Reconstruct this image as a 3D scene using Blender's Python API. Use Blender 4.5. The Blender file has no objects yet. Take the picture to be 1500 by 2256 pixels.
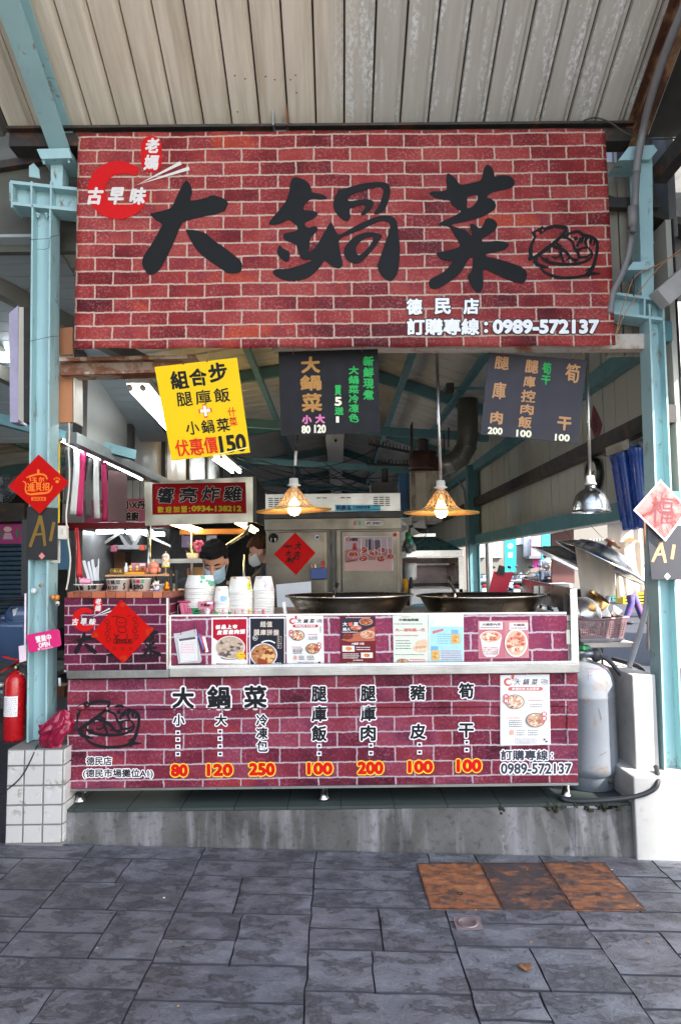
import bpy, bmesh, math, random
from mathutils import Vector, Matrix, noise
from mathutils.geometry import tessellate_polygon
R = math.radians
rnd = random.Random(11)
SC = bpy.context.scene
COL = SC.collection

# ------------------------------------------------------------------ camera
CAMP = Vector((0, 0, 1.38))
CROT = Matrix.Rotation(R(-0.25), 3, 'Z') @ Matrix.Rotation(R(90 + 4.574), 3, 'X') @ Matrix.Rotation(R(-0.66), 3, 'Z')
cam_d = bpy.data.cameras.new('camera')
cam_d.sensor_fit = 'HORIZONTAL'; cam_d.sensor_width = 36; cam_d.lens = 36.0
cam_d.clip_start = 0.05; cam_d.clip_end = 800
cam = bpy.data.objects.new('camera', cam_d); COL.objects.link(cam)
cam.matrix_world = Matrix.Translation(CAMP) @ CROT.to_4x4()
SC.camera = cam

# ------------------------------------------------------------------ world, sun, exposure
SUN_EL, SUN_AZ = 40.0, 30.0        # azimuth: degrees from +x towards -y
sdir = Vector((math.cos(R(SUN_EL)) * math.cos(R(SUN_AZ)), -math.cos(R(SUN_EL)) * math.sin(R(SUN_AZ)), math.sin(R(SUN_EL))))
W = bpy.data.worlds.new('World'); SC.world = W; W.use_nodes = True
nt = W.node_tree
sky = nt.nodes.new('ShaderNodeTexSky'); sky.sky_type = 'NISHITA'; sky.sun_disc = False
sky.sun_elevation = R(SUN_EL); sky.sun_rotation = math.atan2(sdir.x, sdir.y)
sky.air_density = 1.0; sky.dust_density = 1.5
hs = nt.nodes.new('ShaderNodeHueSaturation'); hs.inputs['Saturation'].default_value = .68     # thin high cloud whitens the blue
nt.links.new(sky.outputs[0], hs.inputs['Color']); nt.links.new(hs.outputs[0], nt.nodes['Background'].inputs[0])
nt.nodes['Background'].inputs[1].default_value = 0.15
sl = bpy.data.lights.new('sun', 'SUN'); sl.energy = 4.2; sl.angle = R(0.5); sl.color = (1, .95, .87)
so = bpy.data.objects.new('sun', sl); COL.objects.link(so); so.location = (6, -6, 9)
so.rotation_euler = (-sdir).to_track_quat('-Z', 'Y').to_euler()
SC.view_settings.view_transform = 'Standard'; SC.view_settings.look = 'None'
SC.view_settings.exposure = 2.25; SC.view_settings.gamma = 1
SC.render.engine = 'CYCLES'
SC.cycles.use_denoising = True
SC.cycles.max_bounces = 10; SC.cycles.diffuse_bounces = 6; SC.cycles.transparent_max_bounces = 12
SC.cycles.sample_clamp_indirect = 6
SC.cycles.caustics_reflective = False; SC.cycles.caustics_refractive = False

# ------------------------------------------------------------------ measuring: a photo point seen at depth Y, or at height z
def ray(px, py):
    return CROT @ Vector((px - 750, 1128 - py, -1500))
def P(px, py, Y):
    d = ray(px, py); return CAMP + d * (Y / d.y)
def G(px, py, z):
    d = ray(px, py); return CAMP + d * ((z - CAMP.z) / d.z)
def PXW(px, py, x):
    d = ray(px, py); return CAMP + d * ((x - CAMP.x) / d.x)
def lin(c):
    return tuple(((v / 255) / 12.92 if v / 255 <= .04045 else ((v / 255 + .055) / 1.055) ** 2.4) for v in c)

# ------------------------------------------------------------------ materials
MC = {}
def nodes(m):
    m.use_nodes = True; n = m.node_tree.nodes; b = n['Principled BSDF']; return m.node_tree, n, b
def N(t, typ, **kw):
    n = t.nodes.new(typ)
    for k, v in kw.items(): setattr(n, k, v)
    return n
def coords(t, kind='Object'):
    return N(t, 'ShaderNodeTexCoord').outputs[kind]
def noise_(t, vec, scale, detail=5, rough=.6, dist=0.0):
    n = N(t, 'ShaderNodeTexNoise'); n.inputs['Scale'].default_value = scale; n.inputs['Detail'].default_value = detail
    n.inputs['Roughness'].default_value = rough; n.inputs['Distortion'].default_value = dist
    if vec is not None: t.links.new(vec, n.inputs['Vector'])
    return n.outputs['Fac']
def ramp(t, fac, stops, interp='LINEAR'):
    r = N(t, 'ShaderNodeValToRGB'); r.color_ramp.interpolation = interp; e = r.color_ramp.elements
    while len(e) < len(stops): e.new(.5)
    for i, (p, c) in enumerate(stops):
        e[i].position = p; e[i].color = (*c, 1) if len(c) == 3 else c
    t.links.new(fac, r.inputs[0]); return r.outputs[0]
def mix(t, fac, a, b, mode='MIX'):
    m = N(t, 'ShaderNodeMix', data_type='RGBA', blend_type=mode)
    for s, v in (('Factor', fac), ('A', a), ('B', b)):
        sock = [i for i in m.inputs if i.name == s and (i.type == 'VALUE' if s == 'Factor' else i.type == 'RGBA')][0]
        if hasattr(v, 'is_linked'): t.links.new(v, sock)
        else: sock.default_value = v if s == 'Factor' else (*v, 1)
    return [o for o in m.outputs if o.type == 'RGBA'][0]
def math_(t, op, a, b=0.0, clamp=False):
    m = N(t, 'ShaderNodeMath', operation=op); m.use_clamp = clamp
    for i, v in enumerate((a, b)):
        if hasattr(v, 'is_linked'): t.links.new(v, m.inputs[i])
        else: m.inputs[i].default_value = v
    return m.outputs[0]
def mapv(t, vec, scale=(1, 1, 1), loc=(0, 0, 0), rot=(0, 0, 0)):
    m = N(t, 'ShaderNodeMapping'); m.inputs['Scale'].default_value = scale; m.inputs['Location'].default_value = loc
    m.inputs['Rotation'].default_value = rot; t.links.new(vec, m.inputs['Vector']); return m.outputs[0]
def bump(t, b, h, dist=.002, strength=.6):
    n = N(t, 'ShaderNodeBump'); n.inputs['Distance'].default_value = dist; n.inputs['Strength'].default_value = strength
    t.links.new(h, n.inputs['Height']); t.links.new(n.outputs[0], b.inputs['Normal'])
BW = lambda v: (v, v, v)

def M(col, rough=.5, metal=0.0, var=.18, scale=9.0, bmp=0.0, spots=None, spot_amt=.35, spot_scale=14.0, spec=.5, streak=None, name=None, coat=0):
    """painted / plastic / cloth surface: base colour with wear, optional spots of another colour (rust, dirt)."""
    key = ('M', col, rough, metal, var, scale, bmp, spots, spot_amt, spot_scale, spec, streak, coat)
    if key in MC: return MC[key]
    m = bpy.data.materials.new(name or 'surface'); t, n, b = nodes(m)
    c = lin(col); v = coords(t)
    if streak: v = mapv(t, v, streak)
    f = noise_(t, v, scale, 6, .65)
    out = ramp(t, f, [(.25, tuple(x * (1 - var) for x in c)), (.55, c), (.8, tuple(min(1, x * (1 + var * .6) + var * .012) for x in c))])
    if spots:
        g = noise_(t, v, spot_scale, 8, .7, .4)
        g = ramp(t, g, [(1 - spot_amt - .12, BW(0)), (1 - spot_amt, BW(1))])
        out = mix(t, g, out, lin(spots))
    t.links.new(out, b.inputs['Base Color'])
    b.inputs['Roughness'].default_value = rough; b.inputs['Metallic'].default_value = metal
    b.inputs['Specular IOR Level'].default_value = spec
    if coat: b.inputs['Coat Weight'].default_value = coat; b.inputs['Coat Roughness'].default_value = .1
    if var > .05:
        rr = ramp(t, noise_(t, v, scale * 2.3, 4), [(.3, BW(max(.02, rough - .12))), (.7, BW(min(1, rough + .12)))])
        t.links.new(rr, b.inputs['Roughness'])
    if bmp: bump(t, b, noise_(t, v, scale * 4, 5), bmp, .7)
    MC[key] = m; return m
def INK(*col, rough=.45):
    key = ('I', col, rough)
    if key in MC: return MC[key]
    m = bpy.data.materials.new('printed_ink'); t, n, b = nodes(m)
    c = lin(col); f = noise_(t, coords(t), 60, 3)
    t.links.new(ramp(t, f, [(.3, tuple(x * .93 for x in c)), (.7, tuple(min(1, x * 1.04) for x in c))]), b.inputs['Base Color'])
    b.inputs['Roughness'].default_value = rough; b.inputs['Specular IOR Level'].default_value = .14
    MC[key] = m; return m
def STEEL(col=(176, 176, 172), rough=.3, stretch=(1, 1, 30), dirt=None, key0='steel'):
    key = ('S', col, rough, stretch, dirt)
    if key in MC: return MC[key]
    m = bpy.data.materials.new('brushed_steel'); t, n, b = nodes(m); c = lin(col); v = coords(t)
    f = noise_(t, mapv(t, v, stretch), 14, 4); g = noise_(t, v, 3.5, 5)
    out = ramp(t, f, [(.3, tuple(x * .85 for x in c)), (.7, tuple(min(1, x * 1.08) for x in c))])
    if dirt: out = mix(t, ramp(t, g, [(.45, BW(0)), (.75, BW(.8))]), out, lin(dirt))
    t.links.new(out, b.inputs['Base Color']); b.inputs['Metallic'].default_value = 1
    t.links.new(ramp(t, g, [(.3, BW(max(.05, rough - .1))), (.7, BW(rough + .14))]), b.inputs['Roughness'])
    bump(t, b, noise_(t, v, 5, 2), .004, .25)
    MC[key] = m; return m
def EMIT(col, strength):
    key = ('E', col, strength)
    if key in MC: return MC[key]
    m = bpy.data.materials.new('lit_lamp'); t, n, b = nodes(m)
    b.inputs['Base Color'].default_value = (.9, .9, .9, 1)
    b.inputs['Emission Color'].default_value = (*lin(col), 1); b.inputs['Emission Strength'].default_value = strength
    MC[key] = m; return m
def CLEAR(col=(235, 240, 245), alpha=.25, rough=.1):
    key = ('C', col, alpha, rough)
    if key in MC: return MC[key]
    m = bpy.data.materials.new('clear_plastic'); t, n, b = nodes(m)
    b.inputs['Base Color'].default_value = (*lin(col), 1); b.inputs['Roughness'].default_value = rough
    b.inputs['Alpha'].default_value = alpha
    MC[key] = m; return m

def BRICK(bw, rh, mortar, cols, mcol, dust, dust_amt, off=(0, 0), smooth=.35, rough=.42, sub=.25):
    """a photographic brick-wall print on vinyl"""
    m = bpy.data.materials.new('brick_print_vinyl'); t, n, b = nodes(m)
    o = coords(t); s = N(t, 'ShaderNodeSeparateXYZ'); t.links.new(o, s.inputs[0])
    cb = N(t, 'ShaderNodeCombineXYZ'); t.links.new(s.outputs[0], cb.inputs[0]); t.links.new(s.outputs[2], cb.inputs[1])
    v = mapv(t, cb.outputs[0], loc=(off[0], off[1], 0))
    w1 = N(t, 'ShaderNodeTexNoise'); w1.inputs['Scale'].default_value = .9 / bw; w1.inputs['Detail'].default_value = 2; t.links.new(v, w1.inputs['Vector'])
    w2 = N(t, 'ShaderNodeTexNoise'); w2.inputs['Scale'].default_value = 9 / bw; w2.inputs['Detail'].default_value = 4; t.links.new(v, w2.inputs['Vector'])
    def sh(src, a):
        sb = N(t, 'ShaderNodeVectorMath', operation='SUBTRACT'); t.links.new(src.outputs['Color'], sb.inputs[0]); sb.inputs[1].default_value = (.5, .5, .5)
        sc = N(t, 'ShaderNodeVectorMath', operation='SCALE'); t.links.new(sb.outputs[0], sc.inputs[0]); sc.inputs['Scale'].default_value = a
        return sc.outputs[0]
    ad = N(t, 'ShaderNodeVectorMath', operation='ADD'); t.links.new(v, ad.inputs[0]); t.links.new(sh(w1, rh * .16), ad.inputs[1])
    ad2 = N(t, 'ShaderNodeVectorMath', operation='ADD'); t.links.new(ad.outputs[0], ad2.inputs[0]); t.links.new(sh(w2, rh * .12), ad2.inputs[1])
    br = N(t, 'ShaderNodeTexBrick'); t.links.new(ad2.outputs[0], br.inputs['Vector'])
    br.inputs['Scale'].default_value = 1; br.inputs['Brick Width'].default_value = bw; br.inputs['Row Height'].default_value = rh
    br.inputs['Mortar Size'].default_value = mortar; br.inputs['Mortar Smooth'].default_value = smooth
    br.inputs['Color1'].default_value = (0, 0, 0, 1); br.inputs['Color2'].default_value = (1, 1, 1, 1); br.inputs['Mortar'].default_value = (.5, .5, .5, 1)
    br.inputs['Bias'].default_value = 0; br.offset = .5
    k = len(cols)
    fine = noise_(t, v, 14 / bw, 8, .75); mid = noise_(t, v, 2.6 / bw, 5, .6)
    wide = noise_(t, v, .42 / bw, 3, .5)
    fac = math_(t, 'ADD', math_(t, 'ADD', .2, math_(t, 'MULTIPLY', br.outputs['Color'], .6)), math_(t, 'ADD', math_(t, 'MULTIPLY', math_(t, 'SUBTRACT', mid, .5), sub), math_(t, 'MULTIPLY', math_(t, 'SUBTRACT', wide, .5), 1.6)))
    bc = ramp(t, fac, [((i + .5) / k, lin(c)) for i, c in enumerate(cols)])
    bc = mix(t, math_(t, 'MULTIPLY', ramp(t, fine, [(.3, BW(1)), (.6, BW(0))]), .38), bc, tuple(x * .5 for x in lin(cols[0])))
    dn = math_(t, 'MULTIPLY', ramp(t, fine, [(.5, BW(0)), (.72, BW(1))]), ramp(t, noise_(t, v, 1.3 / bw, 3), [(.38, BW(.05)), (.62, BW(1))]))
    bc = mix(t, math_(t, 'MULTIPLY', dn, dust_amt), bc, lin(dust))
    mc = mix(t, ramp(t, fine, [(.35, BW(0)), (.6, BW(1))]), tuple(x * .62 for x in lin(mcol)), lin(mcol))
    out = mix(t, br.outputs['Fac'], bc, mc)
    # brick and mortar colours belong to the photograph on the vinyl
    t.links.new(out, b.inputs['Base Color'])
    b.inputs['Roughness'].default_value = rough; b.inputs['Specular IOR Level'].default_value = .12
    bump(t, b, noise_(t, v, 7, 2), .004, .25)
    return m

# ------------------------------------------------------------------ mesh builder
WLOC = {}
class MB:
    def __init__(s): s.v = []; s.f = []; s.m = []; s.mats = []; s.sm = []
    def mi(s, mat):
        if mat not in s.mats: s.mats.append(mat)
        return s.mats.index(mat)
    def add(s, vs, fs, mat, smooth=False):
        o = len(s.v); s.v += [Vector(q) for q in vs]; i = s.mi(mat)
        for f in fs: s.f.append(tuple(o + k for k in f)); s.m.append(i); s.sm.append(smooth)
    def box(s, a, b, mat):
        x0, x1 = sorted((a[0], b[0])); y0, y1 = sorted((a[1], b[1])); z0, z1 = sorted((a[2], b[2]))
        s.add([(x0, y0, z0), (x1, y0, z0), (x1, y1, z0), (x0, y1, z0), (x0, y0, z1), (x1, y0, z1), (x1, y1, z1), (x0, y1, z1)],
              [(0, 3, 2, 1), (4, 5, 6, 7), (0, 1, 5, 4), (1, 2, 6, 5), (2, 3, 7, 6), (3, 0, 4, 7)], mat)
    def hexa(s, lo, hi, mat):      # two quads (lists of 4 points)
        s.add(list(lo) + list(hi), [(0, 3, 2, 1), (4, 5, 6, 7), (0, 1, 5, 4), (1, 2, 6, 5), (2, 3, 7, 6), (3, 0, 4, 7)], mat)
    def slab(s, quad, d, mat):     # a quad pushed back by vector d
        q = [Vector(p) for p in quad]; d = Vector(d); s.hexa(q, [p + d for p in q], mat)
    def beam(s, a, b, w, h, mat, up=(0, 0, 1)):   # rectangular bar from a to b
        a, b = Vector(a), Vector(b); d = (b - a).normalized(); u = Vector(up)
        r = d.cross(u).normalized(); u = r.cross(d).normalized(); r *= w / 2; u *= h / 2
        s.hexa([a - r - u, a + r - u, a + r + u, a - r + u], [b - r - u, b + r - u, b + r + u, b - r + u], mat)
    def tube(s, path, r, mat, n=8, cap=True, smooth=True):
        path = [Vector(p) for p in path]; k = len(path); rs = r if isinstance(r, (list, tuple)) else [r] * k
        vs, fs = [], []; pn = None
        for i, p in enumerate(path):
            d = (path[min(i + 1, k - 1)] - path[max(i - 1, 0)]).normalized()
            if pn is None: pn = d.orthogonal().normalized()
            pn = (pn - d * pn.dot(d)).normalized(); bn = d.cross(pn)
            for j in range(n):
                a = 2 * math.pi * j / n; vs.append(p + (pn * math.cos(a) + bn * math.sin(a)) * rs[i])
        for i in range(k - 1):
            for j in range(n): fs.append((i * n + j, i * n + (j + 1) % n, (i + 1) * n + (j + 1) % n, (i + 1) * n + j))
        if cap: fs += [tuple(range(n))[::-1], tuple((k - 1) * n + j for j in range(n))]
        s.add(vs, fs, mat, smooth)
    def lathe(s, prof, c, mat, n=24, smooth=True, axis=None, a0=0, a1=2 * math.pi):
        c = Vector(c); vs, fs = [], []; full = abs(a1 - a0 - 2 * math.pi) < 1e-6; cnt = n if full else n + 1
        q = Vector((0, 0, 1)).rotation_difference(Vector(axis)) if axis else None
        for r, z in prof:
            for j in range(cnt):
                a = a0 + (a1 - a0) * j / n; p = Vector((r * math.cos(a), r * math.sin(a), z))
                vs.append(c + (q @ p if q else p))
        for i in range(len(prof) - 1):
            for j in range(n if full else n):
                k = (j + 1) % cnt; fs.append((i * cnt + j, i * cnt + k, (i + 1) * cnt + k, (i + 1) * cnt + j))
        s.add(vs, fs, mat, smooth)
    def ball(s, c, r, mat, n=14, q=None):
        if not isinstance(r, (tuple, list)): r = (r, r, r)
        c = Vector(c); vs, fs = [], []; h = max(6, n // 2)
        for i in range(h + 1):
            ph = math.pi * i / h
            for j in range(n):
                a = 2 * math.pi * j / n; p = Vector((r[0] * math.sin(ph) * math.cos(a), r[1] * math.sin(ph) * math.sin(a), r[2] * math.cos(ph)))
                vs.append(c + (q @ p if q else p))
        for i in range(h):
            for j in range(n): fs.append((i * n + j, (i + 1) * n + j, (i + 1) * n + (j + 1) % n, i * n + (j + 1) % n))
        s.add(vs, fs, mat, True)
    def grid(s, fn, nu, nv, mat, smooth=True):
        vs = [fn(i / nu, j / nv) for j in range(nv + 1) for i in range(nu + 1)]
        fs = [(j * (nu + 1) + i, j * (nu + 1) + i + 1, (j + 1) * (nu + 1) + i + 1, (j + 1) * (nu + 1) + i) for j in range(nv) for i in range(nu)]
        s.add(vs, fs, mat, smooth)
    def poly(s, loops, mat):
        loops = [[Vector(p) for p in l] for l in loops]
        tr = tessellate_polygon(loops); flat = [p for l in loops for p in l]
        s.add(flat, tr, mat)
    # ---- result
    def obj(s, name, parent=None, loc=None, bev=0, seg=2, weld=False, solid=0, disp=None):
        me = bpy.data.meshes.new(name)
        if loc is None: loc = WLOC[parent.name] if parent else (Vector((sum(v.x for v in s.v) / len(s.v), sum(v.y for v in s.v) / len(s.v), min(v.z for v in s.v))) if s.v else Vector())
        loc = Vector(loc)
        me.from_pydata([v - loc for v in s.v], [], s.f)
        for m in s.mats: me.materials.append(m)
        me.polygons.foreach_set('material_index', s.m); me.polygons.foreach_set('use_smooth', s.sm)
        bm = bmesh.new(); bm.from_mesh(me)
        if weld: bmesh.ops.remove_doubles(bm, verts=bm.verts, dist=1e-5)
        if not getattr(s, 'flat', False): bmesh.ops.recalc_face_normals(bm, faces=bm.faces)
        bm.to_mesh(me); bm.free()
        o = bpy.data.objects.new(name, me); COL.objects.link(o)
        if parent:
            o.parent = parent; o.location = loc - WLOC[parent.name]
        else: o.location = loc
        WLOC[o.name] = loc
        if solid:
            q = o.modifiers.new('thickness', 'SOLIDIFY'); q.thickness = solid
        if bev:
            q = o.modifiers.new('bevel', 'BEVEL'); q.width = bev; q.segments = seg; q.limit_method = 'ANGLE'; q.angle_limit = R(40)
        return o
    def thing(s, name, label, cat, group=None, kind=None, loc=None, **kw):
        return tag(s.obj(name, loc=loc, **kw), label, cat, group, kind)
def tag(o, label=None, cat=None, group=None, kind=None):
    if label: o['label'] = label
    if cat: o['category'] = cat
    if group: o['group'] = group
    if kind: o['kind'] = kind
    return o
def thing(name, label, cat, loc, group=None, kind=None):
    o = bpy.data.objects.new(name, None); COL.objects.link(o); o.location = loc; o.empty_display_size = .1
    WLOC[o.name] = Vector(loc); return tag(o, label, cat, group, kind)
KIDS = {}
def copy_tree(o, loc=None, rot=None, label=None, parent=None):
    c = o.copy(); COL.objects.link(c)
    if parent: c.parent = parent
    for ch in [q for q in COL.objects if q.parent == o]: copy_tree(ch, parent=c)
    if loc is not None: c.location = loc; WLOC[c.name] = Vector(loc)
    if rot is not None: c.rotation_euler = rot
    if label: c['label'] = label
    return c

# ------------------------------------------------------------------ printing: lettering and pictures as thin ink films on a board
GLY = {}
def glyphs(txt, res=3):
    if (txt, res) in GLY: return GLY[txt, res]
    c = bpy.data.curves.new('lettering', 'FONT'); c.body = txt; c.size = 1; c.resolution_u = res
    o = bpy.data.objects.new('lettering', c); COL.objects.link(o)
    me = bpy.data.meshes.new_from_object(o.evaluated_get(bpy.context.evaluated_depsgraph_get()))
    vs = [(v.co.x, v.co.y) for v in me.vertices]; fs = [tuple(p.vertices) for p in me.polygons]
    bpy.data.objects.remove(o); bpy.data.curves.remove(c); bpy.data.meshes.remove(me)
    x0 = min(v[0] for v in vs); x1 = max(v[0] for v in vs); y0 = min(v[1] for v in vs); y1 = max(v[1] for v in vs)
    GLY[txt, res] = (vs, fs, (x0, y0, x1, y1)); return GLY[txt, res]
def smooth_loop(pts, it=2):
    for _ in range(it):
        q = []
        for i, p in enumerate(pts):
            n = pts[(i + 1) % len(pts)]
            q += [(p[0] * .75 + n[0] * .25, p[1] * .75 + n[1] * .25), (p[0] * .25 + n[0] * .75, p[1] * .25 + n[1] * .75)]
        pts = q
    return pts
def smooth_line(pts, it=2):
    for _ in range(it):
        q = [pts[0]]
        for p, n in zip(pts[:-1], pts[1:]):
            q += [(p[0] * .75 + n[0] * .25, p[1] * .75 + n[1] * .25), (p[0] * .25 + n[0] * .75, p[1] * .25 + n[1] * .75)]
        pts = q + [pts[-1]]
    return pts
class Print(MB):
    """ink on a board; input in photo points, or in rect units carried to a quad"""
    flat = True
    STEP = 6e-5
    def __init__(s, Y, rect=None, quad=None, mapf=None, k0=4):
        MB.__init__(s); s.Y = Y; s.k = k0; s.rect = rect; s.quad = quad; s.mapf = mapf
    def w(s, x, y, k=None):
        k = s.k if k is None else k
        if s.mapf: return s.mapf(x, y, k * s.STEP)
        if s.quad:
            x0, y0, x1, y1 = s.rect; u = (x - x0) / (x1 - x0); v = (y - y0) / (y1 - y0); a, b, c, d = s.quad
            x = (a[0] * (1 - u) + b[0] * u) * (1 - v) + (d[0] * (1 - u) + c[0] * u) * v
            y = (a[1] * (1 - u) + b[1] * u) * (1 - v) + (d[1] * (1 - u) + c[1] * u) * v
        return P(x, y, s.Y - k * s.STEP)
    def shape(s, loops, mat, sm=0):
        s.k += 1
        if sm: loops = [smooth_loop(l, sm) for l in loops]
        tr = tessellate_polygon([[Vector((p[0], p[1], 0)) for p in l] for l in loops])
        s.add([s.w(*p) for l in loops for p in l], tr, mat)
    def rect_(s, x0, y0, x1, y1, mat, r=0):
        if r:
            pts = []
            for cx, cy, a in ((x1 - r, y0 + r, -90), (x1 - r, y1 - r, 0), (x0 + r, y1 - r, 90), (x0 + r, y0 + r, 180)):
                pts += [(cx + r * math.cos(R(a + t)), cy + r * math.sin(R(a + t))) for t in (0, 30, 60, 90)]
        else: pts = [(x0, y0), (x1, y0), (x1, y1), (x0, y1)]
        s.shape([pts], mat)
    def frame_(s, x0, y0, x1, y1, w, mat):
        s.shape([[(x0, y0), (x1, y0), (x1, y1), (x0, y1)], [(x0 + w, y0 + w), (x1 - w, y0 + w), (x1 - w, y1 - w), (x0 + w, y1 - w)]], mat)
    def disc(s, cx, cy, rx, ry, mat, hole=0, n=28, wob=0):
        def lp(f):
            return [(cx + rx * f * math.cos(2 * math.pi * i / n) * (1 + wob * rnd.uniform(-1, 1)), cy + ry * f * math.sin(2 * math.pi * i / n) * (1 + wob * rnd.uniform(-1, 1))) for i in range(n)]
        s.shape([lp(1)] + ([lp(hole)] if hole else []), mat)
    def line(s, pts, w, mat, sm=1):
        s.k += 1
        ws = w if isinstance(w, (list, tuple)) else [w] * len(pts)
        if sm:
            q = smooth_line(list(pts), sm); n = len(q)
            ws = [ws[min(len(ws) - 1, int(i * len(ws) / n))] for i in range(n)]; pts = q
        L, Rr = [], []
        for i, p in enumerate(pts):
            a = pts[max(0, i - 1)]; b = pts[min(len(pts) - 1, i + 1)]
            dx, dy = b[0] - a[0], b[1] - a[1]; l = math.hypot(dx, dy) or 1; nx, ny = -dy / l * ws[i] / 2, dx / l * ws[i] / 2
            L.append((p[0] + nx, p[1] + ny)); Rr.append((p[0] - nx, p[1] - ny))
        n = len(pts); s.add([s.w(*p) for p in L + Rr], [(i, i + 1, n + i + 1, n + i) for i in range(n - 1)], mat)
    def text(s, txt, x0, y0, x1, y1, mat, bold=0, out=0, omat=None, rot=0, shear=0, keep=False, wob=0, res=3):
        vs, fs, (a, b, c, d) = glyphs(txt, res)
        sx = (x1 - x0 - 2 * bold) / max(1e-6, c - a); sy = (y1 - y0 - 2 * bold) / max(1e-6, d - b)
        if keep: sx = sy = min(sx, sy)
        mx, my = (x0 + x1) / 2, (y0 + y1) / 2; ux, uy = (a + c) / 2, (b + d) / 2
        cr, sr = math.cos(R(rot)), math.sin(R(rot)); base = []
        for v in vs:
            px = (v[0] - ux) * sx; py = -(v[1] - uy) * sy; px -= shear * py
            if wob:
                px += wob * noise.noise((v[0] * 2.3, v[1] * 2.3, 1.7)); py += wob * noise.noise((v[0] * 2.3, v[1] * 2.3, 9.1))
            base.append((mx + px * cr - py * sr, my + px * sr + py * cr))
        def stamp(r, n, m):
            for i in range(n):
                s.k += .34; t = 2 * math.pi * i / n + .3
                s.add([s.w(p[0] + r * math.cos(t), p[1] + r * math.sin(t)) for p in base], fs, m)
        if out: stamp(bold + out, 12, omat)
        if bold: stamp(bold, 8 if bold > 1.2 else 6, mat)
        s.k += .5; s.add([s.w(*p) for p in base], fs, mat)
    def column(s, txt, x0, y0, x1, y1, mat, gap=.1, **kw):
        n = len(txt); h = (y1 - y0) / (n + gap * (n - 1))
        for i, ch in enumerate(txt): s.text(ch, x0, y0 + i * h * (1 + gap), x1, y0 + i * h * (1 + gap) + h, mat, **kw)
    def rows(s, x0, y0, x1, y1, n, mat, w=1.2, seed=1):
        """rows of small print"""
        q = random.Random(seed)
        for i in range(n):
            y = y0 + (y1 - y0) * (i + .5) / n; x = x0
            while x < x1 - 2:
                l = q.uniform(1.8, 3.4); l = min(l, x1 - x); s.k += 0
                s.add([s.w(x, y - w), s.w(x + l, y - w), s.w(x + l, y + w), s.w(x, y + w)], [(0, 1, 2, 3)], mat); x += l + q.uniform(.9, 1.6)
        s.k += 1
BLACK = INK(20, 20, 20); WHITE = INK(232, 230, 228); REDI = INK(196, 18, 20)

def pslab(px, Y, th, mat, mb=None):
    """a board whose photo outline px (list of points) stands at depth Y with thickness th"""
    mb = mb or MB(); f = [P(x, y, Y) for x, y in px]; b = [p + Vector((0, th, 0)) for p in f]; n = len(f)
    tr = tessellate_polygon([f])
    mb.add(f + b, [tuple(t) for t in tr] + [tuple(n + i for i in t)[::-1] for t in tr] + [(i, (i + 1) % n, n + (i + 1) % n, n + i) for i in range(n)], mat)
    return mb
# ================================================================== the setting
YP, YB, YS = 3.08, 3.12, 3.10          # platform front, counter front, banner depth
gl, gr = P(135, 1859, YP), P(1400, 1889, YP)
def gz(x):
    t = (x - gl.x) / (gr.x - gl.x); t = max(-.25, min(1.2, t)); return gl.z + (gr.z - gl.z) * t
ZP = P(712, 1779, YP).z; ZH = .07      # platform top; hall floor
TEAL = M((154, 188, 191), .45, var=.16, scale=4, spots=(112, 84, 62), spot_amt=.30, spot_scale=15, bmp=.0006, streak=(1, 1, .5))
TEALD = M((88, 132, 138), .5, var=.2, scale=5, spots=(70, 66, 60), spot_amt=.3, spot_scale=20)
RUST = M((122, 72, 46), .75, var=.3, scale=9, spots=(178, 160, 140), spot_amt=.42, spot_scale=6, bmp=.001)
RUSTD = M((84, 52, 34), .75, var=.4, scale=9, spots=(150, 112, 78), spot_amt=.4, spot_scale=5, bmp=.001)
DARKST = M((52, 48, 44), .6, var=.3, scale=9, spots=(96, 58, 38), spot_amt=.34, spot_scale=8)
CREAM = M((206, 200, 186), .5, var=.14, scale=4)
GALV = M((150, 152, 150), .42, metal=.6, var=.2, scale=7)
CONDUIT = M((122, 120, 120), .5, var=.12)

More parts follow.
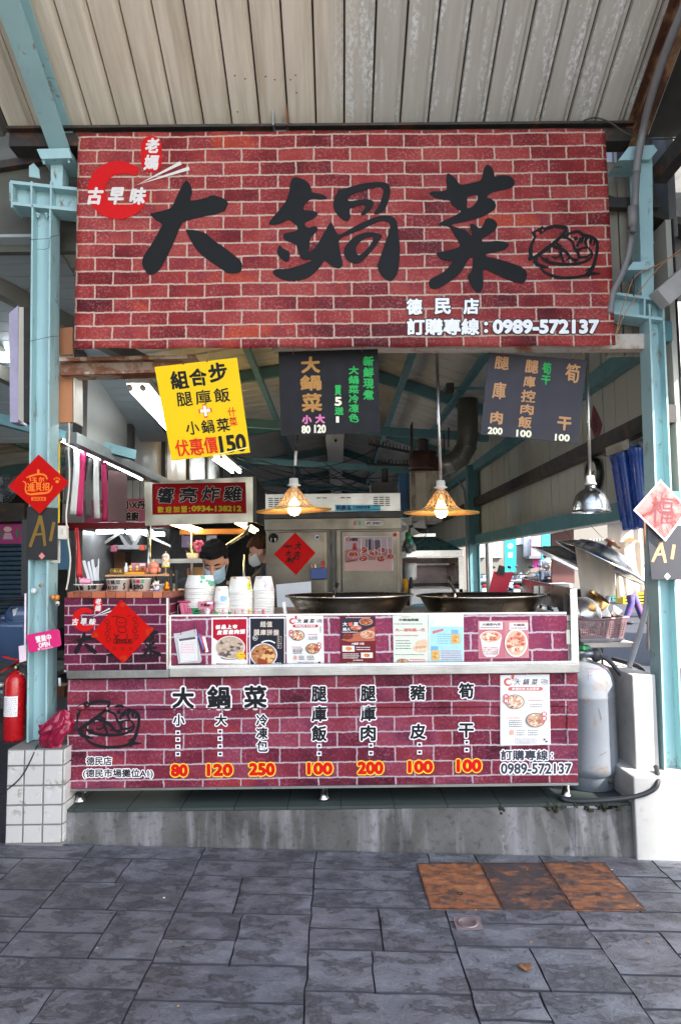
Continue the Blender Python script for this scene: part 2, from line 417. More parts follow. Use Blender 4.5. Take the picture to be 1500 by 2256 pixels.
def stamped():
    m = bpy.data.materials.new('stamped_concrete'); t, n, b = nodes(m); o = coords(t)
    geo = N(t, 'ShaderNodeNewGeometry'); rnd_ = geo.outputs['Random Per Island']
    cb = N(t, 'ShaderNodeCombineXYZ'); t.links.new(math_(t, 'MULTIPLY', rnd_, 37), cb.inputs[0]); t.links.new(math_(t, 'MULTIPLY', rnd_, 91), cb.inputs[1])
    ad = N(t, 'ShaderNodeVectorMath', operation='ADD'); t.links.new(o, ad.inputs[0]); t.links.new(cb.outputs[0], ad.inputs[1]); v = ad.outputs[0]
    big = noise_(t, o, 1.3, 6, .6, .3); mid = noise_(t, v, 7, 9, .66, .15); fine = noise_(t, o, 90, 6, .72)
    slate = noise_(t, mapv(t, v, (1, 1.7, 1), rot=(0, 0, .35)), 6.5, 13, .7, .25); grit = noise_(t, v, 26, 12, .78)
    c = ramp(t, mid, [(.32, lin((74, 77, 86))), (.5, lin((94, 98, 108))), (.7, lin((114, 119, 130)))])
    c = mix(t, .3, c, ramp(t, rnd_, [(0, lin((70, 72, 82))), (1, lin((122, 126, 136)))]))
    c = mix(t, ramp(t, big, [(.45, BW(0)), (.7, BW(.45))]), c, lin((92, 82, 84)))
    pm = ramp(t, slate, [(.515, BW(0)), (.545, BW(1))]); gm = ramp(t, grit, [(.44, BW(.15)), (.54, BW(1))])
    c = mix(t, math_(t, 'MULTIPLY', math_(t, 'MULTIPLY', pm, gm), .75), c, lin((46, 48, 55)))
    c = mix(t, ramp(t, slate, [(.40, BW(.35)), (.44, BW(0))]), c, lin((136, 139, 148)))
    c = mix(t, ramp(t, grit, [(.64, BW(0)), (.72, BW(.5))]), c, lin((160, 161, 166)))
    c = mix(t, ramp(t, fine, [(.64, BW(0)), (.76, BW(.4))]), c, lin((60, 60, 64)))
    t.links.new(c, b.inputs['Base Color'])
    t.links.new(ramp(t, mid, [(.3, BW(.48)), (.7, BW(.3))]), b.inputs['Roughness']); b.inputs['Specular IOR Level'].default_value = .5
    h = math_(t, 'ADD', math_(t, 'MULTIPLY', pm, -.35), math_(t, 'ADD', math_(t, 'MULTIPLY', slate, .8), math_(t, 'ADD', math_(t, 'MULTIPLY', grit, .5), math_(t, 'MULTIPLY', fine, .12))))
    bump(t, b, h, .02, 1.0); return m
STAMP = stamped()
GROOVE = M((52, 54, 61), .8, var=.3, scale=20, bmp=.001)
def build_ground():
    g = MB()
    xl = [-60, -1.9, -1.5, 0, 1.5, 1.75, 60]; yl = [-40, .3, 3.3, 60]
    g.add([(x, y, gz(x) - .011) for y in yl for x in xl], [(j * 7 + i, j * 7 + i + 1, j * 7 + i + 8, j * 7 + i + 7) for j in range(3) for i in range(6)], GROOVE)
    PV = M((158, 156, 152), .8, var=.15, scale=2)
    for x0_, x1_, y0_, y1_ in ((-60, 60, -40, .24), (-60, -4.2, .24, 3.2), (4.2, 60, .24, 3.2)): g.add([(x0_, y0_, gz(x0_) - .002), (x1_, y0_, gz(x1_) - .002), (x1_, y1_, gz(x1_) - .002), (x0_, y1_, gz(x0_) - .002)] if x0_ * x1_ > 0 else [(x, y, gz(x) - .002) for y in (y0_, y1_) for x in (-60, -1.9, 1.75, 60)], [(0, 1, 2, 3)] if x0_ * x1_ > 0 else [(0, 1, 5, 4), (1, 2, 6, 5), (2, 3, 7, 6)], PV)
    x0 = G(305, 2256, .07).x; wd = .482; q = random.Random(5)
    def stone(a, b, c, d):
        def edge(p, r):
            n = max(2, int((Vector(r) - Vector(p)).length / .05)); return [(p[0] + (r[0] - p[0]) * i / n, p[1] + (r[1] - p[1]) * i / n) for i in range(n)]
        e = .0015; a += e; c -= e; b += e; d -= e
        lp = edge((a, b), (c, b)) + edge((c, b), (c, d)) + edge((c, d), (a, d)) + edge((a, d), (a, b))
        mx, my = (a + c) / 2, (b + d) / 2; h = q.uniform(-.001, .0015); o = []; i_ = []
        for x, y in lp:
            j = .006 * noise.noise((x * 14, y * 14, 3)); x += j; y += .006 * noise.noise((x * 14, y * 14, 8))
            k = .0008 + .0022 * abs(noise.noise((x * 22, y * 22, 5))); ky = k * 2.0 + .0015
            xi = x + (k if x < mx else -k) * (1 if abs(x - mx) > (c - a) * .49 or True else 0); yi = y + (ky if y < my else -ky)
            o.append((x, y, gz(x) - .011)); i_.append((xi, yi, gz(xi) + h))
        n = len(lp); g.add(o + i_, [(k, (k + 1) % n, n + (k + 1) % n, n + k) for k in range(n)], GROOVE); g.add(i_, [tuple(range(n))], STAMP)
    for col in range(-8, 9):
        a = x0 + col * wd; y = .25 + q.uniform(0, .3)
        while y < YP - .02:
            t = q.choice('ABCACA'); h = {'A': q.uniform(.13, .18), 'B': q.uniform(.19, .26), 'C': q.uniform(.25, .33)}[t]
            h = min(h, YP - .004 - y); m = a + wd * q.choice((.42, .5, .5, .58))
            if YP - .004 - y - h < .07: h = YP - .004 - y
            if t == 'A' or h < .2: stone(a, y, a + wd, y + h)
            elif t == 'B': stone(a, y, m, y + h); stone(m, y, a + wd, y + h)
            else:
                k = y + h * q.uniform(.45, .55)
                if q.random() < .5: stone(a, y, m, y + h); stone(m, y, a + wd, k); stone(m, k, a + wd, y + h)
                else: stone(m, y, a + wd, y + h); stone(a, y, m, k); stone(a, k, m, y + h)
            y += h
    g.thing('ground', 'dark grey stamped concrete pavement in a slate slab pattern', 'pavement', kind='structure', loc=(0, 0, 0))
build_ground()

def concrete(base=(84, 83, 80), dark=(54, 53, 52), light=(112, 111, 110)):
    m = bpy.data.materials.new('worn_concrete'); t, n, b = nodes(m); v = coords(t)
    a = noise_(t, v, 2.2, 6, .6, .5); f = noise_(t, v, 26, 7, .7); s = noise_(t, mapv(t, v, (7, 7, .8)), 1.6, 5, .6)
    c = ramp(t, a, [(.32, lin(dark)), (.5, lin(base)), (.7, lin(light))])
    c = mix(t, ramp(t, s, [(.5, BW(0)), (.7, BW(.45))]), c, lin((176, 172, 178)))
    c = mix(t, ramp(t, f, [(.33, BW(.6)), (.47, BW(0))]), c, tuple(x * .55 for x in lin(dark)))
    cr = N(t, 'ShaderNodeTexVoronoi', feature='DISTANCE_TO_EDGE'); cr.inputs['Scale'].default_value = 1.7
    ad = N(t, 'ShaderNodeVectorMath', operation='ADD'); t.links.new(v, ad.inputs[0])
    nn = N(t, 'ShaderNodeTexNoise'); nn.inputs['Scale'].default_value = 6; nn.inputs['Detail'].default_value = 6; t.links.new(v, nn.inputs['Vector'])
    sc = N(t, 'ShaderNodeVectorMath', operation='SCALE'); sc.inputs['Scale'].default_value = .35; t.links.new(nn.outputs['Color'], sc.inputs[0]); t.links.new(sc.outputs[0], ad.inputs[1])
    t.links.new(ad.outputs[0], cr.inputs['Vector'])
    c = mix(t, math_(t, 'MULTIPLY', ramp(t, cr.outputs['Distance'], [(.0, BW(1)), (.008, BW(0))]), ramp(t, a, [(.58, BW(0)), (.66, BW(.6))])), c, lin((150, 148, 146)))
    t.links.new(c, b.inputs['Base Color']); b.inputs['Roughness'].default_value = .85
    bump(t, b, f, .003, .6); return m
CONC = concrete()
def tilemat(w, h, col, grout, var=.08, rough=.35, mort=.004, flat='xy', dirt=None):
    m = bpy.data.materials.new('glazed_tile'); t, n, b = nodes(m); o = coords(t)
    s = N(t, 'ShaderNodeSeparateXYZ'); t.links.new(o, s.inputs[0]); cb = N(t, 'ShaderNodeCombineXYZ')
    t.links.new(s.outputs['xyz'.index(flat[0])], cb.inputs[0]); t.links.new(s.outputs['xyz'.index(flat[1])], cb.inputs[1])
    br = N(t, 'ShaderNodeTexBrick'); br.offset = 0; t.links.new(cb.outputs[0], br.inputs['Vector']); br.inputs['Scale'].default_value = 1
    br.inputs['Brick Width'].default_value = w; br.inputs['Row Height'].default_value = h; br.inputs['Mortar Size'].default_value = mort; br.inputs['Mortar Smooth'].default_value = .1
    c = lin(col); br.inputs['Color1'].default_value = (*[x * (1 - var) for x in c], 1); br.inputs['Color2'].default_value = (*[min(1, x * (1 + var)) for x in c], 1)
    br.inputs['Mortar'].default_value = (*lin(grout), 1)
    f = noise_(t, o, 6, 6, .65)
    out = mix(t, ramp(t, f, [(.5, BW(0)), (.75, BW(.45))]), br.outputs['Color'], lin(dirt or (110, 104, 96)))
    t.links.new(out, b.inputs['Base Color']); t.links.new(ramp(t, br.outputs['Fac'], [(0, BW(rough)), (1, BW(.9))]), b.inputs['Roughness'])
    bump(t, b, math_(t, 'SUBTRACT', 1, br.outputs['Fac']), .002, .8); return m
# raised platform the stall stands on, with its tiled top
pf = MB()
a, c = P(137, 1785, YP), P(1397, 1770, YP)
def platform():
    k = thing('concrete_platform', 'stained grey concrete step under the brick print food counter', 'platform', (0, YP, 0))
    m = MB(); n = 48; top = []; q = random.Random(3)
    for i in range(n + 1):
        x = a.x + (c.x - a.x) * i / n; z = a.z + (c.z - a.z) * i / n
        chip = 0
        if i in (41, 42, 44, 45, 46): chip = q.uniform(.012, .028)
        top.append((x, z - .012 - chip))
    vs = [(x, YP + (.02 if i in (41, 42, 44, 45, 46) else 0) + .002 * noise.noise((x * 5, 1, 1)), z) for i, (x, z) in enumerate(top)] + [(x, YP + .002 * noise.noise((x * 5, 0, 1)), gz(x) - .03) for x, z in top]
    m.add(vs, [(i, i + 1, n + 2 + i, n + 1 + i) for i in range(n)], CONC)
    m.obj('front_face', k)
    t = MB()
    t.hexa([(a.x, YP + .005, a.z - .012), (c.x, YP + .005, c.z - .012), (c.x, 4.1, c.z - .012), (a.x, 4.1, a.z - .012)],
           [(a.x, YP + .005, a.z), (c.x, YP + .005, c.z), (c.x, 4.1, c.z), (a.x, 4.1, a.z)], tilemat(.234, .3, (52, 62, 60), (40, 44, 42), dirt=(38, 38, 36), rough=.7))
    t.obj('tiled_top', k)
    h = MB(); p = P(1106, 1786, YP)
    for j in range(7):
        r = .006 + .004 * q.random(); h.ball((p.x + q.uniform(-.012, .012), YP + .003, p.z + q.uniform(-.014, .014)), (r, .004, r), M((34, 32, 28), .9, var=.4), 8)
    h.obj('broken_hole', k)
    s = MB()
    for j in range(46):
        x = a.x + (c.x - a.x) * q.choice((.855, .87, .905, .92, .94, .965, .98)) + q.uniform(-.03, .03); z = a.z + (c.z - a.z) * .92 - q.uniform(.0, .035)
        r = q.uniform(.004, .012); s.ball((x, YP + .012, z), (r, .014, r * .8), M((58, 58, 40), .95, var=.5, scale=40), 7)
    s.obj('moss', k)
platform()
fl = MB(); fl.box((-6, 4.1, -.05), (2.0, 30, ZH), M((52, 54, 54), .5, var=.25, scale=3)); fl.box((-6, 3.43, -.05), (-1.40, 4.1, ZH + .06), M((36, 38, 38), .5, var=.25, scale=3))
fl.thing('hall_floor', 'dim grey concrete floor of the market hall', 'floor', kind='structure')

# white tiled plinth under the column beside the counter
def plinths():
    y = 3.05
    k = thing('tiled_plinth', 'white square tiled plinth carrying a pale blue steel column', 'plinth', P(78, 1855, y))
    m = MB(); tl, tr, bl, br = P(12, 1652, y), P(146, 1646, y), P(12, 1856, y), P(135, 1857, y)
    xr = P(138, 1750, y).x
    m.hexa([(bl.x, y, gz(bl.x) - .02), (xr, y, gz(xr) - .02), (xr, 3.42, gz(xr) - .02), (bl.x, 3.42, gz(bl.x) - .02)],
           [(bl.x, y, tl.z), (xr, y, tl.z - .002), (xr, 3.42, tl.z - .002), (bl.x, 3.42, tl.z)], M((126, 126, 122), .8, var=.2, bmp=.001))
    m.obj('core', k)
    t = MB(); w = (xr - bl.x); cols = [0, .125 / .37 * .92, .66, 1.0]; h = tl.z - gz(bl.x); rows = [0, .43 * .46, .36, .55, .75, .98]
    WT = M((198, 196, 192), .22, var=.1, scale=5, spots=(112, 102, 88), spot_amt=.31, spot_scale=11, spec=.6)
    rows = [0.0, .17, .38, .585, .79, .985]
    for i in range(3):
        for j in range(5):
            x0 = bl.x + w * cols[i] + .004; x1 = bl.x + w * cols[i + 1] - .004; z0 = tl.z - h * rows[j + 1] + .004; z1 = tl.z - h * rows[j] - .004
            t.box((x0, y - .007, z0), (x1, y + .001, z1), WT)
    for j in range(5):
        for i in range(3):
            z0 = tl.z - h * rows[j + 1] + .004; z1 = tl.z - h * rows[j] - .004
            t.box((xr - .001, y + .004 + i * .12, z0), (xr + .007, y + .116 + i * .12, z1), WT)
    t.obj('tiles', k, bev=.0015)
    m = MB(); ylo = 3.05
    k = thing('white_plinth', 'worn white painted concrete plinth at the sunlit column foot', 'plinth', P(1450, 1885, ylo))
    WP = M((176, 174, 170), .7, var=.1, scale=5, spots=(150, 146, 140), spot_amt=.3, spot_scale=12, bmp=.0015)
    x0 = P(1399, 1800, ylo).x; zt = P(1440, 1712, ylo).z
    m.box((x0, ylo, gz(x0) - .04), (2.2, 3.5, zt), WP); m.obj('block', k, bev=.006)
    k = thing('white_pier', 'low white painted concrete pier beside the gas cylinder', 'pier', P(1420, 1735, 3.16))
    m = MB(); x0, x1 = P(1397, 1600, 3.16).x, P(1449, 1600, 3.16).x
    m.box((x0, 3.16, ZP), (x1, 3.95, P(1420, 1487, 3.16).z), WP); m.obj('block', k, bev=.006)
plinths()

# rusty hatch plates and the round drain cover in the pavement
def hatch():
    def hm(amt, sd):
        m = bpy.data.materials.new('rusty_plate'); t, n, b = nodes(m); v = mapv(t, coords(t), loc=(sd, sd * 2, 0))
        f = noise_(t, mapv(t, v, (1, 2.2, 1)), 9, 15, .84, .0); g = noise_(t, v, 40, 5)
        pc = ramp(t, g, [(.3, lin((44, 38, 40))), (.7, lin((66, 59, 62)))])
        rc = ramp(t, noise_(t, v, 16, 6), [(.3, lin((104, 62, 38))), (.55, lin((136, 84, 50))), (.75, lin((160, 118, 82)))])
        msk = ramp(t, f, [(amt - .03, BW(0)), (amt + .03, BW(1))]); t.links.new(mix(t, msk, pc, rc), b.inputs['Base Color'])
        t.links.new(ramp(t, msk, [(0, BW(.4)), (1, BW(.85))]), b.inputs['Roughness'])
        bump(t, b, math_(t, 'ADD', math_(t, 'MULTIPLY', msk, -.6), math_(t, 'MULTIPLY', g, .3)), .002, .7); return m
    edges = [((918, 1903), (1056, 1902), (1108, 2005), (948, 2004)), ((1058, 1902), (1195, 1902), (1263, 2006), (1110, 2005)), ((1197, 1902), (1331, 1901), (1424, 2006), (1266, 2006))]
    lab = ['rusty steel hatch plate nearest the round drain, mostly orange rust', 'rusty steel hatch plate between two others, dark paint left at its top', 'rusty steel hatch plate at the sunny end of the row of three']
    for i, e in enumerate(edges):
        pts = [G(x, y, .062 + .0) for x, y in e]; pts = [Vector((p.x, p.y, gz(p.x) + .004)) for p in pts]; pts = [G(x, y, p.z) for (x, y), p in zip(e, pts)]
        k = thing('hatch_plate', lab[i], 'hatch plate', sum(pts, Vector()) / 4, 'rusty hatch plates set in the pavement')
        m = MB(); m.hexa([p - Vector((0, 0, .012)) for p in pts], pts, hm((.46, .53, .48)[i], i * 7.3)); m.obj('plate', k, bev=.0015)
        m = MB(); cc = sum(pts, Vector()) / 4; q_ = [p.lerp(cc, .035) for p in pts]; up = Vector((0, 0, .0012)); m.add([p + up for p in pts + q_], [(j, (j + 1) % 4, 4 + (j + 1) % 4, 4 + j) for j in range(4)], M((50, 42, 40), .5, var=.4, scale=30, spots=(120, 70, 40), spot_amt=.4, spot_scale=30)); m.obj('worn_edge', k)
        m = MB(); c = pts[0] * .25 + pts[1] * .25 + pts[2] * .25 + pts[3] * .25 + (pts[3] - pts[0]) * .2
        m.lathe([(.012, .0015), (.012, .0025), (.008, .003), (.006, -.002), (0, -.002)], c, DARKST, 14); m.obj('lifting_hole', k)
    c = G(1030, 2036, gz(.4)); c.z = gz(c.x) + .0035
    k = thing('floor_drain', 'small round metal drain cover let into the slate pavement', 'drain cover', c)
    DR = M((134, 122, 124), .4, metal=.5, var=.2, scale=14)
    m = MB(); m.box(c - Vector((.046, .042, .002)), c + Vector((.046, .042, .0015)), M((112, 100, 102), .6, var=.2)); m.obj('frame', k)
    m = MB(); m.lathe([(.036, .0015), (.036, .004), (.031, .0045), (.030, .003), (.0, .003)], c, DR, 28); m.obj('lid', k)
    m = MB(); [m.lathe([(.004, .003), (.003, .0045), (0, .0045)], c + Vector((s * .022, 0, 0)), DARKST, 10) for s in (-1, 1)]; m.obj('screws', k)
hatch()

# ================================================================== roofs and frame
SL = .535
ze = P(750, 271, 3.2).z
def canopy():
    k = thing('canopy_roof', 'beige corrugated metal canopy sheet over the brick print banner', 'canopy roof', (0, 3.2, ze))
    m = bpy.data.materials.new('aged_beige_sheet'); t, n, b = nodes(m); v = coords(t)
    s = N(t, 'ShaderNodeSeparateXYZ'); t.links.new(v, s.inputs[0])
    lng = noise_(t, mapv(t, v, (6, .5, .5)), 4, 6, .6); f = noise_(t, mapv(t, v, (1, .6, .6)), 70, 5, .7); a = noise_(t, v, 2, 4)
    c = ramp(t, lng, [(.3, lin((196, 184, 164))), (.6, lin((222, 212, 194)))])
    c = mix(t, ramp(t, noise_(t, mapv(t, v, (9, .35, .35)), 3, 5, .6), [(.55, BW(0)), (.75, BW(.45))]), c, lin((150, 128, 104)))
    xm = ramp(t, math_(t, 'ADD', s.outputs[0], math_(t, 'MULTIPLY', a, .5)), [(.2, BW(0)), (.45, BW(1))])
    greyed = mix(t, xm, c, mix(t, .55, c, lin((176, 178, 176))))
    flake = math_(t, 'MULTIPLY', math_(t, 'MULTIPLY', ramp(t, f, [(.46, BW(0)), (.56, BW(1))]), ramp(t, noise_(t, mapv(t, v, (7, .8, .8)), 2.6, 4), [(.5, BW(0)), (.62, BW(1))])), xm)
    c = mix(t, flake, greyed, lin((232, 234, 232)))
    t.links.new(c, b.inputs['Base Color']); b.inputs['Roughness'].default_value = .5
    sheet = MB(); x = -1.60; prof = []; pt = .1385
    while x < 1.5:
        prof += [(x, 0), (x + .098, 0), (x + .112, .015), (x + .125, .016), (x + .127, .042), (x + .1345, .042), (x + .1370, .0)]; x += pt
    prof.append((x, 0)); ys = [3.26, 2.9, 2.5, 2.0, 1.4, .9]
    vs = [(px, y, ze + (3.2 - y) * SL + pz) for y in ys for px, pz in prof]; w = len(prof)
    sheet.add(vs, [(j * w + i, j * w + i + 1, (j + 1) * w + i + 1, (j + 1) * w + i) for j in range(len(ys) - 1) for i in range(w - 1)], m)
    sheet.obj('corrugated_sheet', k, solid=.0012)
    sc = MB(); DK = M((60, 38, 26), .7)
    for px, py in ((517, 165), (540, 172), (563, 172), (585, 167), (605, 174), (640, 174), (651, 164), (653, 203), (523, 245)):
        p = None
        for i in range(400):
            y = 2.6 + i * .002; q = P(px, py, y)
            if q.z <= ze + (3.2 - y) * SL: p = q; break
        if p: sc.ball(p - Vector((0, 0, .001)), (.0034, .0034, .002), DK, 8)
    sc.obj('nails', k)
    dk = MB(); nrm = Vector((0, SL, 1)).normalized()
    # upper cover over the sheet so no sky shows through the overlaps
    dk.hexa([(-1.62, 3.27, ze + .03 - .07 * SL), (1.56, 3.27, ze + .03 - .07 * SL), (1.56, .88, ze + .03 + 2.32 * SL), (-1.62, .88, ze + .03 + 2.32 * SL)],
            [(-1.62, 3.27, ze + .06 - .07 * SL), (1.56, 3.27, ze + .06 - .07 * SL), (1.56, .88, ze + .06 + 2.32 * SL), (-1.62, .88, ze + .06 + 2.32 * SL)], DARKST)
    dk.obj('upper_layer', k)
    br = MB(); p = P(619, 262, 3.17)
    br.box((p.x - .04, 3.14, P(600, 283, 3.17).z), (p.x - .032, 3.22, P(600, 234, 3.17).z), GALV); br.box((p.x + .028, 3.14, P(600, 283, 3.17).z), (p.x + .036, 3.22, P(600, 234, 3.17).z), RUST)
    br.box((p.x - .04, 3.2, P(600, 283, 3.17).z), (p.x + .036, 3.206, P(600, 236, 3.17).z), GALV); br.obj('hanger_bracket', k)
    e = MB(); e.box((-1.6, 3.205, ze - .10), (1.5, 3.30, ze - .012), DARKST); e.box((-1.6, 3.17, ze - .03), (1.5, 3.205, ze - .016), DARKST)
    e.thing('eave_beam', 'dark rusty eave beam between canopy roof and banner top', 'beam', bev=.003)
    # the neighbouring bay's roof, beyond the rafter, in a darker colour
    r = MB(); prof = []; x = -5.2
    while x < -1.64: prof += [(x, 0), (x + .15, 0), (x + .16, .02), (x + .19, .02)]; x += .2
    w = len(prof); vs = [(px, y, ze + .02 + (3.2 - y) * SL + pz) for y in (3.26, 2.4, .9) for px, pz in prof]
    r.add(vs, [(j * w + i, j * w + i + 1, (j + 1) * w + i + 1, (j + 1) * w + i) for j in range(2) for i in range(w - 1)], M((92, 90, 80), .55, var=.2, scale=3))
    r.thing('neighbour_roof', 'darker corrugated roof of the bay next to the rafter', 'roof', solid=.0015)
canopy()
def rafters():
    for x, mt, lab, xx in ((-1.335, TEAL, 'pale turquoise steel rafter rising above the column with the red paper', .1), (1.485, RUSTD, 'rusty peeling steel rafter beside the grey conduit', .07)):
        k = thing('roof_rafter', lab, 'rafter', (x, 3.24, ze), 'roof rafters')
        a_, b_ = Vector((x, 3.3, ze - .02 - .1 * SL)), Vector((x, 1.0, ze - .02 + 2.2 * SL)); u = Vector((0, SL, 1)).normalized()
        for nm, off, w, h in (('bottom_flange', -.115, xx, .008), ('web', -.06, .008, .1), ('top_flange', -.006, xx, .008)):
            m = MB(); m.beam(a_ + u * off, b_ + u * off, w, h, mt, up=u); m.obj(nm, k)
rafters()
m = MB(); m.hexa([(1.57, 3.3, ze - .02), (3.3, 3.3, ze - .02), (3.3, .9, ze + 1.28), (1.57, .9, ze + 1.28)], [(1.57, 3.3, ze), (3.3, 3.3, ze), (3.3, .9, ze + 1.3), (1.57, .9, ze + 1.3)], M((70, 68, 64), .6, var=.2)); m.thing('outer_roof', 'dark underside of the roof strip beyond the rusty rafter', 'roof')
m = MB(); m.box((-5.3, 3.36, 3.0), (-1.2, 3.4, ze + .1), M((84, 84, 76), .6, var=.25)); m.thing('bay_fascia', 'dim olive grey fascia board over the next bay', 'fascia')
m = MB(); m.box((1.5, 3.44, 2.75), (3.3, 3.48, ze + .1), M((66, 64, 60), .6, var=.25)); m.thing('end_fascia', 'dark fascia board behind the sunlit column head', 'fascia')

def hcol(name, label, tops, bots, Y, mt, side):
    """H column: web faces the viewer, flanges run back; px of the two front edges at top and bottom"""
    k = thing(name, label, 'column', P((bots[0] + bots[1]) / 2, bots[2], Y), 'pale turquoise steel columns of the stall front')
    a0, a1 = P(tops[0], tops[2], Y), P(tops[1], tops[3], Y); b0, b1 = P(bots[0], bots[2], Y), P(bots[1], bots[3], Y)
    d = Vector((0, .11, 0)); t = .009
    for nm, p, q, s in (('flange', a0, b0, 1), ('flange', a1, b1, -1)):
        m = MB(); e = Vector((t * s, 0, 0)); m.hexa([q, q + e, q + e + d, q + d], [p, p + e, p + e + d, p + d], mt); m.obj(nm, k, bev=.0015)
    m = MB(); o = Vector((t, .05, 0)); o2 = Vector((-t, .05, 0)); w = Vector((0, .007, 0))
    m.hexa([b0 + o, b1 + o2, b1 + o2 + w, b0 + o + w], [a0 + o, a1 + o2, a1 + o2 + w, a0 + o + w], mt); m.obj('web', k)
    return k
def boltrow(mb, pts, mt):
    for p in pts: mb.lathe([(.011, 0), (.011, -.008), (.006, -.009), (.006, -.02), (0, -.02)], p, mt, 6, smooth=False)
def columns():
    Y = 3.14
    k = hcol('steel_column', 'pale turquoise H column standing on the white tiled plinth', (69, 112, 450, 455), (58, 103, 1637, 1634), Y, TEAL, 1)
    # joint at its head: a stub of cross beam with stiffeners
    m = MB(); z = lambda x, y, yy=Y: P(x, y, yy)
    def plate(px, yy, dep): return pslab(px, yy, dep, TEAL)
    pslab([(20, 400), (190, 420), (190, 462), (20, 442)], Y + .05, .006, TEAL).obj('joint_web', k)
    m = MB(); pslab([(22, 396), (190, 414), (190, 421), (22, 403)], Y, .11, TEAL, m); pslab([(26, 443), (190, 460), (190, 467), (26, 450)], Y, .11, TEAL, m); m.obj('joint_flanges', k)
    m = MB()
    for x0 in (24, 67, 110): pslab([(x0, 398), (x0 + 4, 398), (x0 + 4, 456), (x0, 456)], Y + .001, .1, TEAL, m)
    m.obj('stiffeners', k)
    m = MB(); pslab([(111, 352), (138, 350), (138, 412), (112, 410)], Y + .02, .075, TEAL, m); m.obj('stub', k, bev=.002)
    m = MB(); pslab([(80, 327), (152, 325), (158, 347), (90, 349)], Y - .03, .16, TEAL, m); m.obj('cap_plate', k, bev=.002)
    m = MB(); boltrow(m, [P(x, y, Y - .01) for x, y in ((97, 352), (152, 350))], TEAL); boltrow(m, [P(x, 470, Y + .03) for x in (84, 103)], TEAL); m.obj('bolts', k)
    m = MB(); pslab([(64, 365), (74, 358), (86, 372), (88, 392), (64, 388)], Y + .04, .006, TEAL, m); m.obj('gusset', k)
    m = MB(); q = lambda *l: [P(x, y, Y - .004) for x, y in l]
    m.tube(q((66, 527), (110, 525), (113, 520), (130, 518)), .0012, DARKST, 5); m.tube(q((66, 751), (85, 747), (112, 741), (128, 740)), .0012, DARKST, 5); m.tube(q((82, 548), (98, 549), (108, 545), (109, 528)), .001, DARKST, 5)
    m.obj('tie_wire', k)
    k = hcol('steel_column', 'sunlit pale turquoise H column standing on the worn white plinth', (1429, 1463, 668, 672), (1464, 1508, 1722, 1724), Y, TEAL, -1)
    m = MB(); pslab([(1300, 642), (1462, 668), (1462, 705), (1300, 680)], Y + .05, .006, TEAL, m); m.obj('joint_web', k)
    m = MB(); pslab([(1300, 634), (1462, 658), (1462, 664), (1300, 640)], Y, .11, TEAL, m); pslab([(1300, 678), (1464, 700), (1464, 706), (1300, 684)], Y, .11, TEAL, m); m.obj('joint_flanges', k)
    m = MB()
    for x0 in (1418, 1460): pslab([(x0, 655), (x0 + 4, 656), (x0 + 4, 702), (x0, 700)], Y + .001, .1, TEAL, m)
    m.obj('stiffeners', k)
    m = MB(); pslab([(1405, 340), (1437, 338), (1441, 660), (1414, 656)], Y + .01, .1, TEAL, m); m.obj('stub', k, bev=.002)
    m = MB(); pslab([(1362, 352), (1385, 322), (1440, 318), (1448, 330), (1432, 350)], Y - .02, .14, TEAL, m); pslab([(1380, 594), (1395, 576), (1440, 575), (1441, 584), (1425, 593)], Y - .03, .14, TEAL, m); m.obj('cap_plate', k)
columns()
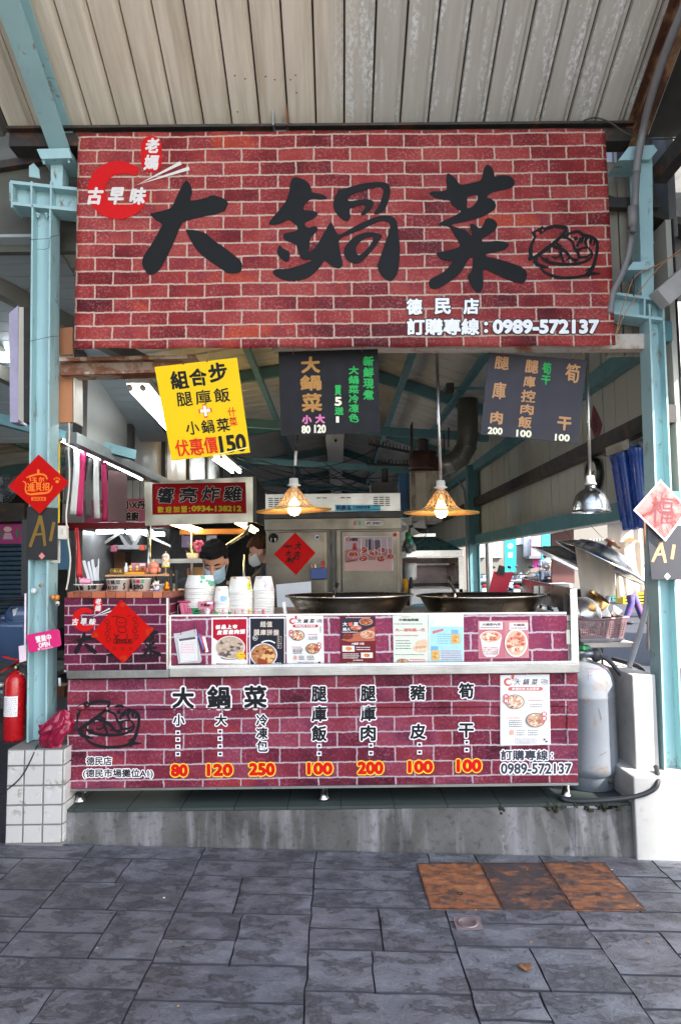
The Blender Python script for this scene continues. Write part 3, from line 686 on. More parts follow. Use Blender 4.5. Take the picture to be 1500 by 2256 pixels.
def beams():
    m = MB(); a_, b_ = P(600, 742, 3.2), P(1424, 740, 3.2)
    m.beam(a_ + Vector((0, .03, -.025)), b_ + Vector((0, .03, -.025)), .06, .075, M((196, 186, 174), .55, var=.15, scale=5, spots=(146, 92, 58), spot_amt=.36, spot_scale=5)); 
    m.thing('lower_beam', 'cream steel beam along the banner foot with peeling rust at its end', 'beam', bev=.003)
    k = thing('rusty_beam', 'short rusty brown beam reaching from the tiled column to the yellow sign', 'beam', P(280, 825, 3.22))
    m = MB(); pslab([(130, 787), (430, 781), (432, 789), (130, 795)], 3.2, .1, RUST, m); pslab([(130, 820), (404, 812), (405, 818), (130, 826)], 3.2, .1, RUST, m); m.obj('flanges', k)
    m = MB(); pslab([(132, 794), (404, 787), (404, 814), (132, 822)], 3.24, .006, M((150, 134, 116), .7, var=.25, spots=(116, 70, 46), spot_amt=.45, spot_scale=7), m); m.obj('web', k)
    WOOD = M((176, 116, 76), .6, var=.2, scale=3, streak=(6, 6, .6), bmp=.0005)
    k = thing('wooden_box', 'orange plywood box fixed to the column below the rusty beam', 'wooden box', P(148, 930, 3.26))
    m = MB(); pslab([(129, 828), (160, 827), (161, 930), (129, 931)], 3.26, .02, WOOD, m); m.obj('front_board', k, bev=.001)
    m = MB(); pslab([(161, 827), (165, 827), (166, 930), (162, 930)], 3.25, .1, CREAM, m); m.obj('side_board', k, bev=.001)
    m = MB(); pslab([(129, 722), (160, 720), (160, 780), (130, 782)], 3.3, .02, WOOD, m); m.thing('plywood_sheet', 'small orange plywood sheet peeping out behind the banner corner', 'plywood sheet', bev=.001)
    # grey conduit and cable by the rusty rafter
    m = MB(); Yr = lambda x, y: min(3.06, (lambda d: (ze + 3.2 * SL - .24 - CAMP.z) / (d.z / d.y + SL))(ray(x, y)))
    m.tube([P(x, y, Yr(x, y)) for x, y in smooth_line([(1520, -20), (1468, 105), (1432, 215), (1407, 330), (1402, 380)], 2)], .018, CONDUIT, 12); m.tube([P(x, y, 3.06) for x, y in ((1402, 380), (1398, 460), (1394, 510))], .016, CONDUIT, 12)
    m.tube([P(x, y, 3.06) for x, y in ((1394, 455), (1393, 500))], .023, CONDUIT, 12); m.tube([P(x, y, 3.1) for x, y in smooth_line([(1394, 500), (1386, 560), (1368, 610), (1350, 640), (1344, 690)], 2)], .015, CONDUIT, 12)
    m.thing('conduit_pipe', 'grey plastic conduit bending down past the banner corner', 'pipe')
    CAB = M((40, 38, 38), .5)
    m = MB(); m.tube([P(x, y, 3.15) for x, y in smooth_line([(1285, 265), (1310, 256), (1345, 268), (1380, 295), (1420, 306), (1470, 305), (1500, 302)], 2)], .004, M((70, 66, 60), .6), 6); m.thing('loose_cable', 'grey cable sagging from eave beam to the conduit', 'cable')
    TWINE = M((168, 122, 84), .8)
    m = MB(); m.tube([P(x, y, 3.05) for x, y in smooth_line([(1357, 735), (1366, 690), (1384, 640), (1398, 604), (1440, 588), (1470, 570), (1500, 558)], 2)], .0022, TWINE, 5); m.tube([P(x, y, 3.05) for x, y in smooth_line([(1357, 738), (1375, 690), (1410, 640), (1440, 600), (1462, 578), (1500, 548)], 2)], .0022, TWINE, 5)
    m.tube([P(x, y, 3.05) for x, y in ((1395, 610), (1397, 632), (1396, 652))], .003, CAB, 5)
    m.thing('tie_string', 'brown string tying the banner corner to the frame', 'string')
beams()
# the cladding beside and behind the banner's end
def claddings():
    SID = M((150, 144, 130), .55, var=.15, scale=3, streak=(8, 8, .5))
    m = MB(); x0, x1 = P(1325, 500, 3.34).x, P(1402, 500, 3.34).x
    for i in range(4):
        w = (x1 - x0) / 4; m.box((x0 + w * i + .002, 3.34 + .006 * (i % 2), 2.42), (x0 + w * (i + 1) - .002, 3.37, ze - .12), SID)
    k = m.thing('cladding_wall', 'beige metal cladding strip behind the banner and conduit', 'wall', bev=.002)
    m = MB(); pslab([(1320, 434), (1452, 432), (1452, 456), (1320, 456)], 3.28, .04, DARKST, m); m.thing('clad_rail', 'dark steel rail crossing behind the conduit', 'rail', bev=.002)
    m = MB(); DS = M((92, 92, 92), .5, var=.15, scale=3)
    for i in range(16):
        y = 3.25 - i * .16; m.box((1.80 + .008 * (i % 2), y - .158, 2.42), (1.83, y, 4.9), DS)
    for i in range(11):
        y = 3.3 + i * .16; m.box((1.69 + .008 * (i % 2), y, 3.02), (1.73, y + .158, 4.3), DS)
    m.thing('side_cladding', 'dark corrugated cladding high on the sunny side of the canopy', 'wall', bev=.002)
    m = MB(); m.beam(P(1452, 660, 3.1), PXW(1560, 565, 1.78), .07, .09, M((176, 172, 168), .5, var=.2, spots=(110, 70, 50), spot_amt=.3)); m.beam((1.60, 3.2, 3.28), (1.76, 1.6, 3.48), .06, .09, DARKST)
    m.thing('side_beam', 'grey steel edge beams running forward under the dark cladding', 'beam')
    # unseen tall block added to keep direct sun off the stall front
    m = MB(); d_ = Vector((math.cos(R(SUN_AZ)), -math.sin(R(SUN_AZ)), 0)); n_ = Vector((-d_.y, d_.x, 0)); c0 = Vector((1.40, 3.06, 0)) + d_ * 20; q_ = [c0, c0 - n_ * 4.9, c0 - n_ * 4.9 + d_ * 3, c0 + d_ * 3]; m.hexa(q_, [v + Vector((0, 0, 25)) for v in q_], M((190, 186, 178), .7, var=.12, scale=1)); m.thing('sun_blocker', 'slim pale unseen block added to shade the stall front', 'building'); m = MB(); m.box((-2.9, -3.2, -.1), (-2.7, 2.9, 4.4), M((84, 82, 80), .7, var=.2, scale=2)); m.thing('shop_wall', 'dark unseen wall added to cut sky light from the side', 'wall')  # the dark side wall is unseen too, added to reduce sky light
claddings()

def litter():
    m = MB(); c_ = G(1158, 2176, .07); c_.z = gz(c_.x) + .004; LF = M((128, 86, 48), .7, var=.3, scale=40)
    m.grid(lambda u, v: c_ + Vector(((u - .5) * .045 * math.sin(v * 3.0 + .1), (v - .5) * .05, .006 * abs(u - .5) + .004 * math.sin(v * 5))), 6, 8, LF); m.thing('dry_leaf', 'small curled brown leaf lying on the pavement', 'leaf', solid=.0006)
    m = MB(); q = random.Random(17)
    for i in range(34):
        x, y = q.uniform(-1.5, 1.6), q.uniform(1.95, 3.0); r = q.uniform(.0015, .0045); m.ball((x, y, gz(x) + .002), (r * q.uniform(1, 2), r, r * .5), M(q.choice([(206, 204, 200), (60, 56, 52), (150, 120, 90)]), .8), 6)
    m.thing('litter', 'tiny bits of grit and paper scattered over the slate pavement', 'litter', kind='stuff')
litter()
# ================================================================== the big brick banner
def sc_(pts, ox, oy, s): return [(ox + x / s, oy + y / s) for x, y in pts]
DA1 = sc_([(632,205),(665,225),(700,290),(718,370),(690,430),(688,470),(760,460),(880,435),(960,395),(1010,405),(1100,430),(1168,485),(1165,520),(1140,570),(1135,598),(1060,620),(1000,645),(880,665),(760,690),(650,720),(590,740),(560,800),(500,950),(430,1110),(340,1280),(290,1365),(210,1410),(150,1412),(100,1340),(75,1280),(75,1220),(110,1140),(190,1030),(260,910),(310,810),(335,770),(310,750),(250,715),(200,670),(165,632),(270,612),(400,578),(455,550),(490,470),(540,360),(590,260)], 300, 360, 5.769)
DA2 = sc_([(625,830),(660,838),(740,840),(850,868),(900,895),(960,950),(1020,1000),(1120,1060),(1230,1150),(1320,1220),(1350,1280),(1340,1350),(1315,1388),(1200,1392),(1150,1390),(1080,1330),(1000,1280),(880,1200),(780,1110),(700,990),(650,890)], 300, 360, 5.769)
GUO = [sc_(l, 500, 280, 3) for l in (
 [(445,325),(490,335),(530,355),(555,390),(560,430),(590,432),(640,445),(662,465),(655,475),(620,475),(560,468),(530,490),(500,530),(510,548),(560,548),(600,560),(600,580),(560,610),(515,625),(515,650),(540,665),(575,650),(600,660),(600,680),(575,705),(550,730),(545,780),(535,830),(570,810),(600,770),(650,680),(685,620),(700,640),(720,690),(740,715),(830,660),(930,610),(1000,585),(1060,578),(1100,590),(1125,620),(1130,680),(1145,790),(1140,880),(1130,970),(1085,1020),(1050,1005),(1010,970),(990,905),(1010,870),(1030,800),(1060,720),(1080,660),(1075,630),(1040,615),(990,625),(900,670),(800,710),(740,735),(740,780),(750,830),(765,890),(762,920),(735,935),(690,915),(650,880),(640,885),(610,930),(560,980),(500,1010),(420,1018),(350,1000),(300,965),(305,945),(330,935),(400,935),(470,915),(540,890),(570,870),(520,875),(490,870),(475,830),(465,780),(430,760),(390,750),(370,720),(375,700),(430,690),(470,680),(462,650),(440,630),(405,605),(370,630),(310,645),(275,640),(280,620),(340,550),(390,490),(410,430),(420,350)],
 [(345,770),(375,805),(420,820),(410,890),(370,880),(335,845),(330,815)],
 [(735,405),(760,410),(850,380),(950,360),(1030,360),(1065,370),(1082,400),(1075,460),(1060,510),(1040,550),(1000,575),(965,572),(990,540),(1020,480),(1035,420),(1030,400),(1000,395),(930,405),(840,435),(800,460),(800,490),(880,475),(950,475),(970,490),(965,520),(930,570),(880,582),(890,560),(915,530),(915,510),(870,515),(820,530),(805,550),(820,590),(800,620),(780,618),(740,590),(710,550),(700,510),(710,460),(730,430)],
 [(900,695),(960,690),(1030,710),(1020,730),(985,780),(930,850),(880,895),(840,900),(800,885),(775,850),(770,810),(790,770),(840,720)],
 [(930,725),(970,720),(960,760),(900,830),(865,850),(850,810),(855,780),(890,745)])]
CAI = [sc_(l, 920, 350, 5.769) for l in (
 [(380,170),(430,200),(480,240),(520,300),(545,325),(620,315),(720,290),(800,270),(820,230),(830,150),(860,80),(885,65),(930,85),(965,140),(975,200),(980,220),(1040,205),(1110,198),(1180,215),(1225,255),(1235,300),(1215,345),(1180,365),(1080,390),(950,415),(900,450),(875,490),(930,495),(970,530),(995,575),(995,610),(960,650),(850,720),(700,770),(520,810),(430,822),(440,850),(520,870),(600,895),(650,940),(685,980),(690,930),(670,880),(660,830),(690,815),(730,830),(785,885),(830,850),(860,755),(920,745),(970,765),(1010,810),(1010,860),(980,910),(920,950),(850,990),(815,1020),(820,1055),(900,1050),(990,1035),(1080,1045),(1140,1060),(1165,1075),(1150,1110),(1110,1150),(1000,1180),(900,1200),(855,1215),(880,1240),(960,1250),(1080,1285),(1220,1330),(1320,1365),(1380,1420),(1395,1480),(1370,1555),(1320,1585),(1200,1555),(1060,1495),(950,1440),(840,1390),(830,1440),(835,1550),(835,1620),(810,1680),(780,1705),(730,1680),(690,1620),(650,1550),(632,1500),(640,1465),(680,1435),(700,1330),(700,1250),(680,1245),(640,1280),(590,1380),(520,1470),(420,1550),(310,1620),(230,1655),(170,1645),(140,1600),(140,1555),(180,1510),(290,1460),(370,1400),(440,1310),(440,1290),(370,1290),(310,1280),(260,1240),(228,1190),(300,1175),(420,1150),(550,1110),(520,1050),(470,970),(430,890),(375,842),(300,845),(262,830),(290,800),(400,750),(500,700),(560,660),(500,630),(430,570),(410,520),(340,515),(260,500),(200,475),(140,435),(175,408),(280,405),(365,395),(370,350),(360,280),(370,200)],
 [(630,470),(690,465),(750,450),(765,480),(760,520),(720,580),(680,610),(625,630),(630,560)])]
POT = [([(225,250),(300,215),(400,150)],70),([(400,170),(480,130),(600,115),(740,140)],38),([(740,125),(715,200),(660,270),(540,380),(440,455),(340,530),(260,590),(160,615)],[24,30,34,40,46,42,36,40]),([(270,270),(215,380),(190,490),(205,600)],[22,36,44,46]),([(560,370),(610,395),(665,440)],[18,30,36]),
 ([(350,570),(400,630),(520,675),(700,695),(900,685),(1050,640),(1130,560),(1110,490),(1060,440)],[20,34,34,34,32,28,24,22,20]),([(345,570),(360,500),(430,450)],22),([(250,640),(290,690),(360,720),(465,740)],[46,44,40,22]),([(290,590),(255,650)],46),([(340,740),(420,820),(560,880),(720,900),(900,885),(1050,850)],[18,30,36,34,32,34]),
 ([(1195,350),(1200,450),(1180,580),(1140,720),(1090,800),(1040,870)],[34,36,36,42,52,64]),([(1060,840),(1130,830),(1240,830)],[50,34,14]),([(1015,795),(1090,745)],12),
 ([(680,290),(800,215),(920,190),(980,250),(1080,265),(1160,310),(1200,360)],[26,30,34,34,36,38,30]),([(700,285),(800,320),(840,380),(850,450),(900,500),(920,560),(920,610)],[24,26,26,30,34,34,30]),([(500,410),(600,440),(720,490),(770,560),(810,600)],[26,34,36,34,28]),([(640,490),(660,570),(690,640),(690,680)],[40,30,24,24]),([(870,275),(880,330)],44),([(940,290),(900,400),(900,410)],20),([(985,275),(960,340),(930,380)],[34,40,24]),([(1050,280),(1010,350),(1050,430)],[40,34,20]),([(1110,290),(1095,350),(1105,400)],[40,30,14]),([(1165,340),(1140,410)],22),
 ([(930,460),(1000,440),(1060,440)],20),([(920,590),(1000,585),(1060,570),(1120,520)],[30,26,22,18]),([(740,620),(800,590),(850,630),(900,610)],[20,26,30,24]),([(480,470),(490,510)],18),([(430,590),(480,660)],24),([(520,570),(560,600),(640,560)],[16,22,18]),([(860,470),(900,480),(950,460)],34),([(880,400),(920,410)],30),([(1050,600),(1040,650)],24),([(850,640),(920,630)],[28,20])]
def pot(pr, ox, oy, sx, sy, mat, k=1):
    for pts, w in POT:
        ws = [q * sx * k for q in w] if isinstance(w, list) else w * sx * k
        pr.line([(ox + x * sx, oy + y * sy) for x, y in pts], ws, mat)
    for c, r in (((300, 232), 30), ((378, 182), 14)):
        pr.disc(ox + c[0] * sx, oy + c[1] * sy, r * sx, r * sy, INK(170, 66, 60), n=14)
def logo(pr, cx, cy, r, red=None, white=None, k=1, txt=True, ring=1):
    """brush ring, seal with two characters, chopsticks"""
    red = red or REDI; white = white or INK(214, 208, 204)
    o, i_ = [], []; n = 44
    for j in range(n + 1):
        t = 44 + 311 * j / n; f = j / n; th = (.28 + .25 * math.sin(f * math.pi) ** .6) * (1 - .55 * max(0, f - .8) / .2) * (1 + .05 * math.sin(j * 2.3))
        a = R(t); o.append((cx + r * math.cos(a), cy - r * .96 * math.sin(a))); i_.append((cx + r * (1 - th) * math.cos(a) + r * .05, cy - r * .96 * (1 - th) * math.sin(a)))
    pr.shape([o + i_[::-1]], red)
    pr.rect_(cx + r * .76, cy - r * 1.78, cx + r * 1.44, cy - r * .6, red, r=r * .3)
    if txt:
        b = r * .022
        pr.text('老', cx + r * .9, cy - r * 1.72, cx + r * 1.36, cy - r * 1.22, white, bold=b, shear=.15); pr.text('媽', cx + r * .86, cy - r * 1.17, cx + r * 1.34, cy - r * .66, white, bold=b, shear=.15)
        for j, ch in enumerate('古早味'): pr.text(ch, cx + r * (-1.02 + .71 * j), cy - r * .1, cx + r * (-.5 + .71 * j), cy + r * .48, white, bold=b * 1.3, shear=.2)
    for ex, ey in ((2.07, -.9), (2.34, -.72)):
        x0, y0, x1, y1 = cx + r * .62, cy - r * .17, cx + r * ex, cy + r * ey
        dx, dy = x1 - x0, y1 - y0; l = math.hypot(dx, dy); nx, ny = -dy / l * r * .06, dx / l * r * .06
        pr.shape([[(x0, y0), (x1 - nx, y1 - ny), (x1 + nx, y1 + ny)]], white)
SIGNB = BRICK(.1722, .0662, .0046, [(84, 24, 30), (114, 32, 34), (132, 42, 42), (146, 50, 48), (160, 68, 62), (134, 48, 52), (172, 66, 44)], (196, 170, 154), (202, 152, 150), .6, off=(.03, .018))
def banner():
    k = thing('shop_banner', 'big brick print banner with large black brush characters over the stall', 'banner', P(750, 765, YS))
    TL, TR, BR_, BL = (172, 292), (1333, 282), (1356, 761), (163, 768)
    m = MB(); nu, nv = 90, 40
    def wob(u, v):
        e = max(0, 1 - min(u, 1 - u) * 12) + max(0, 1 - min(v, 1 - v) * 9)
        return .009 * noise.noise((u * 3, v * 2, 0)) + .0025 * noise.noise((u * 8, v * 3, 4)) + .005 * max(0, u - .75) * 4 * noise.noise((u * 9 + v * 7, v * 4 - u * 6, 3)) * e + .0035 * e * noise.noise((u * 26, v * 12, 5))
    def fn(u, v):
        x = (TL[0] * (1 - u) + TR[0] * u) * (1 - v) + (BL[0] * (1 - u) + BR_[0] * u) * v
        y = (TL[1] * (1 - u) + TR[1] * u) * (1 - v) + (BL[1] * (1 - u) + BR_[1] * u) * v
        if v in (0, 1): y += 1.3 * math.sin(u * 40 + v * 2) * (1 if v else .7)
        return P(x, y, YS + wob(u, v))
    m.grid(fn, nu, nv, SIGNB); o = m.obj('vinyl_sheet', k, solid=.002); o.modifiers[-1].offset = -1
    def mf(x, y, d):
        u = (x - 168) / (1345 - 168); v = (y - 288) / (764 - 288); u = min(1, max(0, u)); v = min(1, max(0, v)); return P(x, y, YS + wob(u, v) - .0032 - d)
    # ring, seal and chopsticks
    p = Print(YS, mapf=mf); logo(p, 260, 418, 67); p.obj('brush_ring_emblem', k)
    BK = INK(24, 25, 26, rough=.5)
    def big(loops):
        p = Print(YS, mapf=mf)
        for l in loops:
            sm = [smooth_loop(q, 2) for q in l]; den = []
            p.shape(sm, BK)
        return p
    big([[DA1], [DA2]]).obj('character_big', k); big([[GUO[0]], [GUO[1]], [GUO[2]], [GUO[3], GUO[4]]]).obj('character_pot', k); big([CAI]).obj('character_vegetable', k)
    p = Print(YS, mapf=mf); pot(p, 1140, 480, 1 / 6.818, 1 / 6.818, BK, k=1.3); p.obj('pot_drawing', k)
    p = Print(YS, mapf=mf); OL = INK(58, 54, 56); WH = INK(240, 240, 240)
    for ch, x0, y0, x1, y1 in (('德', 895, 657, 930, 693), ('民', 957, 656, 993, 692), ('店', 1020, 656, 1055, 692)): p.text(ch, x0, y0, x1, y1, WH, bold=1.5, out=2.2, omat=OL)
    p.text('訂購專線', 896, 701, 1056, 738, WH, bold=1.5, out=2.2, omat=OL); p.text(':', 1066, 708, 1075, 733, WH, bold=1.5, out=2.2, omat=OL); p.text('0989-572137', 1085, 703, 1320, 735, WH, bold=2.2, out=2.2, omat=OL)
    p.obj('shop_name_and_phone', k)
    m = MB()
    for x, y in [(172 + 1161 * i / 9, 296 - 10 * i / 9) for i in range(10)] + [(167 + 1185 * i / 8, 764 - 6 * i / 8) for i in range(9)]:
        m.lathe([(.005, 0), (.006, -.002), (.004, -.003), (.003, .001)], P(x, y, YS - .004), M((96, 84, 78), .4, metal=.8), 10, axis=(0, 1, 0))
    m.obj('eyelets', k)
banner()

# ================================================================== hanging price boards
def board(name, label, cat, quad, Y, mt, th=.005, strings=None):
    k = thing(name, label, cat, P(sum(q[0] for q in quad) / 4, max(q[1] for q in quad), Y), 'hand painted price boards hanging under the banner')
    pslab(quad, Y, th, mt).obj('panel', k, bev=.0012)
    if strings:
        m = MB()
        for a_, b_ in strings: m.tube([P(*a_, Y - .004), P((a_[0] + b_[0]) / 2 + 1.5, (a_[1] + b_[1]) / 2, Y - .008), P(*b_, Y)], .0013, M((150, 92, 60), .7), 5); m.ball(P(*a_, Y - .003), .004, M((130, 40, 36), .6), 7)
        m.obj('hanging_strings', k)
    return k
def yellow():
    quad = [(340, 808), (522, 787), (551, 997), (378, 1014)]; Y = 3.03
    k = board('price_board', 'bright yellow price board with handwritten black and red writing', 'price board', quad, Y, M((232, 190, 8), .5, var=.05, scale=4, spec=.15), strings=[((404, 801), (402, 770)), ((456, 795), (460, 772))])
    p = Print(Y, rect=(0, 0, 183, 212), quad=quad); B = INK(24, 22, 20); RD = INK(214, 40, 20)
    p.text('組', 30, 14, 70, 56, B, bold=1.6, wob=1.5); p.text('合', 72, 14, 112, 54, B, bold=1.6, wob=1.5); p.text('步', 116, 6, 158, 50, B, bold=1.6, wob=1.5)
    for i, ch in enumerate('腿庫飯'): p.text(ch, 36 + i * 42, 63, 72 + i * 42, 95, B, bold=.6, wob=1.5)
    pl = [(92, 98), (99, 98), (99, 106), (107, 106), (107, 113), (99, 113), (99, 122), (92, 122), (92, 113), (84, 113), (84, 106), (92, 106)]
    p.shape([[(95.5 + (x - 95.5) * 1.28, 110 + (y - 110) * 1.25) for x, y in pl]], RD); p.shape([pl], WHITE)
    for i, ch in enumerate('小鍋菜'): p.text(ch, 46 + i * 35, 130, 76 + i * 35, 160, B, bold=.6, wob=1.5)
    for i, ch in enumerate('什菜'): p.text(ch, 146, 108 + i * 22, 164, 128 + i * 22, RD, bold=.3, wob=1)
    for i, ch in enumerate('伏惠價'): p.text(ch, 14 + i * 33, 168, 46 + i * 33, 206, RD, bold=.8, wob=2)
    p.text('150', 115, 168, 177, 208, B, bold=2.0)
    p.line([(96, 210), (130, 206), (180, 200)], 2.2, INK(250, 236, 140)); p.obj('lettering', k)
    p = Print(Y, rect=(0, 0, 183, 212), quad=quad, k0=40); p.line([(98, 2), (99, 60), (98, 140), (99, 209)], .8, INK(214, 190, 30)); p.obj('fold_crease', k)
yellow()
GOLD = INK(176, 128, 68); GRN = INK(44, 170, 84); CRM = INK(240, 234, 208); PNK = INK(214, 120, 168)
def darkboards():
    quad = [(613, 775), (832, 768), (838, 953), (619, 960)]; Y = 3.2
    SL1 = M((36, 35, 38), .6, var=.1, scale=6, spec=.15)
    k = board('price_board', 'black price board with gold and green handwritten columns', 'price board', quad, Y, SL1, strings=[((645, 779), (646, 762)), ((797, 774), (796, 758))])
    p = Print(Y)
    for ch, x0, y0, x1, y1 in (('大', 663, 785, 706, 822), ('鍋', 661, 826, 709, 860), ('菜', 665, 866, 710, 907)): p.text(ch, x0, y0, x1, y1, GOLD, bold=1.6, wob=2, rot=-2)
    p.text('小', 665, 914, 687, 934, PNK, bold=1.2); p.text('大', 694, 912, 716, 933, PNK, bold=1.2)
    p.text('80', 664, 937, 684, 955, CRM, bold=1); p.text('120', 692, 935, 718, 954, CRM, bold=1)
    p.text('買', 737, 848, 752, 871, GRN, bold=1); p.text('5', 737, 874, 753, 894, CRM, bold=1.2); p.text('送', 737, 896, 757, 914, GRN, bold=1); p.text('1', 740, 917, 747, 931, CRM, bold=.8)
    p.column('大鍋菜冷凍色', 768, 806, 791, 930, GRN, bold=.8, wob=1.5); p.column('新鮮現煮', 800, 784, 824, 881, GRN, bold=.9, wob=1.5)
    p.obj('lettering', k)
    quad = [(1076, 776), (1293, 793), (1272, 976), (1058, 957)]; Y = 3.22
    k = board('price_board', 'slate grey tilted price board with faded brown columns', 'price board', quad, Y, M((58, 57, 64), .55, spec=.2, var=.08, scale=5), strings=[((1107, 779), (1104, 764)), ((1262, 791), (1282, 774))])
    p = Print(Y); BR1 = INK(186, 140, 98); kw = dict(rot=5, wob=1.5)
    for ch, x0, y0, x1, y1, mt, b in (('腿', 1090, 785, 1122, 814, BR1, .9), ('庫', 1085, 841, 1115, 879, BR1, .9), ('肉', 1080, 906, 1108, 934, BR1, 1.1), ('腿', 1157, 793, 1187, 822, BR1, 1.1), ('庫', 1153, 828, 1180, 853, BR1, .8), ('控', 1148, 859, 1180, 887, BR1, .8), ('肉', 1146, 890, 1176, 913, BR1, .8), ('飯', 1141, 917, 1172, 943, BR1, .9),
        ('筍', 1195, 798, 1215, 824, GRN, .7), ('干', 1192, 827, 1213, 847, GRN, .9), ('筍', 1246, 801, 1278, 842, BR1, .9), ('干', 1228, 918, 1259, 948, BR1, 1.4)): p.text(ch, x0, y0, x1, y1, mt, bold=b, **kw)
    for tx, x0, y0, x1, y1 in (('200', 1074, 941, 1107, 957), ('100', 1137, 947, 1171, 963), ('100', 1222, 956, 1255, 972)): p.text(tx, x0, y0, x1, y1, CRM, bold=1, rot=4)
    p.obj('lettering', k)
darkboards()

# ------------------------------------------------------------------ papers and plates on the columns
def diamond(cx, cy, rx, ry, dx=0): return [(cx + dx, cy - ry), (cx + rx, cy - dx), (cx + dx * .4, cy + ry), (cx - rx, cy + dx)]
def columnsigns():
    Y = 3.115
    k = thing('stall_number_board', 'black stall number board A1 under the red diamond paper', 'number board', P(92, 1233, Y + .012), 'stall number boards')
    pslab([(60, 1116), (127, 1119), (126, 1234), (57, 1233)], Y + .012, .006, M((24, 24, 25), .55, var=.1)).obj('panel', k, bev=.001)
    p = Print(Y + .012); GD = INK(122, 96, 44); p.line([(66, 1205), (80, 1165), (90, 1136)], [7, 7, 8], GD); p.line([(88, 1136), (95, 1165), (99, 1203)], [8, 7, 6], GD); p.line([(75, 1178), (98, 1176)], 5, GD); p.line([(119, 1150), (111, 1192)], 7, GD)
    p.shape([diamond(92, 1225, 7, 8)], INK(206, 130, 130)); p.obj('lettering', k)
    RP = M((182, 14, 10), .6, var=.1, scale=5, spec=.12)
    k = thing('red_diamond_paper', 'red diamond New Year paper with golden lettering on the steel column', 'New Year paper', P(85, 1130, Y), 'diamond New Year papers')
    q = [(85, 1001), (152, 1063), (88, 1132), (18, 1072)]
    pslab(q, Y, .0015, RP).obj('paper', k)
    p = Print(Y); O = INK(232, 120, 40)
    p.line([(58, 1052), (70, 1048), (85, 1044), (100, 1046), (104, 1056)], [3, 4, 4, 4, 3], O); p.line([(84, 1034), (85, 1046)], 5, O); p.line([(68, 1060), (66, 1052)], 3, O)
    p.text('玉', 70, 1052, 82, 1064, O, bold=.5); p.text('尔', 85, 1050, 98, 1063, O, bold=.5); p.text('進', 60, 1064, 77, 1083, O, bold=.6); p.text('貝', 78, 1063, 92, 1082, O, bold=.6); p.text('招', 93, 1063, 109, 1081, O, bold=.6)
    p.line([(50, 1060), (58, 1064), (55, 1080), (62, 1090), (85, 1087), (105, 1086), (113, 1078), (115, 1070)], [2, 3, 3, 4, 5, 4, 3, 2], O)
    p.rect_(69, 1095, 101, 1103, O, r=1.5); p.text('2025', 71, 1096, 99, 1102, RP, bold=.4)
    for a_, b_ in ((120, 1055), (124, 1053), (128, 1053), (131, 1056)): p.disc(a_, b_, 1.5, 2, O, n=8)
    p.disc(126, 1061, 4, 3.4, O, n=12); p.obj('lettering', k)
    # sunlit side
    Y = 3.1
    k = thing('stall_number_board', 'grey stall number board A1 under the faded diamond paper', 'number board', P(1475, 1280, Y + .02), 'stall number boards')
    pslab([(1424, 1150), (1520, 1160), (1522, 1278), (1435, 1277)], Y + .02, .006, M((54, 54, 60), .5, var=.12)).obj('panel', k, bev=.001)
    p = Print(Y + .02); GD = INK(204, 160, 118); p.line([(1437, 1238), (1448, 1215), (1457, 1196)], [6, 7, 8], GD); p.line([(1455, 1196), (1461, 1218), (1466, 1240)], [8, 7, 6], GD); p.line([(1445, 1222), (1464, 1220)], 5, GD); p.line([(1485, 1200), (1480, 1232)], 7, GD)
    p.shape([diamond(1470, 1270, 7, 8)], WHITE); p.obj('lettering', k)
    k = thing('red_diamond_paper', 'faded pink red diamond paper with a white edge on the sunlit column', 'New Year paper', P(1455, 1192, Y), 'diamond New Year papers')
    FP = M((146, 30, 26), .5, var=.25, scale=8, spots=(196, 130, 126), spot_amt=.45, spot_scale=9)
    pslab([(1455, 1056), (1518, 1122), (1466, 1193), (1395, 1124)], Y + .001, .0015, INK(240, 226, 224)).obj('paper', k)
    p = Print(Y + .001); p.shape([[(1455, 1061), (1513, 1122), (1465, 1187), (1400, 1124)]], FP)
    G1 = INK(128, 78, 82); p.text('福', 1432, 1094, 1486, 1156, G1, bold=.2, rot=4, wob=5); p.line([(1460, 1085), (1452, 1120), (1470, 1140), (1482, 1120)], 3, G1); p.obj('lettering', k)
    # pink hanging OPEN card (the figure above it is left out)
    Y = 3.10
    k = thing('open_card', 'magenta OPEN card hanging by a cord from a nail on the column', 'open sign', P(96, 1440, Y))
    card = [(58, 1401), (64, 1398), (126, 1386), (131, 1390), (135, 1420), (132, 1424), (70, 1438), (63, 1436)]
    pslab(card, Y, .004, M((206, 26, 108), .35, var=.05)).obj('card', k, bev=.001)
    p = Print(Y); p.text('營業中', 78, 1399, 113, 1414, WHITE, bold=.5, rot=-10); p.text('OPEN', 85, 1415, 110, 1426, WHITE, bold=.5, rot=-10); p.text('foodpanda', 90, 1425, 117, 1432, INK(238, 160, 196), bold=.2, rot=-10); p.rect_(83, 1428, 88, 1433, INK(240, 190, 212), r=1.2); p.obj('lettering', k)
    m = MB(); CD = M((150, 140, 128), .8); nail = P(90, 1290, Y + .03)
    m.tube([nail, P(80, 1320, Y + .012), P(66, 1398, Y)], .0011, CD, 5); m.tube([nail, P(96, 1320, Y + .012), P(122, 1388, Y)], .0011, CD, 5); m.obj('cord', k)
    m = MB(); m.lathe([(.009, 0), (.008, -.006), (0, -.007)], nail, M((150, 120, 84), .6), 12, axis=(0, 1, 0)); m.obj('nail_hook', k)
    m = MB(); m.lathe([(.012, 0), (.016, -.004), (.013, -.016), (.004, -.022), (0, -.022)], P(76, 1302, 3.175), CLEAR((225, 225, 225), .75), 16, axis=(0, 1, 0)); m.thing('suction_hook', 'clear suction hook stuck beside the cord nail', 'hook')
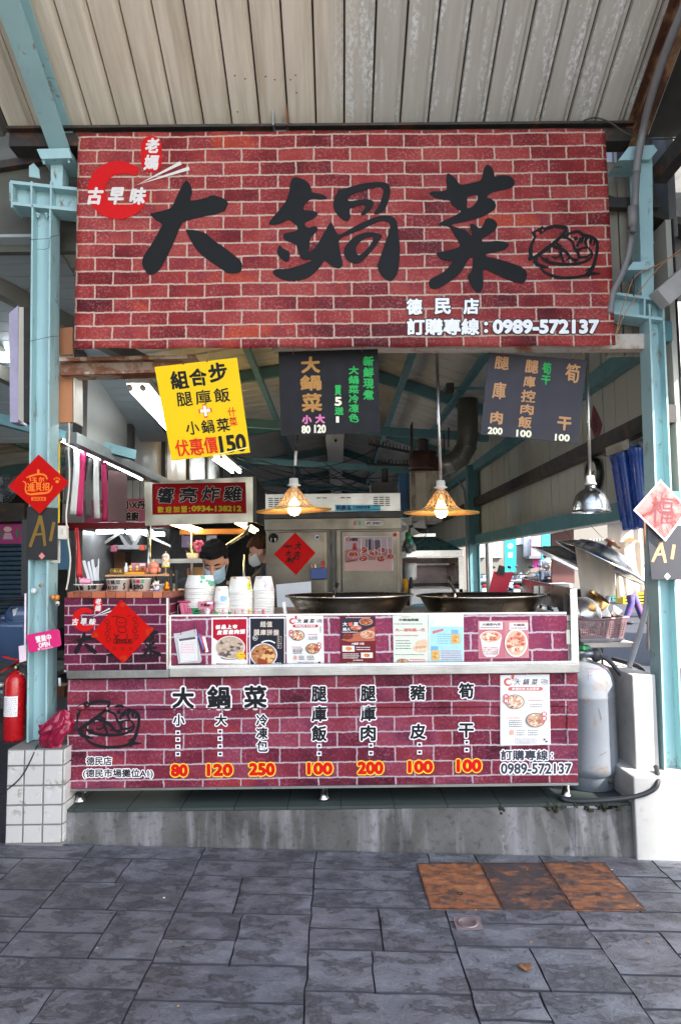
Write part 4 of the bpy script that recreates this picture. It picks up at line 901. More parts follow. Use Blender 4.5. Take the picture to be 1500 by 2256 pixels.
    m = MB(); pslab([(54, 1308), (58, 1307), (57, 1424), (53, 1424)], 3.13, .001, INK(226, 210, 216), m); pslab([(41, 1424), (58, 1421), (58, 1456), (43, 1460)], 3.125, .001, INK(226, 204, 212), m); m.thing('paper_strip', 'pale pink paper strip taped to the column edge', 'paper strip')
    # light switch, flex and trinkets
    k = thing('wall_switch', 'cream plastic light switch on the edge of the column', 'switch', P(137, 1190, 3.13))
    m = MB(); pslab([(127, 1158), (146, 1158), (146, 1188), (127, 1188)], 3.13, .03, CREAM, m); m.obj('body', k, bev=.003); m = MB(); pslab([(134, 1164), (140, 1164), (140, 1177), (134, 1177)], 3.127, .004, M((190, 186, 176), .4), m); m.obj('rocker', k, bev=.001)
    m = MB(); pslab([(106, 1190), (131, 1190), (131, 1241), (106, 1240)], 3.17, .012, M((206, 200, 190), .6, var=.1), m); m.thing('cable_box', 'cream trunking piece below the light switch', 'trunking', bev=.002)
    m = MB(); m.tube([P(x, y, 3.16) for x, y in smooth_line([(152, 932), (153, 965), (150, 985), (154, 1040), (151, 1090), (145, 1130), (147, 1160), (150, 1195), (156, 1230), (152, 1270), (146, 1300)], 2)], .0042, M((200, 194, 182), .5), 7); m.thing('flex_cable', 'cream flex running down from plywood box to light switch', 'cable')
    k = thing('gourd_charm', 'little orange gourd charm dangling from the column on a thread', 'charm', P(119, 1320, 3.15))
    m = MB(); m.tube([P(122, 1285, 3.15), P(121, 1312, 3.15)], .0008, M((90, 70, 50), .8), 5); m.obj('thread', k)
    m = MB(); OR = M((214, 130, 40), .3, coat=.3); m.ball(P(117, 1316, 3.15), .0115, OR); m.ball(P(126, 1317, 3.15), .013, OR); m.obj('gourd', k)
    m = MB(); m.ball(P(127, 1330, 3.15), (.009, .008, .012), M((224, 216, 206), .5)); m.ball(P(126, 1332, 3.142), .004, BLACK, 7); m.obj('bead', k)
columnsigns()
# ================================================================== the food counter
LOWB = BRICK(.172, .0655, .0038, [(70, 24, 36), (102, 34, 50), (118, 42, 58), (130, 48, 60), (142, 66, 84), (106, 42, 64), (146, 52, 58)], (186, 168, 174), (186, 136, 170), .5, off=(.02, .004))
UPB = BRICK(.185, .079, .005, [(112, 36, 62), (136, 50, 78), (146, 58, 84), (130, 50, 82), (156, 70, 96)], (206, 188, 196), (196, 150, 182), .5, off=(.06, .037))
BOXB = BRICK(.118, .0435, .0034, [(54, 18, 32), (80, 26, 42), (104, 30, 54), (94, 28, 60), (112, 36, 62)], (178, 150, 160), (170, 130, 160), .3, off=(.04, .012))
SS = STEEL((186, 184, 180), .32, (1, 1, 24), dirt=(120, 114, 108)); SSD = STEEL((150, 150, 148), .36, (24, 1, 1), dirt=(92, 86, 80)); SSL = STEEL((204, 202, 198), .25, (30, 30, 1))
STALL_LOC = P(712, 1775, 3.14)
def counter():
    k = thing('food_counter', 'stainless food counter clad in magenta brick print with painted prices', 'counter', STALL_LOC)
    # lower board with its shallow recessed panel
    RX0, RX1 = 166, 1250
    def inside(x, y): return RX0 < x < RX1 and 1563 - (x - RX0) * .0075 < y < 1656 - (x - RX0) * .0135
    m = MB()
    def q(x, y, d=0): return P(x, y, YB + d)
    TL, TR, BR_, BL = (149, 1499), (1272, 1481), (1273, 1724), (147, 1738)
    a_, b_, c_, d_ = (RX0, 1563), (RX1, 1555), (RX1, 1641), (RX0, 1656); e = .007
    o = [q(*p) for p in (TL, TR, BR_, BL)]; i_ = [q(*p) for p in (a_, b_, c_, d_)]; r = [q(*p, e) for p in ((a_[0] + 3, a_[1] + 3), (b_[0] - 3, b_[1] + 3), (c_[0] - 3, c_[1] - 3), (d_[0] + 3, d_[1] - 3))]
    bk = [p + Vector((0, .03, 0)) for p in o]
    m.add(o + i_ + r + bk, [(j, (j + 1) % 4, 4 + (j + 1) % 4, 4 + j) for j in range(4)] + [(4 + j, 4 + (j + 1) % 4, 8 + (j + 1) % 4, 8 + j) for j in range(4)] + [(8, 9, 10, 11)] + [(j, (j + 1) % 4, 12 + (j + 1) % 4, 12 + j) for j in range(4)] + [(12, 13, 14, 15)], LOWB)
    m.obj('price_panel', k)
    def mf(x, y, d): return P(x, y, YB + (e if inside(x, y) else 0) - .0006 - d)
    DK = INK(30, 30, 34); WO = INK(236, 232, 232); RN = INK(206, 26, 22); YO = INK(250, 200, 60)
    p = Print(YB, mapf=mf)
    for ch, x0, y0, x1, y1 in (('大', 379, 1514, 428, 1562), ('鍋', 456, 1512, 508, 1563), ('菜', 537, 1511, 588, 1562)): p.text(ch, x0, y0, x1, y1, DK, bold=2, out=3.4, omat=WO)
    for ch, x0, y0, x1, y1 in (('小', 381, 1574, 407, 1600), ('大', 474, 1574, 500, 1600), ('冷', 564, 1574, 590, 1600), ('凍', 564, 1603, 590, 1629), ('包', 565, 1632, 590, 1657)): p.text(ch, x0, y0, x1, y1, DK, bold=.9, out=2.4, omat=WO)
    p.obj('dish_names', k)
    p = Print(YB, mapf=mf)
    for s, x, ys, sz in (('腿庫飯', 686, 1512, 34), ('腿庫肉', 794, 1511, 34)):
        for i, ch in enumerate(s): p.text(ch, x, ys + i * 43.5, x + sz, ys + i * 43.5 + 35, DK, bold=1.3, out=2.6, omat=WO)
    for ch, x0, y0, x1, y1 in (('豬', 903, 1509, 937, 1543), ('皮', 903, 1595, 938, 1629), ('筍', 1010, 1505, 1044, 1540), ('干', 1010, 1594, 1044, 1626)): p.text(ch, x0, y0, x1, y1, DK, bold=1.3, out=2.6, omat=WO)
    for x, ys in ((392, (1615, 1630, 1646, 1662)), (485, (1612, 1628, 1645, 1662)), (703, (1644, 1661)), (817, (1643, 1660)), (924, (1641, 1658)), (1028, (1636, 1653))):
        for y in ys:
            o = e if inside(x, y) and inside(x, y + 6) else 0; p.mapf = lambda px, py, d, o=o: P(px, py, YB + o - .0006 - d); p.rect_(x - 5.5, y - 5, x + 5.5, y + 5, WO); p.rect_(x - 3, y - 2.5, x + 3, y + 2.5, DK)
    p.obj('side_dish_names', k)
    p = Print(YB, mapf=mf)
    for tx, x0, y0, x1, y1 in (('80', 374, 1682, 416, 1714), ('120', 453, 1681, 515, 1713), ('250', 546, 1679, 608, 1712), ('100', 674, 1678, 735, 1710), ('200', 785, 1676, 847, 1709), ('100', 896, 1674, 956, 1706), ('100', 1003, 1671, 1063, 1704)):
        p.text(tx, x0 + 2, y0 + 2, x1 - 2, y1 - 2, RN, bold=2.3, out=2.4, omat=YO)
    p.obj('prices', k)
    p = Print(YB, mapf=mf); p.text('德民店', 190, 1668, 246, 1687, DK, bold=.5, out=2.2, omat=WO); p.text('(德民市場攤位A1)', 183, 1695, 337, 1716, DK, bold=.5, out=2.2, omat=WO)
    G2 = INK(64, 66, 76); p.text('訂購專線', 1103, 1653, 1207, 1676, G2, bold=.8, out=2.6, omat=WO); p.text(':', 1214, 1659, 1218, 1673, G2, bold=.6, out=2.6, omat=WO); p.text('0989-572137', 1103, 1682, 1259, 1706, G2, bold=1.0, out=2.8, omat=WO); p.obj('address_and_phone', k)
    p = Print(YB, mapf=mf); pot(p, 140.5, 1530, .1382, .1306, DK, k=1.4); p.obj('pot_drawing', k)
    m = MB(); m.slab([P(147, 1739, YB - .004), P(1274, 1725, YB - .004), P(1274, 1731, YB - .004), P(147, 1744, YB - .004)], (0, .03, 0), SS); m.obj('bottom_edge', k)
    # rail under the upper panel
    m = MB(); m.slab([P(145, 1478, YB - .03), P(372, 1476, YB - .03), P(372, 1494, YB - .03), P(147, 1497, YB - .03)], (0, .09, 0), SSD)
    m.slab([P(372.5, 1475, YB - .03), P(1276, 1463, YB - .03), P(1276, 1483, YB - .03), P(372.5, 1493, YB - .03)], (0, .10, 0), SS); m.obj('rail', k, bev=.003)
    m = MB(); m.slab([P(370, 1467, YB - .02), P(1275, 1456, YB - .02), P(1275, 1463, YB - .02), P(370, 1475, YB - .02)], (0, .07, 0), SSL); m.obj('shelf_lip', k, bev=.002)
    # upper panel, posts, countertop
    YU = YB + .02
    m = MB(); pslab([(376, 1358), (1248, 1351), (1252, 1462), (376, 1472)], YU, .012, UPB, m); m.obj('upper_panel', k)
    m = MB(); pslab([(371, 1356), (377, 1356), (377, 1470), (371, 1470)], YU - .006, .03, SSL, m); m.obj('side_post', k, bev=.002)
    m = MB(); pslab([(1256, 1297), (1271, 1296), (1276, 1466), (1259, 1467)], YU - .012, .03, SSL, m); pslab([(1247, 1388), (1256, 1388), (1257, 1420), (1248, 1420)], YU - .006, .016, CREAM, m); pslab([(1240, 1312), (1256, 1312), (1258, 1466), (1244, 1466)], YU + .03, .004, DARKST, m); m.obj('end_post', k, bev=.003)
    m = MB(); pslab([(376, 1354.5), (1248, 1348.5), (1248, 1352.5), (376, 1358.5)], YU - .003, .02, SSL, m); m.obj('panel_edge', k)
    zt = P(712, 1356, YU).z - .012; xl, xr = P(371, 1400, YU).x, P(1262, 1400, YU).x
    m = MB(); m.box((xl, YU + .013, zt - .03), (xr, 4.02, zt), SS); m.obj('worktop', k, bev=.003)
    m = MB(); m.box((xl, YB + .032, ZP + .075), (P(1268, 1600, YB).x, 4.0, zt - .032), SSD); m.obj('cabinet', k)
    # side wing at the sunny end
    m = MB(); a_ = P(1263, 1296, YU + .02); m.hexa([a_ + Vector((-.012, 0, -.1)), a_ + Vector((0, 0, -.1)), Vector((a_.x, 4.0, a_.z - .1)), Vector((a_.x - .012, 4.0, a_.z - .1))], [a_ + Vector((-.012, 0, 0)), a_, Vector((a_.x, 4.0, a_.z + .03)), Vector((a_.x - .012, 4.0, a_.z + .03))], SSL); m.obj('side_wing', k)
    m = MB(); m.box((P(1195, 1300, 3.5).x, 3.66, zt + .0), (a_.x - .013, 3.70, P(1200, 1290, 3.68).z), SS); m.obj('back_guard', k, bev=.003)
    for x, yy in ((172, 3.16), (712, 3.15), (1251, 3.155), (300, 3.9), (1200, 3.9)):
        p = P(x, 1775, yy); z1 = P(x, 1730, YB).z; z0 = ZP + (p.x - 0) * .0007
        zz = a.z + (c.z - a.z) * (p.x - a.x) / (c.x - a.x)
        m = MB(); m.lathe([(.0, zz + .001), (.026, zz + .001), (.026, zz + .01), (.019, zz + .016), (.019, zz + .03), (.0165, zz + .03), (.0165, z1 + .02)], (p.x, yy + .02, 0), SSL, 18); m.obj('leg', k)
counter()
def sidebox():
    """the tile topped box at the end of the counter"""
    k = thing('counter_box', 'dark brick print box with a red tile top at the counter end', 'counter box', P(255, 1478, YB - .012))
    Y = YB - .012
    m = MB(); pslab([(142, 1317), (369, 1317), (369, 1478), (142, 1479)], Y, .40, BOXB, m); m.obj('body', k)
    m = MB(); SSL_ = SSL; pslab([(366.5, 1317), (371, 1317), (371, 1480), (366.5, 1480)], Y - .002, .03, SSL_, m); pslab([(141, 1477), (371, 1477), (371, 1481), (141, 1481)], Y - .003, .03, SSL_, m); m.obj('trim', k)
    m = MB(); q = random.Random(2); cols = [(150, 78, 50), (172, 92, 58), (134, 66, 44), (184, 110, 72)]
    x = 148
    while x < 378:
        w = min(378, x + q.choice((14, 26, 30, 38, 22))); a_, b_ = P(x + .6, 1304, Y - .006), P(w - .6, 1317.5, Y - .006)
        m.box((a_.x, Y - .006, b_.z), (b_.x, Y + .42, a_.z), M(q.choice(cols), .35, var=.2, scale=12)); x = w
    m.obj('tile_top', k, bev=.002)
    p = Print(Y); logo(p, 186, 1365, 27, k=.5)
    BK = INK(26, 24, 28)
    def fit(loops, ref, x0, y0, x1, y1):
        xs = [q[0] for l in ref for q in l]; ys = [q[1] for l in ref for q in l]; ax, bx, ay, by = min(xs), max(xs), min(ys), max(ys)
        return [[(x0 + (u - ax) / (bx - ax) * (x1 - x0), y0 + (v - ay) / (by - ay) * (y1 - y0)) for u, v in l] for l in loops]
    ref = [DA1, DA2]; p.shape(fit([DA1], ref, 163, 1392, 214, 1442), BK, 1); p.shape(fit([DA2], ref, 163, 1392, 214, 1442), BK, 1)
    p.shape(fit(CAI, [CAI[0]], 308, 1384, 356, 1452), BK, 1)
    for l in ([GUO[0]], [GUO[1]], [GUO[2]], GUO[3:]): p.shape(fit(l, [GUO[0]], 232, 1390, 286, 1448), BK, 1)
    p.obj('brush_lettering', k)
    Y -= .004
    k = thing('red_diamond_paper', 'bright red diamond paper with a black snake drawing on the dark counter box', 'New Year paper', P(269, 1461, Y), 'diamond New Year papers')
    RP = M((190, 12, 6), .6, spec=.12, var=.06, scale=6)
    pslab([(267, 1322), (338, 1389), (272, 1462), (200, 1397)], Y, .0012, RP).obj('paper', k)
    p = Print(Y); OR = INK(186, 44, 12); BK2 = INK(60, 16, 10)
    for sx, sy, d in ((267, 1331, 1), (328, 1390, 0), (272, 1452, 1), (210, 1396, 0)):
        for j in range(4): p.disc(sx + (rnd.uniform(-7, 7)), sy + rnd.uniform(-5, 7), 4.5, 3.5, OR, n=9, wob=.2)
    p.line([(256, 1366), (262, 1360), (272, 1361), (279, 1367), (278, 1378), (270, 1382), (259, 1380), (256, 1372), (257, 1366)], 1.7, BK2); p.line([(260, 1370), (268, 1374), (276, 1370)], 1.2, BK2)
    p.line([(262, 1383), (259, 1390), (266, 1394), (276, 1394), (279, 1388), (275, 1383)], 1.7, BK2); p.line([(262, 1396), (256, 1404), (262, 1411), (274, 1411), (282, 1403), (278, 1396)], 1.8, BK2); p.line([(253, 1398), (258, 1404), (264, 1400)], 1.5, BK2); p.line([(252, 1396), (256, 1410)], 1.4, BK2)
    for x, n in ((236, 4), (297, 4)):
        for j in range(n):
            cy = 1370 + j * 13 - (6 if x > 250 else 0); p.disc(x + (j % 2) * 3, cy, 5.5, 5, BK2, hole=.75, n=14); p.line([(x + (j % 2) * 3, cy + 5), (x + 1.5, cy + 9)], 1, BK2)
    p.line([(246, 1360), (252, 1357), (262, 1359)], 1.5, BK2); p.line([(280, 1358), (287, 1356)], 1.5, BK2)
    p.frame_(250, 1408, 292, 1418, 1.2, BK2); p.text('2025', 253, 1410, 289, 1416.5, BK2, bold=.5)
    for j, ch in enumerate('幸福年'): p.text(ch, 248 + j * 18, 1425, 256 + j * 18, 1433, INK(150, 20, 10), bold=.3)
    p.obj('drawing', k)
sidebox()

# ================================================================== posters on the counter front
def foodbowl(p, cx, cy, rx, ry, rim, fill, bits, n=26, seed=1, lip=.9):
    q = random.Random(seed); p.disc(cx, cy, rx, ry, rim); p.disc(cx, cy, rx * lip, ry * lip, fill, wob=.02)
    for i in range(n):
        a_ = q.uniform(0, 6.28); r = math.sqrt(q.random()) * lip * .84; s = q.uniform(.10, .2)
        p.disc(cx + math.cos(a_) * r * rx, cy + math.sin(a_) * r * ry, rx * s, ry * s * q.uniform(.6, 1.1), q.choice(bits), n=9, wob=.22)
def poster(name, label, quad, Y, base, fn, cat='poster', th=.0012, gloss=.25):
    k = thing(name, label, cat, P(quad[3][0], quad[3][1], Y), 'menu posters stuck on the stall')
    pslab(quad, Y, th, INK(*base, rough=gloss)).obj('sheet', k)
    p = Print(Y, k0=2); fn(p); p.obj('print', k); return k
YU = YB + .018
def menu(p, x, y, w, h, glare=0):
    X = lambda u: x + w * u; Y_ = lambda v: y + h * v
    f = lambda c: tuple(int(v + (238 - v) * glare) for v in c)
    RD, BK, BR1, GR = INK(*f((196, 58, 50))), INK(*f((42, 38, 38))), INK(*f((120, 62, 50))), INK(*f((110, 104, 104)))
    logo(p, X(.16), Y_(.105), w * .085, red=RD, white=BK, txt=False)
    for i, ch in enumerate('大鍋菜'): p.text(ch, X(.29 + .17 * i), Y_(.06), X(.41 + .17 * i), Y_(.145), BK, bold=.3, shear=.2)
    pot(p, X(.79), Y_(.05), w * .17 / 1240, h * .09 / 915, GR, k=1.5)
    p.rect_(X(.17), Y_(.175), X(.85), Y_(.225), RD, r=h * .022); p.text('高價佳餚 本店菜單', X(.24), Y_(.183), X(.78), Y_(.217), WHITE, bold=.15)
    foodbowl(p, X(.30), Y_(.385), w * .19, h * .105, INK(*f((96, 70, 66))), INK(*f((214, 186, 156))), [INK(*f(c)) for c in ((236, 220, 196), (190, 150, 110), (214, 120, 70), (150, 60, 44))], seed=3)
    foodbowl(p, X(.71), Y_(.645), w * .19, h * .105, INK(*f((84, 60, 54))), INK(*f((196, 140, 104))), [INK(*f(c)) for c in ((224, 170, 120), (170, 88, 56), (222, 196, 160), (150, 70, 50))], seed=4)
    for cx, cy, a_, b_ in ((.125, .31, '什', '鍋'), (.88, .56, '腿', '庫')):
        for j, ch in enumerate((a_, b_)):
            p.disc(X(cx), Y_(cy + .062 * j), w * .055, h * .038, RD, n=18); p.text(ch, X(cx) - w * .032, Y_(cy + .062 * j) - h * .023, X(cx) + w * .032, Y_(cy + .062 * j) + h * .023, WHITE, bold=.2)
    p.rows(X(.56), Y_(.35), X(.86), Y_(.38), 1, RD, .8, 1); p.rows(X(.6), Y_(.4), X(.86), Y_(.475), 2, BK, .8, 2); p.rows(X(.14), Y_(.6), X(.42), Y_(.63), 1, RD, .9, 3); p.rows(X(.18), Y_(.64), X(.44), Y_(.75), 4, BK, .8, 4)
    p.disc(X(.24), Y_(.82), w * .045, h * .04, INK(*f((226, 150, 120))), n=14, wob=.06); p.rows(X(.33), Y_(.78), X(.5), Y_(.87), 3, BK, .8, 5); p.rows(X(.56), Y_(.78), X(.76), Y_(.87), 3, BK, .8, 6); p.rows(X(.3), Y_(.9), X(.74), Y_(.985), 3, GR, .8, 7)
    p.disc(X(.885), Y_(.92), 2.6, 2.4, BK, n=10); p.disc(X(.925), Y_(.95), 2.6, 2.4, BK, n=10)
    p.rows(X(.90), Y_(.2), X(.93), Y_(.34), 8, GR, .6, 8)
def posters():
    def porridge(p):
        RD = INK(178, 22, 44); p.rect_(468.5, 1364, 543, 1467, WHITE)
        p.shape([[(469, 1365), (543, 1364), (543, 1456), (516, 1430), (498, 1420), (478, 1411), (469, 1405)]], RD)
        for i, ch in enumerate('新品上市'): p.text(ch, 475 + i * 12.4, 1377 - i * .4, 486 + i * 12.4, 1387 - i * .4, WHITE, bold=.9, shear=.12, rot=-2)
        for i, ch in enumerate('皮蛋瘦肉粥'): p.text(ch, 478 + i * 12.6, 1388.5 - i * .5, 489.5 + i * 12.6, 1399 - i * .5, WHITE, bold=.9, shear=.12, rot=-2)
        p.disc(506, 1449, 20, 5, INK(120, 110, 108)); foodbowl(p, 507, 1427, 33, 26, INK(226, 214, 204), INK(188, 166, 146), [INK(*c) for c in ((206, 186, 164), (170, 146, 128), (96, 88, 90), (120, 100, 96), (200, 180, 156), (196, 172, 150))], 46, 5, .93)
        pts = [(531 + (11.5 if i % 2 else 8.8) * math.cos(i * math.pi / 16), 1445 + (9 if i % 2 else 7) * math.sin(i * math.pi / 16)) for i in range(32)]; p.shape([pts], INK(246, 196, 40)); p.rows(523, 1440, 540, 1450, 2, BLACK, 1.1, 3)
        p.rect_(469, 1460, 543, 1467, WHITE); p.shape([[(476, 1462), (538, 1463), (538, 1467.5), (478, 1468.5)]], RD); p.rows(483, 1463.2, 532, 1467.5, 1, WHITE, .8, 2)
    poster('poster', 'crimson poster of a congee bowl with slanted white headline', [(466, 1361), (545, 1360), (545, 1469), (466, 1470)], YU, (236, 230, 228), porridge)
    def platter(p):
        p.rect_(551.5, 1363, 626, 1468, INK(36, 38, 46)); T = INK(206, 190, 176)
        for i, ch in enumerate('超值'): p.text(ch, 573 + i * 14, 1369, 586 + i * 14, 1382, T, bold=.5)
        for i, ch in enumerate('腿庫拼盤'): p.text(ch, 559 + i * 14.3, 1387, 572 + i * 14.3, 1400, T, bold=.5)
        p.disc(562, 1406, 5.6, 5.6, WHITE, hole=.86); p.rows(559, 1403, 565.5, 1409, 2, WHITE, 1, 2); p.frame_(611, 1402, 620, 1429, .7, T); p.rows(613, 1404, 618.5, 1428, 6, T, .9, 5)
        foodbowl(p, 581, 1443, 30, 25.5, INK(216, 218, 228), INK(176, 120, 78), [INK(*c) for c in ((206, 150, 90), (224, 176, 110), (150, 84, 52), (190, 130, 84), (120, 60, 40))], 40, 9, .92)
        for x, y in ((582, 1446), (592, 1447), (601, 1446), (594, 1456)): p.disc(x, y, 5, 4.7, INK(226, 180, 120), n=16)
        p.shape([[(566, 1450), (580, 1452), (590, 1458), (586, 1466), (570, 1464)]], INK(156, 66, 44), 1)
        p.line([(576, 1416), (585, 1412), (596, 1412), (606, 1417)], 3, WHITE); p.text('300', 602, 1460, 621, 1469, WHITE, bold=.9)
    poster('poster', 'black poster of a braised pork platter priced 300', [(549, 1360), (628, 1359), (628, 1470), (549, 1470)], YU, (228, 226, 228), platter)
    poster('poster', 'white menu poster with two bowl photos beside the black platter poster', [(630, 1357), (712, 1357), (714, 1468), (632, 1470)], YU - .001, (232, 230, 228), lambda p: menu(p, 631, 1357, 82, 112))
    def maroon(p):
        p.rect_(751, 1360, 825, 1412, INK(58, 44, 60)); p.shape([[(751, 1410), (775, 1398), (800, 1390), (826, 1380), (826, 1412), (800, 1413), (770, 1414)]], INK(186, 106, 78))
        foodbowl(p, 806, 1370, 15, 8, INK(200, 180, 176), INK(170, 96, 60), [INK(214, 150, 90), INK(140, 60, 40)], 14, 3); foodbowl(p, 784, 1383, 13, 6, INK(190, 120, 110), INK(200, 120, 90), [INK(232, 190, 170), INK(170, 60, 50)], 14, 4); foodbowl(p, 766, 1402, 12, 7, INK(120, 60, 56), INK(120, 50, 44), [INK(160, 70, 56), INK(90, 36, 34)], 10, 5); foodbowl(p, 810, 1398, 16, 9, INK(220, 190, 176), INK(206, 150, 116), [INK(236, 200, 170), INK(180, 90, 60)], 14, 6)
        for i, ch in enumerate('大鍋菜'): p.text(ch, 755 + i * 12, 1371, 765 + i * 12, 1380, WHITE if i != 1 else INK(226, 110, 90), bold=.4)
        p.text('超人', 755, 1383, 772, 1390, WHITE, bold=.3); p.rows(754, 1391, 788, 1395, 1, WHITE, .8, 1); p.rows(762, 1359.5, 818, 1362.5, 1, WHITE, .7, 2)
        p.text('大鍋菜', 774, 1416, 790, 1421, WHITE, bold=.2); p.text('什菜', 792, 1416, 802, 1421, WHITE, bold=.2)
        p.rect_(754, 1423, 781, 1436, INK(232, 222, 214)); foodbowl(p, 768, 1429.5, 8, 5, INK(240, 230, 220), INK(220, 150, 90), [INK(200, 90, 50)], 8, 3); p.rows(785, 1424, 815, 1434, 2, WHITE, .9, 6)
        p.rect_(795, 1438, 821, 1450, INK(232, 222, 214)); foodbowl(p, 808, 1444, 8, 4.6, INK(240, 230, 220), INK(214, 140, 90), [INK(190, 80, 50)], 8, 5); p.rows(755, 1439, 791, 1452, 3, WHITE, .9, 7); p.rows(778, 1453, 800, 1457, 1, WHITE, 1, 8); p.rows(766, 1458, 812, 1467, 2, INK(236, 210, 160), 1, 9)
    poster('poster', 'glossy maroon poster with bowls on a wooden table', [(748, 1358), (827, 1357), (828, 1466), (750, 1468)], YU, (112, 30, 38), maroon, gloss=.12)
    def green(p):
        DKG = INK(84, 84, 80); p.rows(885, 1358, 905, 1361, 1, REDI, .8, 1); p.text('什菜泡菜鍋', 878, 1363, 922, 1369, DKG, bold=.5); p.rows(868, 1373, 932, 1377, 1, DKG, .9, 3)
        p.text('大—滷味鍋—元', 870, 1384, 936, 1392, INK(206, 120, 110), bold=.4); p.rows(870, 1398, 922, 1403, 1, INK(206, 130, 120), 1.4, 5); p.rows(872, 1409, 905, 1432, 4, DKG, .9, 6)
        p.shape([[(908, 1428), (918, 1412), (938, 1408), (942, 1414), (942, 1436), (924, 1438), (912, 1434)]], INK(222, 190, 160), 1)
        for i in range(7): p.disc(914 + i * 4, 1422 + (i * 5) % 11, 4, 3, INK(*[(232, 206, 180), (206, 160, 130)][i % 2]), n=9, wob=.2)
        p.rows(870, 1441, 936, 1444, 1, DKG, .7, 7); foodbowl(p, 887, 1458, 13, 6.5, INK(60, 56, 54), INK(206, 160, 120), [INK(226, 190, 150), INK(150, 90, 60)], 14, 3); p.rows(902, 1451, 938, 1464, 3, INK(206, 90, 110), .9, 8); p.disc(870, 1462, 4, 3.4, INK(60, 130, 70), n=9, wob=.2)
    poster('poster', 'pale green laminated poster with red print and a snack photo', [(865, 1356), (943, 1354), (944, 1464), (867, 1466)], YU - .001, (216, 222, 206), green, gloss=.12)
    def blue(p):
        LB = INK(170, 214, 222); p.rect_(947, 1381, 1020, 1461, LB); p.shape([[(952, 1391), (976, 1385), (977, 1390), (953, 1397)]], INK(206, 120, 120)); p.rows(964, 1395, 1016, 1420, 5, INK(110, 150, 160), .7, 1)
        for x, y in ((994, 1388), (950, 1424)): p.rect_(x, y, x + 15, y + 10, INK(120, 176, 214)); p.rect_(x, y + 9, x + 18, y + 31, INK(224, 178, 110), r=3); foodbowl(p, x + 9, y + 20, 8, 9, INK(226, 184, 120), INK(214, 160, 90), [INK(238, 206, 150), INK(190, 130, 70)], 12, 4)
        p.rows(972, 1432, 1017, 1456, 5, INK(214, 110, 130), .9, 2); p.rect_(950, 1364, 958, 1376, INK(214, 236, 240))
    poster('poster', 'pale blue laminated poster with two snack bags', [(944, 1354), (1021, 1353), (1022, 1462), (945, 1464)], YU, (224, 234, 236), blue, gloss=.12)
    def bowls(p):
        p.rect_(1055, 1370, 1163, 1449, INK(196, 116, 128)); p.rect_(1112, 1370, 1163, 1449, INK(206, 136, 140))
        p.rect_(1056, 1370, 1107, 1387, INK(236, 226, 226)); p.rect_(1122, 1372, 1163, 1388, INK(236, 226, 226)); p.text('大鍋菜內用', 1062, 1373, 1102, 1379, INK(90, 80, 80), bold=.3); p.rows(1059, 1380, 1104, 1386, 1, INK(90, 70, 70), 1, 2); p.text('大鍋菜', 1130, 1374, 1156, 1380, INK(120, 90, 90), bold=.3); p.rows(1126, 1381, 1161, 1387, 1, INK(120, 90, 90), 1, 3)
        p.shape([[(1058, 1406), (1105, 1406), (1098, 1442), (1090, 1448), (1072, 1448), (1064, 1442)]], INK(232, 216, 212)); p.rows(1064, 1425, 1098, 1443, 4, INK(190, 70, 80), 1.5, 5)
        foodbowl(p, 1081, 1403, 24, 13, INK(240, 228, 222), INK(222, 170, 140), [INK(236, 206, 176), INK(206, 110, 84), INK(240, 226, 206)], 30, 6); foodbowl(p, 1137, 1417, 25, 31, INK(244, 236, 230), INK(228, 186, 160), [INK(240, 214, 190), INK(212, 130, 104), INK(222, 160, 130), INK(200, 96, 80)], 44, 7)
    poster('poster', 'laminated pink photo of a paper tub and a bowl of stew', [(1053, 1368), (1163, 1367), (1165, 1450), (1054, 1451)], YU, (206, 150, 152), bowls, gloss=.1)
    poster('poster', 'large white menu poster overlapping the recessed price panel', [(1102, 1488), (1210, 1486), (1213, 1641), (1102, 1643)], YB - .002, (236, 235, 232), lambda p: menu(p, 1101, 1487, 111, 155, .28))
    # clear pocket with papers
    k = thing('plastic_pocket', 'clear plastic pocket with a receipt and pens tied on the counter', 'plastic pocket', P(420, 1464, YU - .01))
    Y = YU - .012
    m = MB(); pslab([(382, 1396), (395, 1395), (431, 1386), (444, 1455), (441, 1461), (393, 1463)], Y, .012, CLEAR((226, 226, 226), .5, .15), m); m.obj('sleeve', k, bev=.001)
    p = Print(Y - .001); p.shape([[(391, 1408), (434, 1402), (436, 1456), (398, 1460)]], INK(222, 218, 216)); p.shape([[(394, 1408), (430, 1403), (431, 1408), (395, 1413)]], INK(90, 90, 90)); p.rows(400, 1418, 428, 1440, 4, INK(226, 170, 180), 1.3, 2); p.frame_(399, 1416, 430, 1456, .8, INK(196, 206, 196)); p.obj('receipt', k)
    m = MB(); m.tube([P(441, 1398, Y), P(452, 1434, Y)], .0045, M((200, 60, 60), .4), 8); m.tube([P(437, 1396, Y - .004), P(448, 1432, Y - .004)], .004, M((70, 120, 190), .4), 8); pslab([(446, 1404), (452, 1404), (459, 1436), (453, 1438)], Y, .003, WHITE, m); m.obj('pens', k)
    m = MB(); m.tube([P(398, 1400, Y), P(399, 1374, Y)], .001, CAB_, 5); m.tube([P(428, 1394, Y), P(429, 1368, Y)], .001, CAB_, 5); m.obj('wire', k)
CAB_ = M((60, 40, 40), .6)
posters()
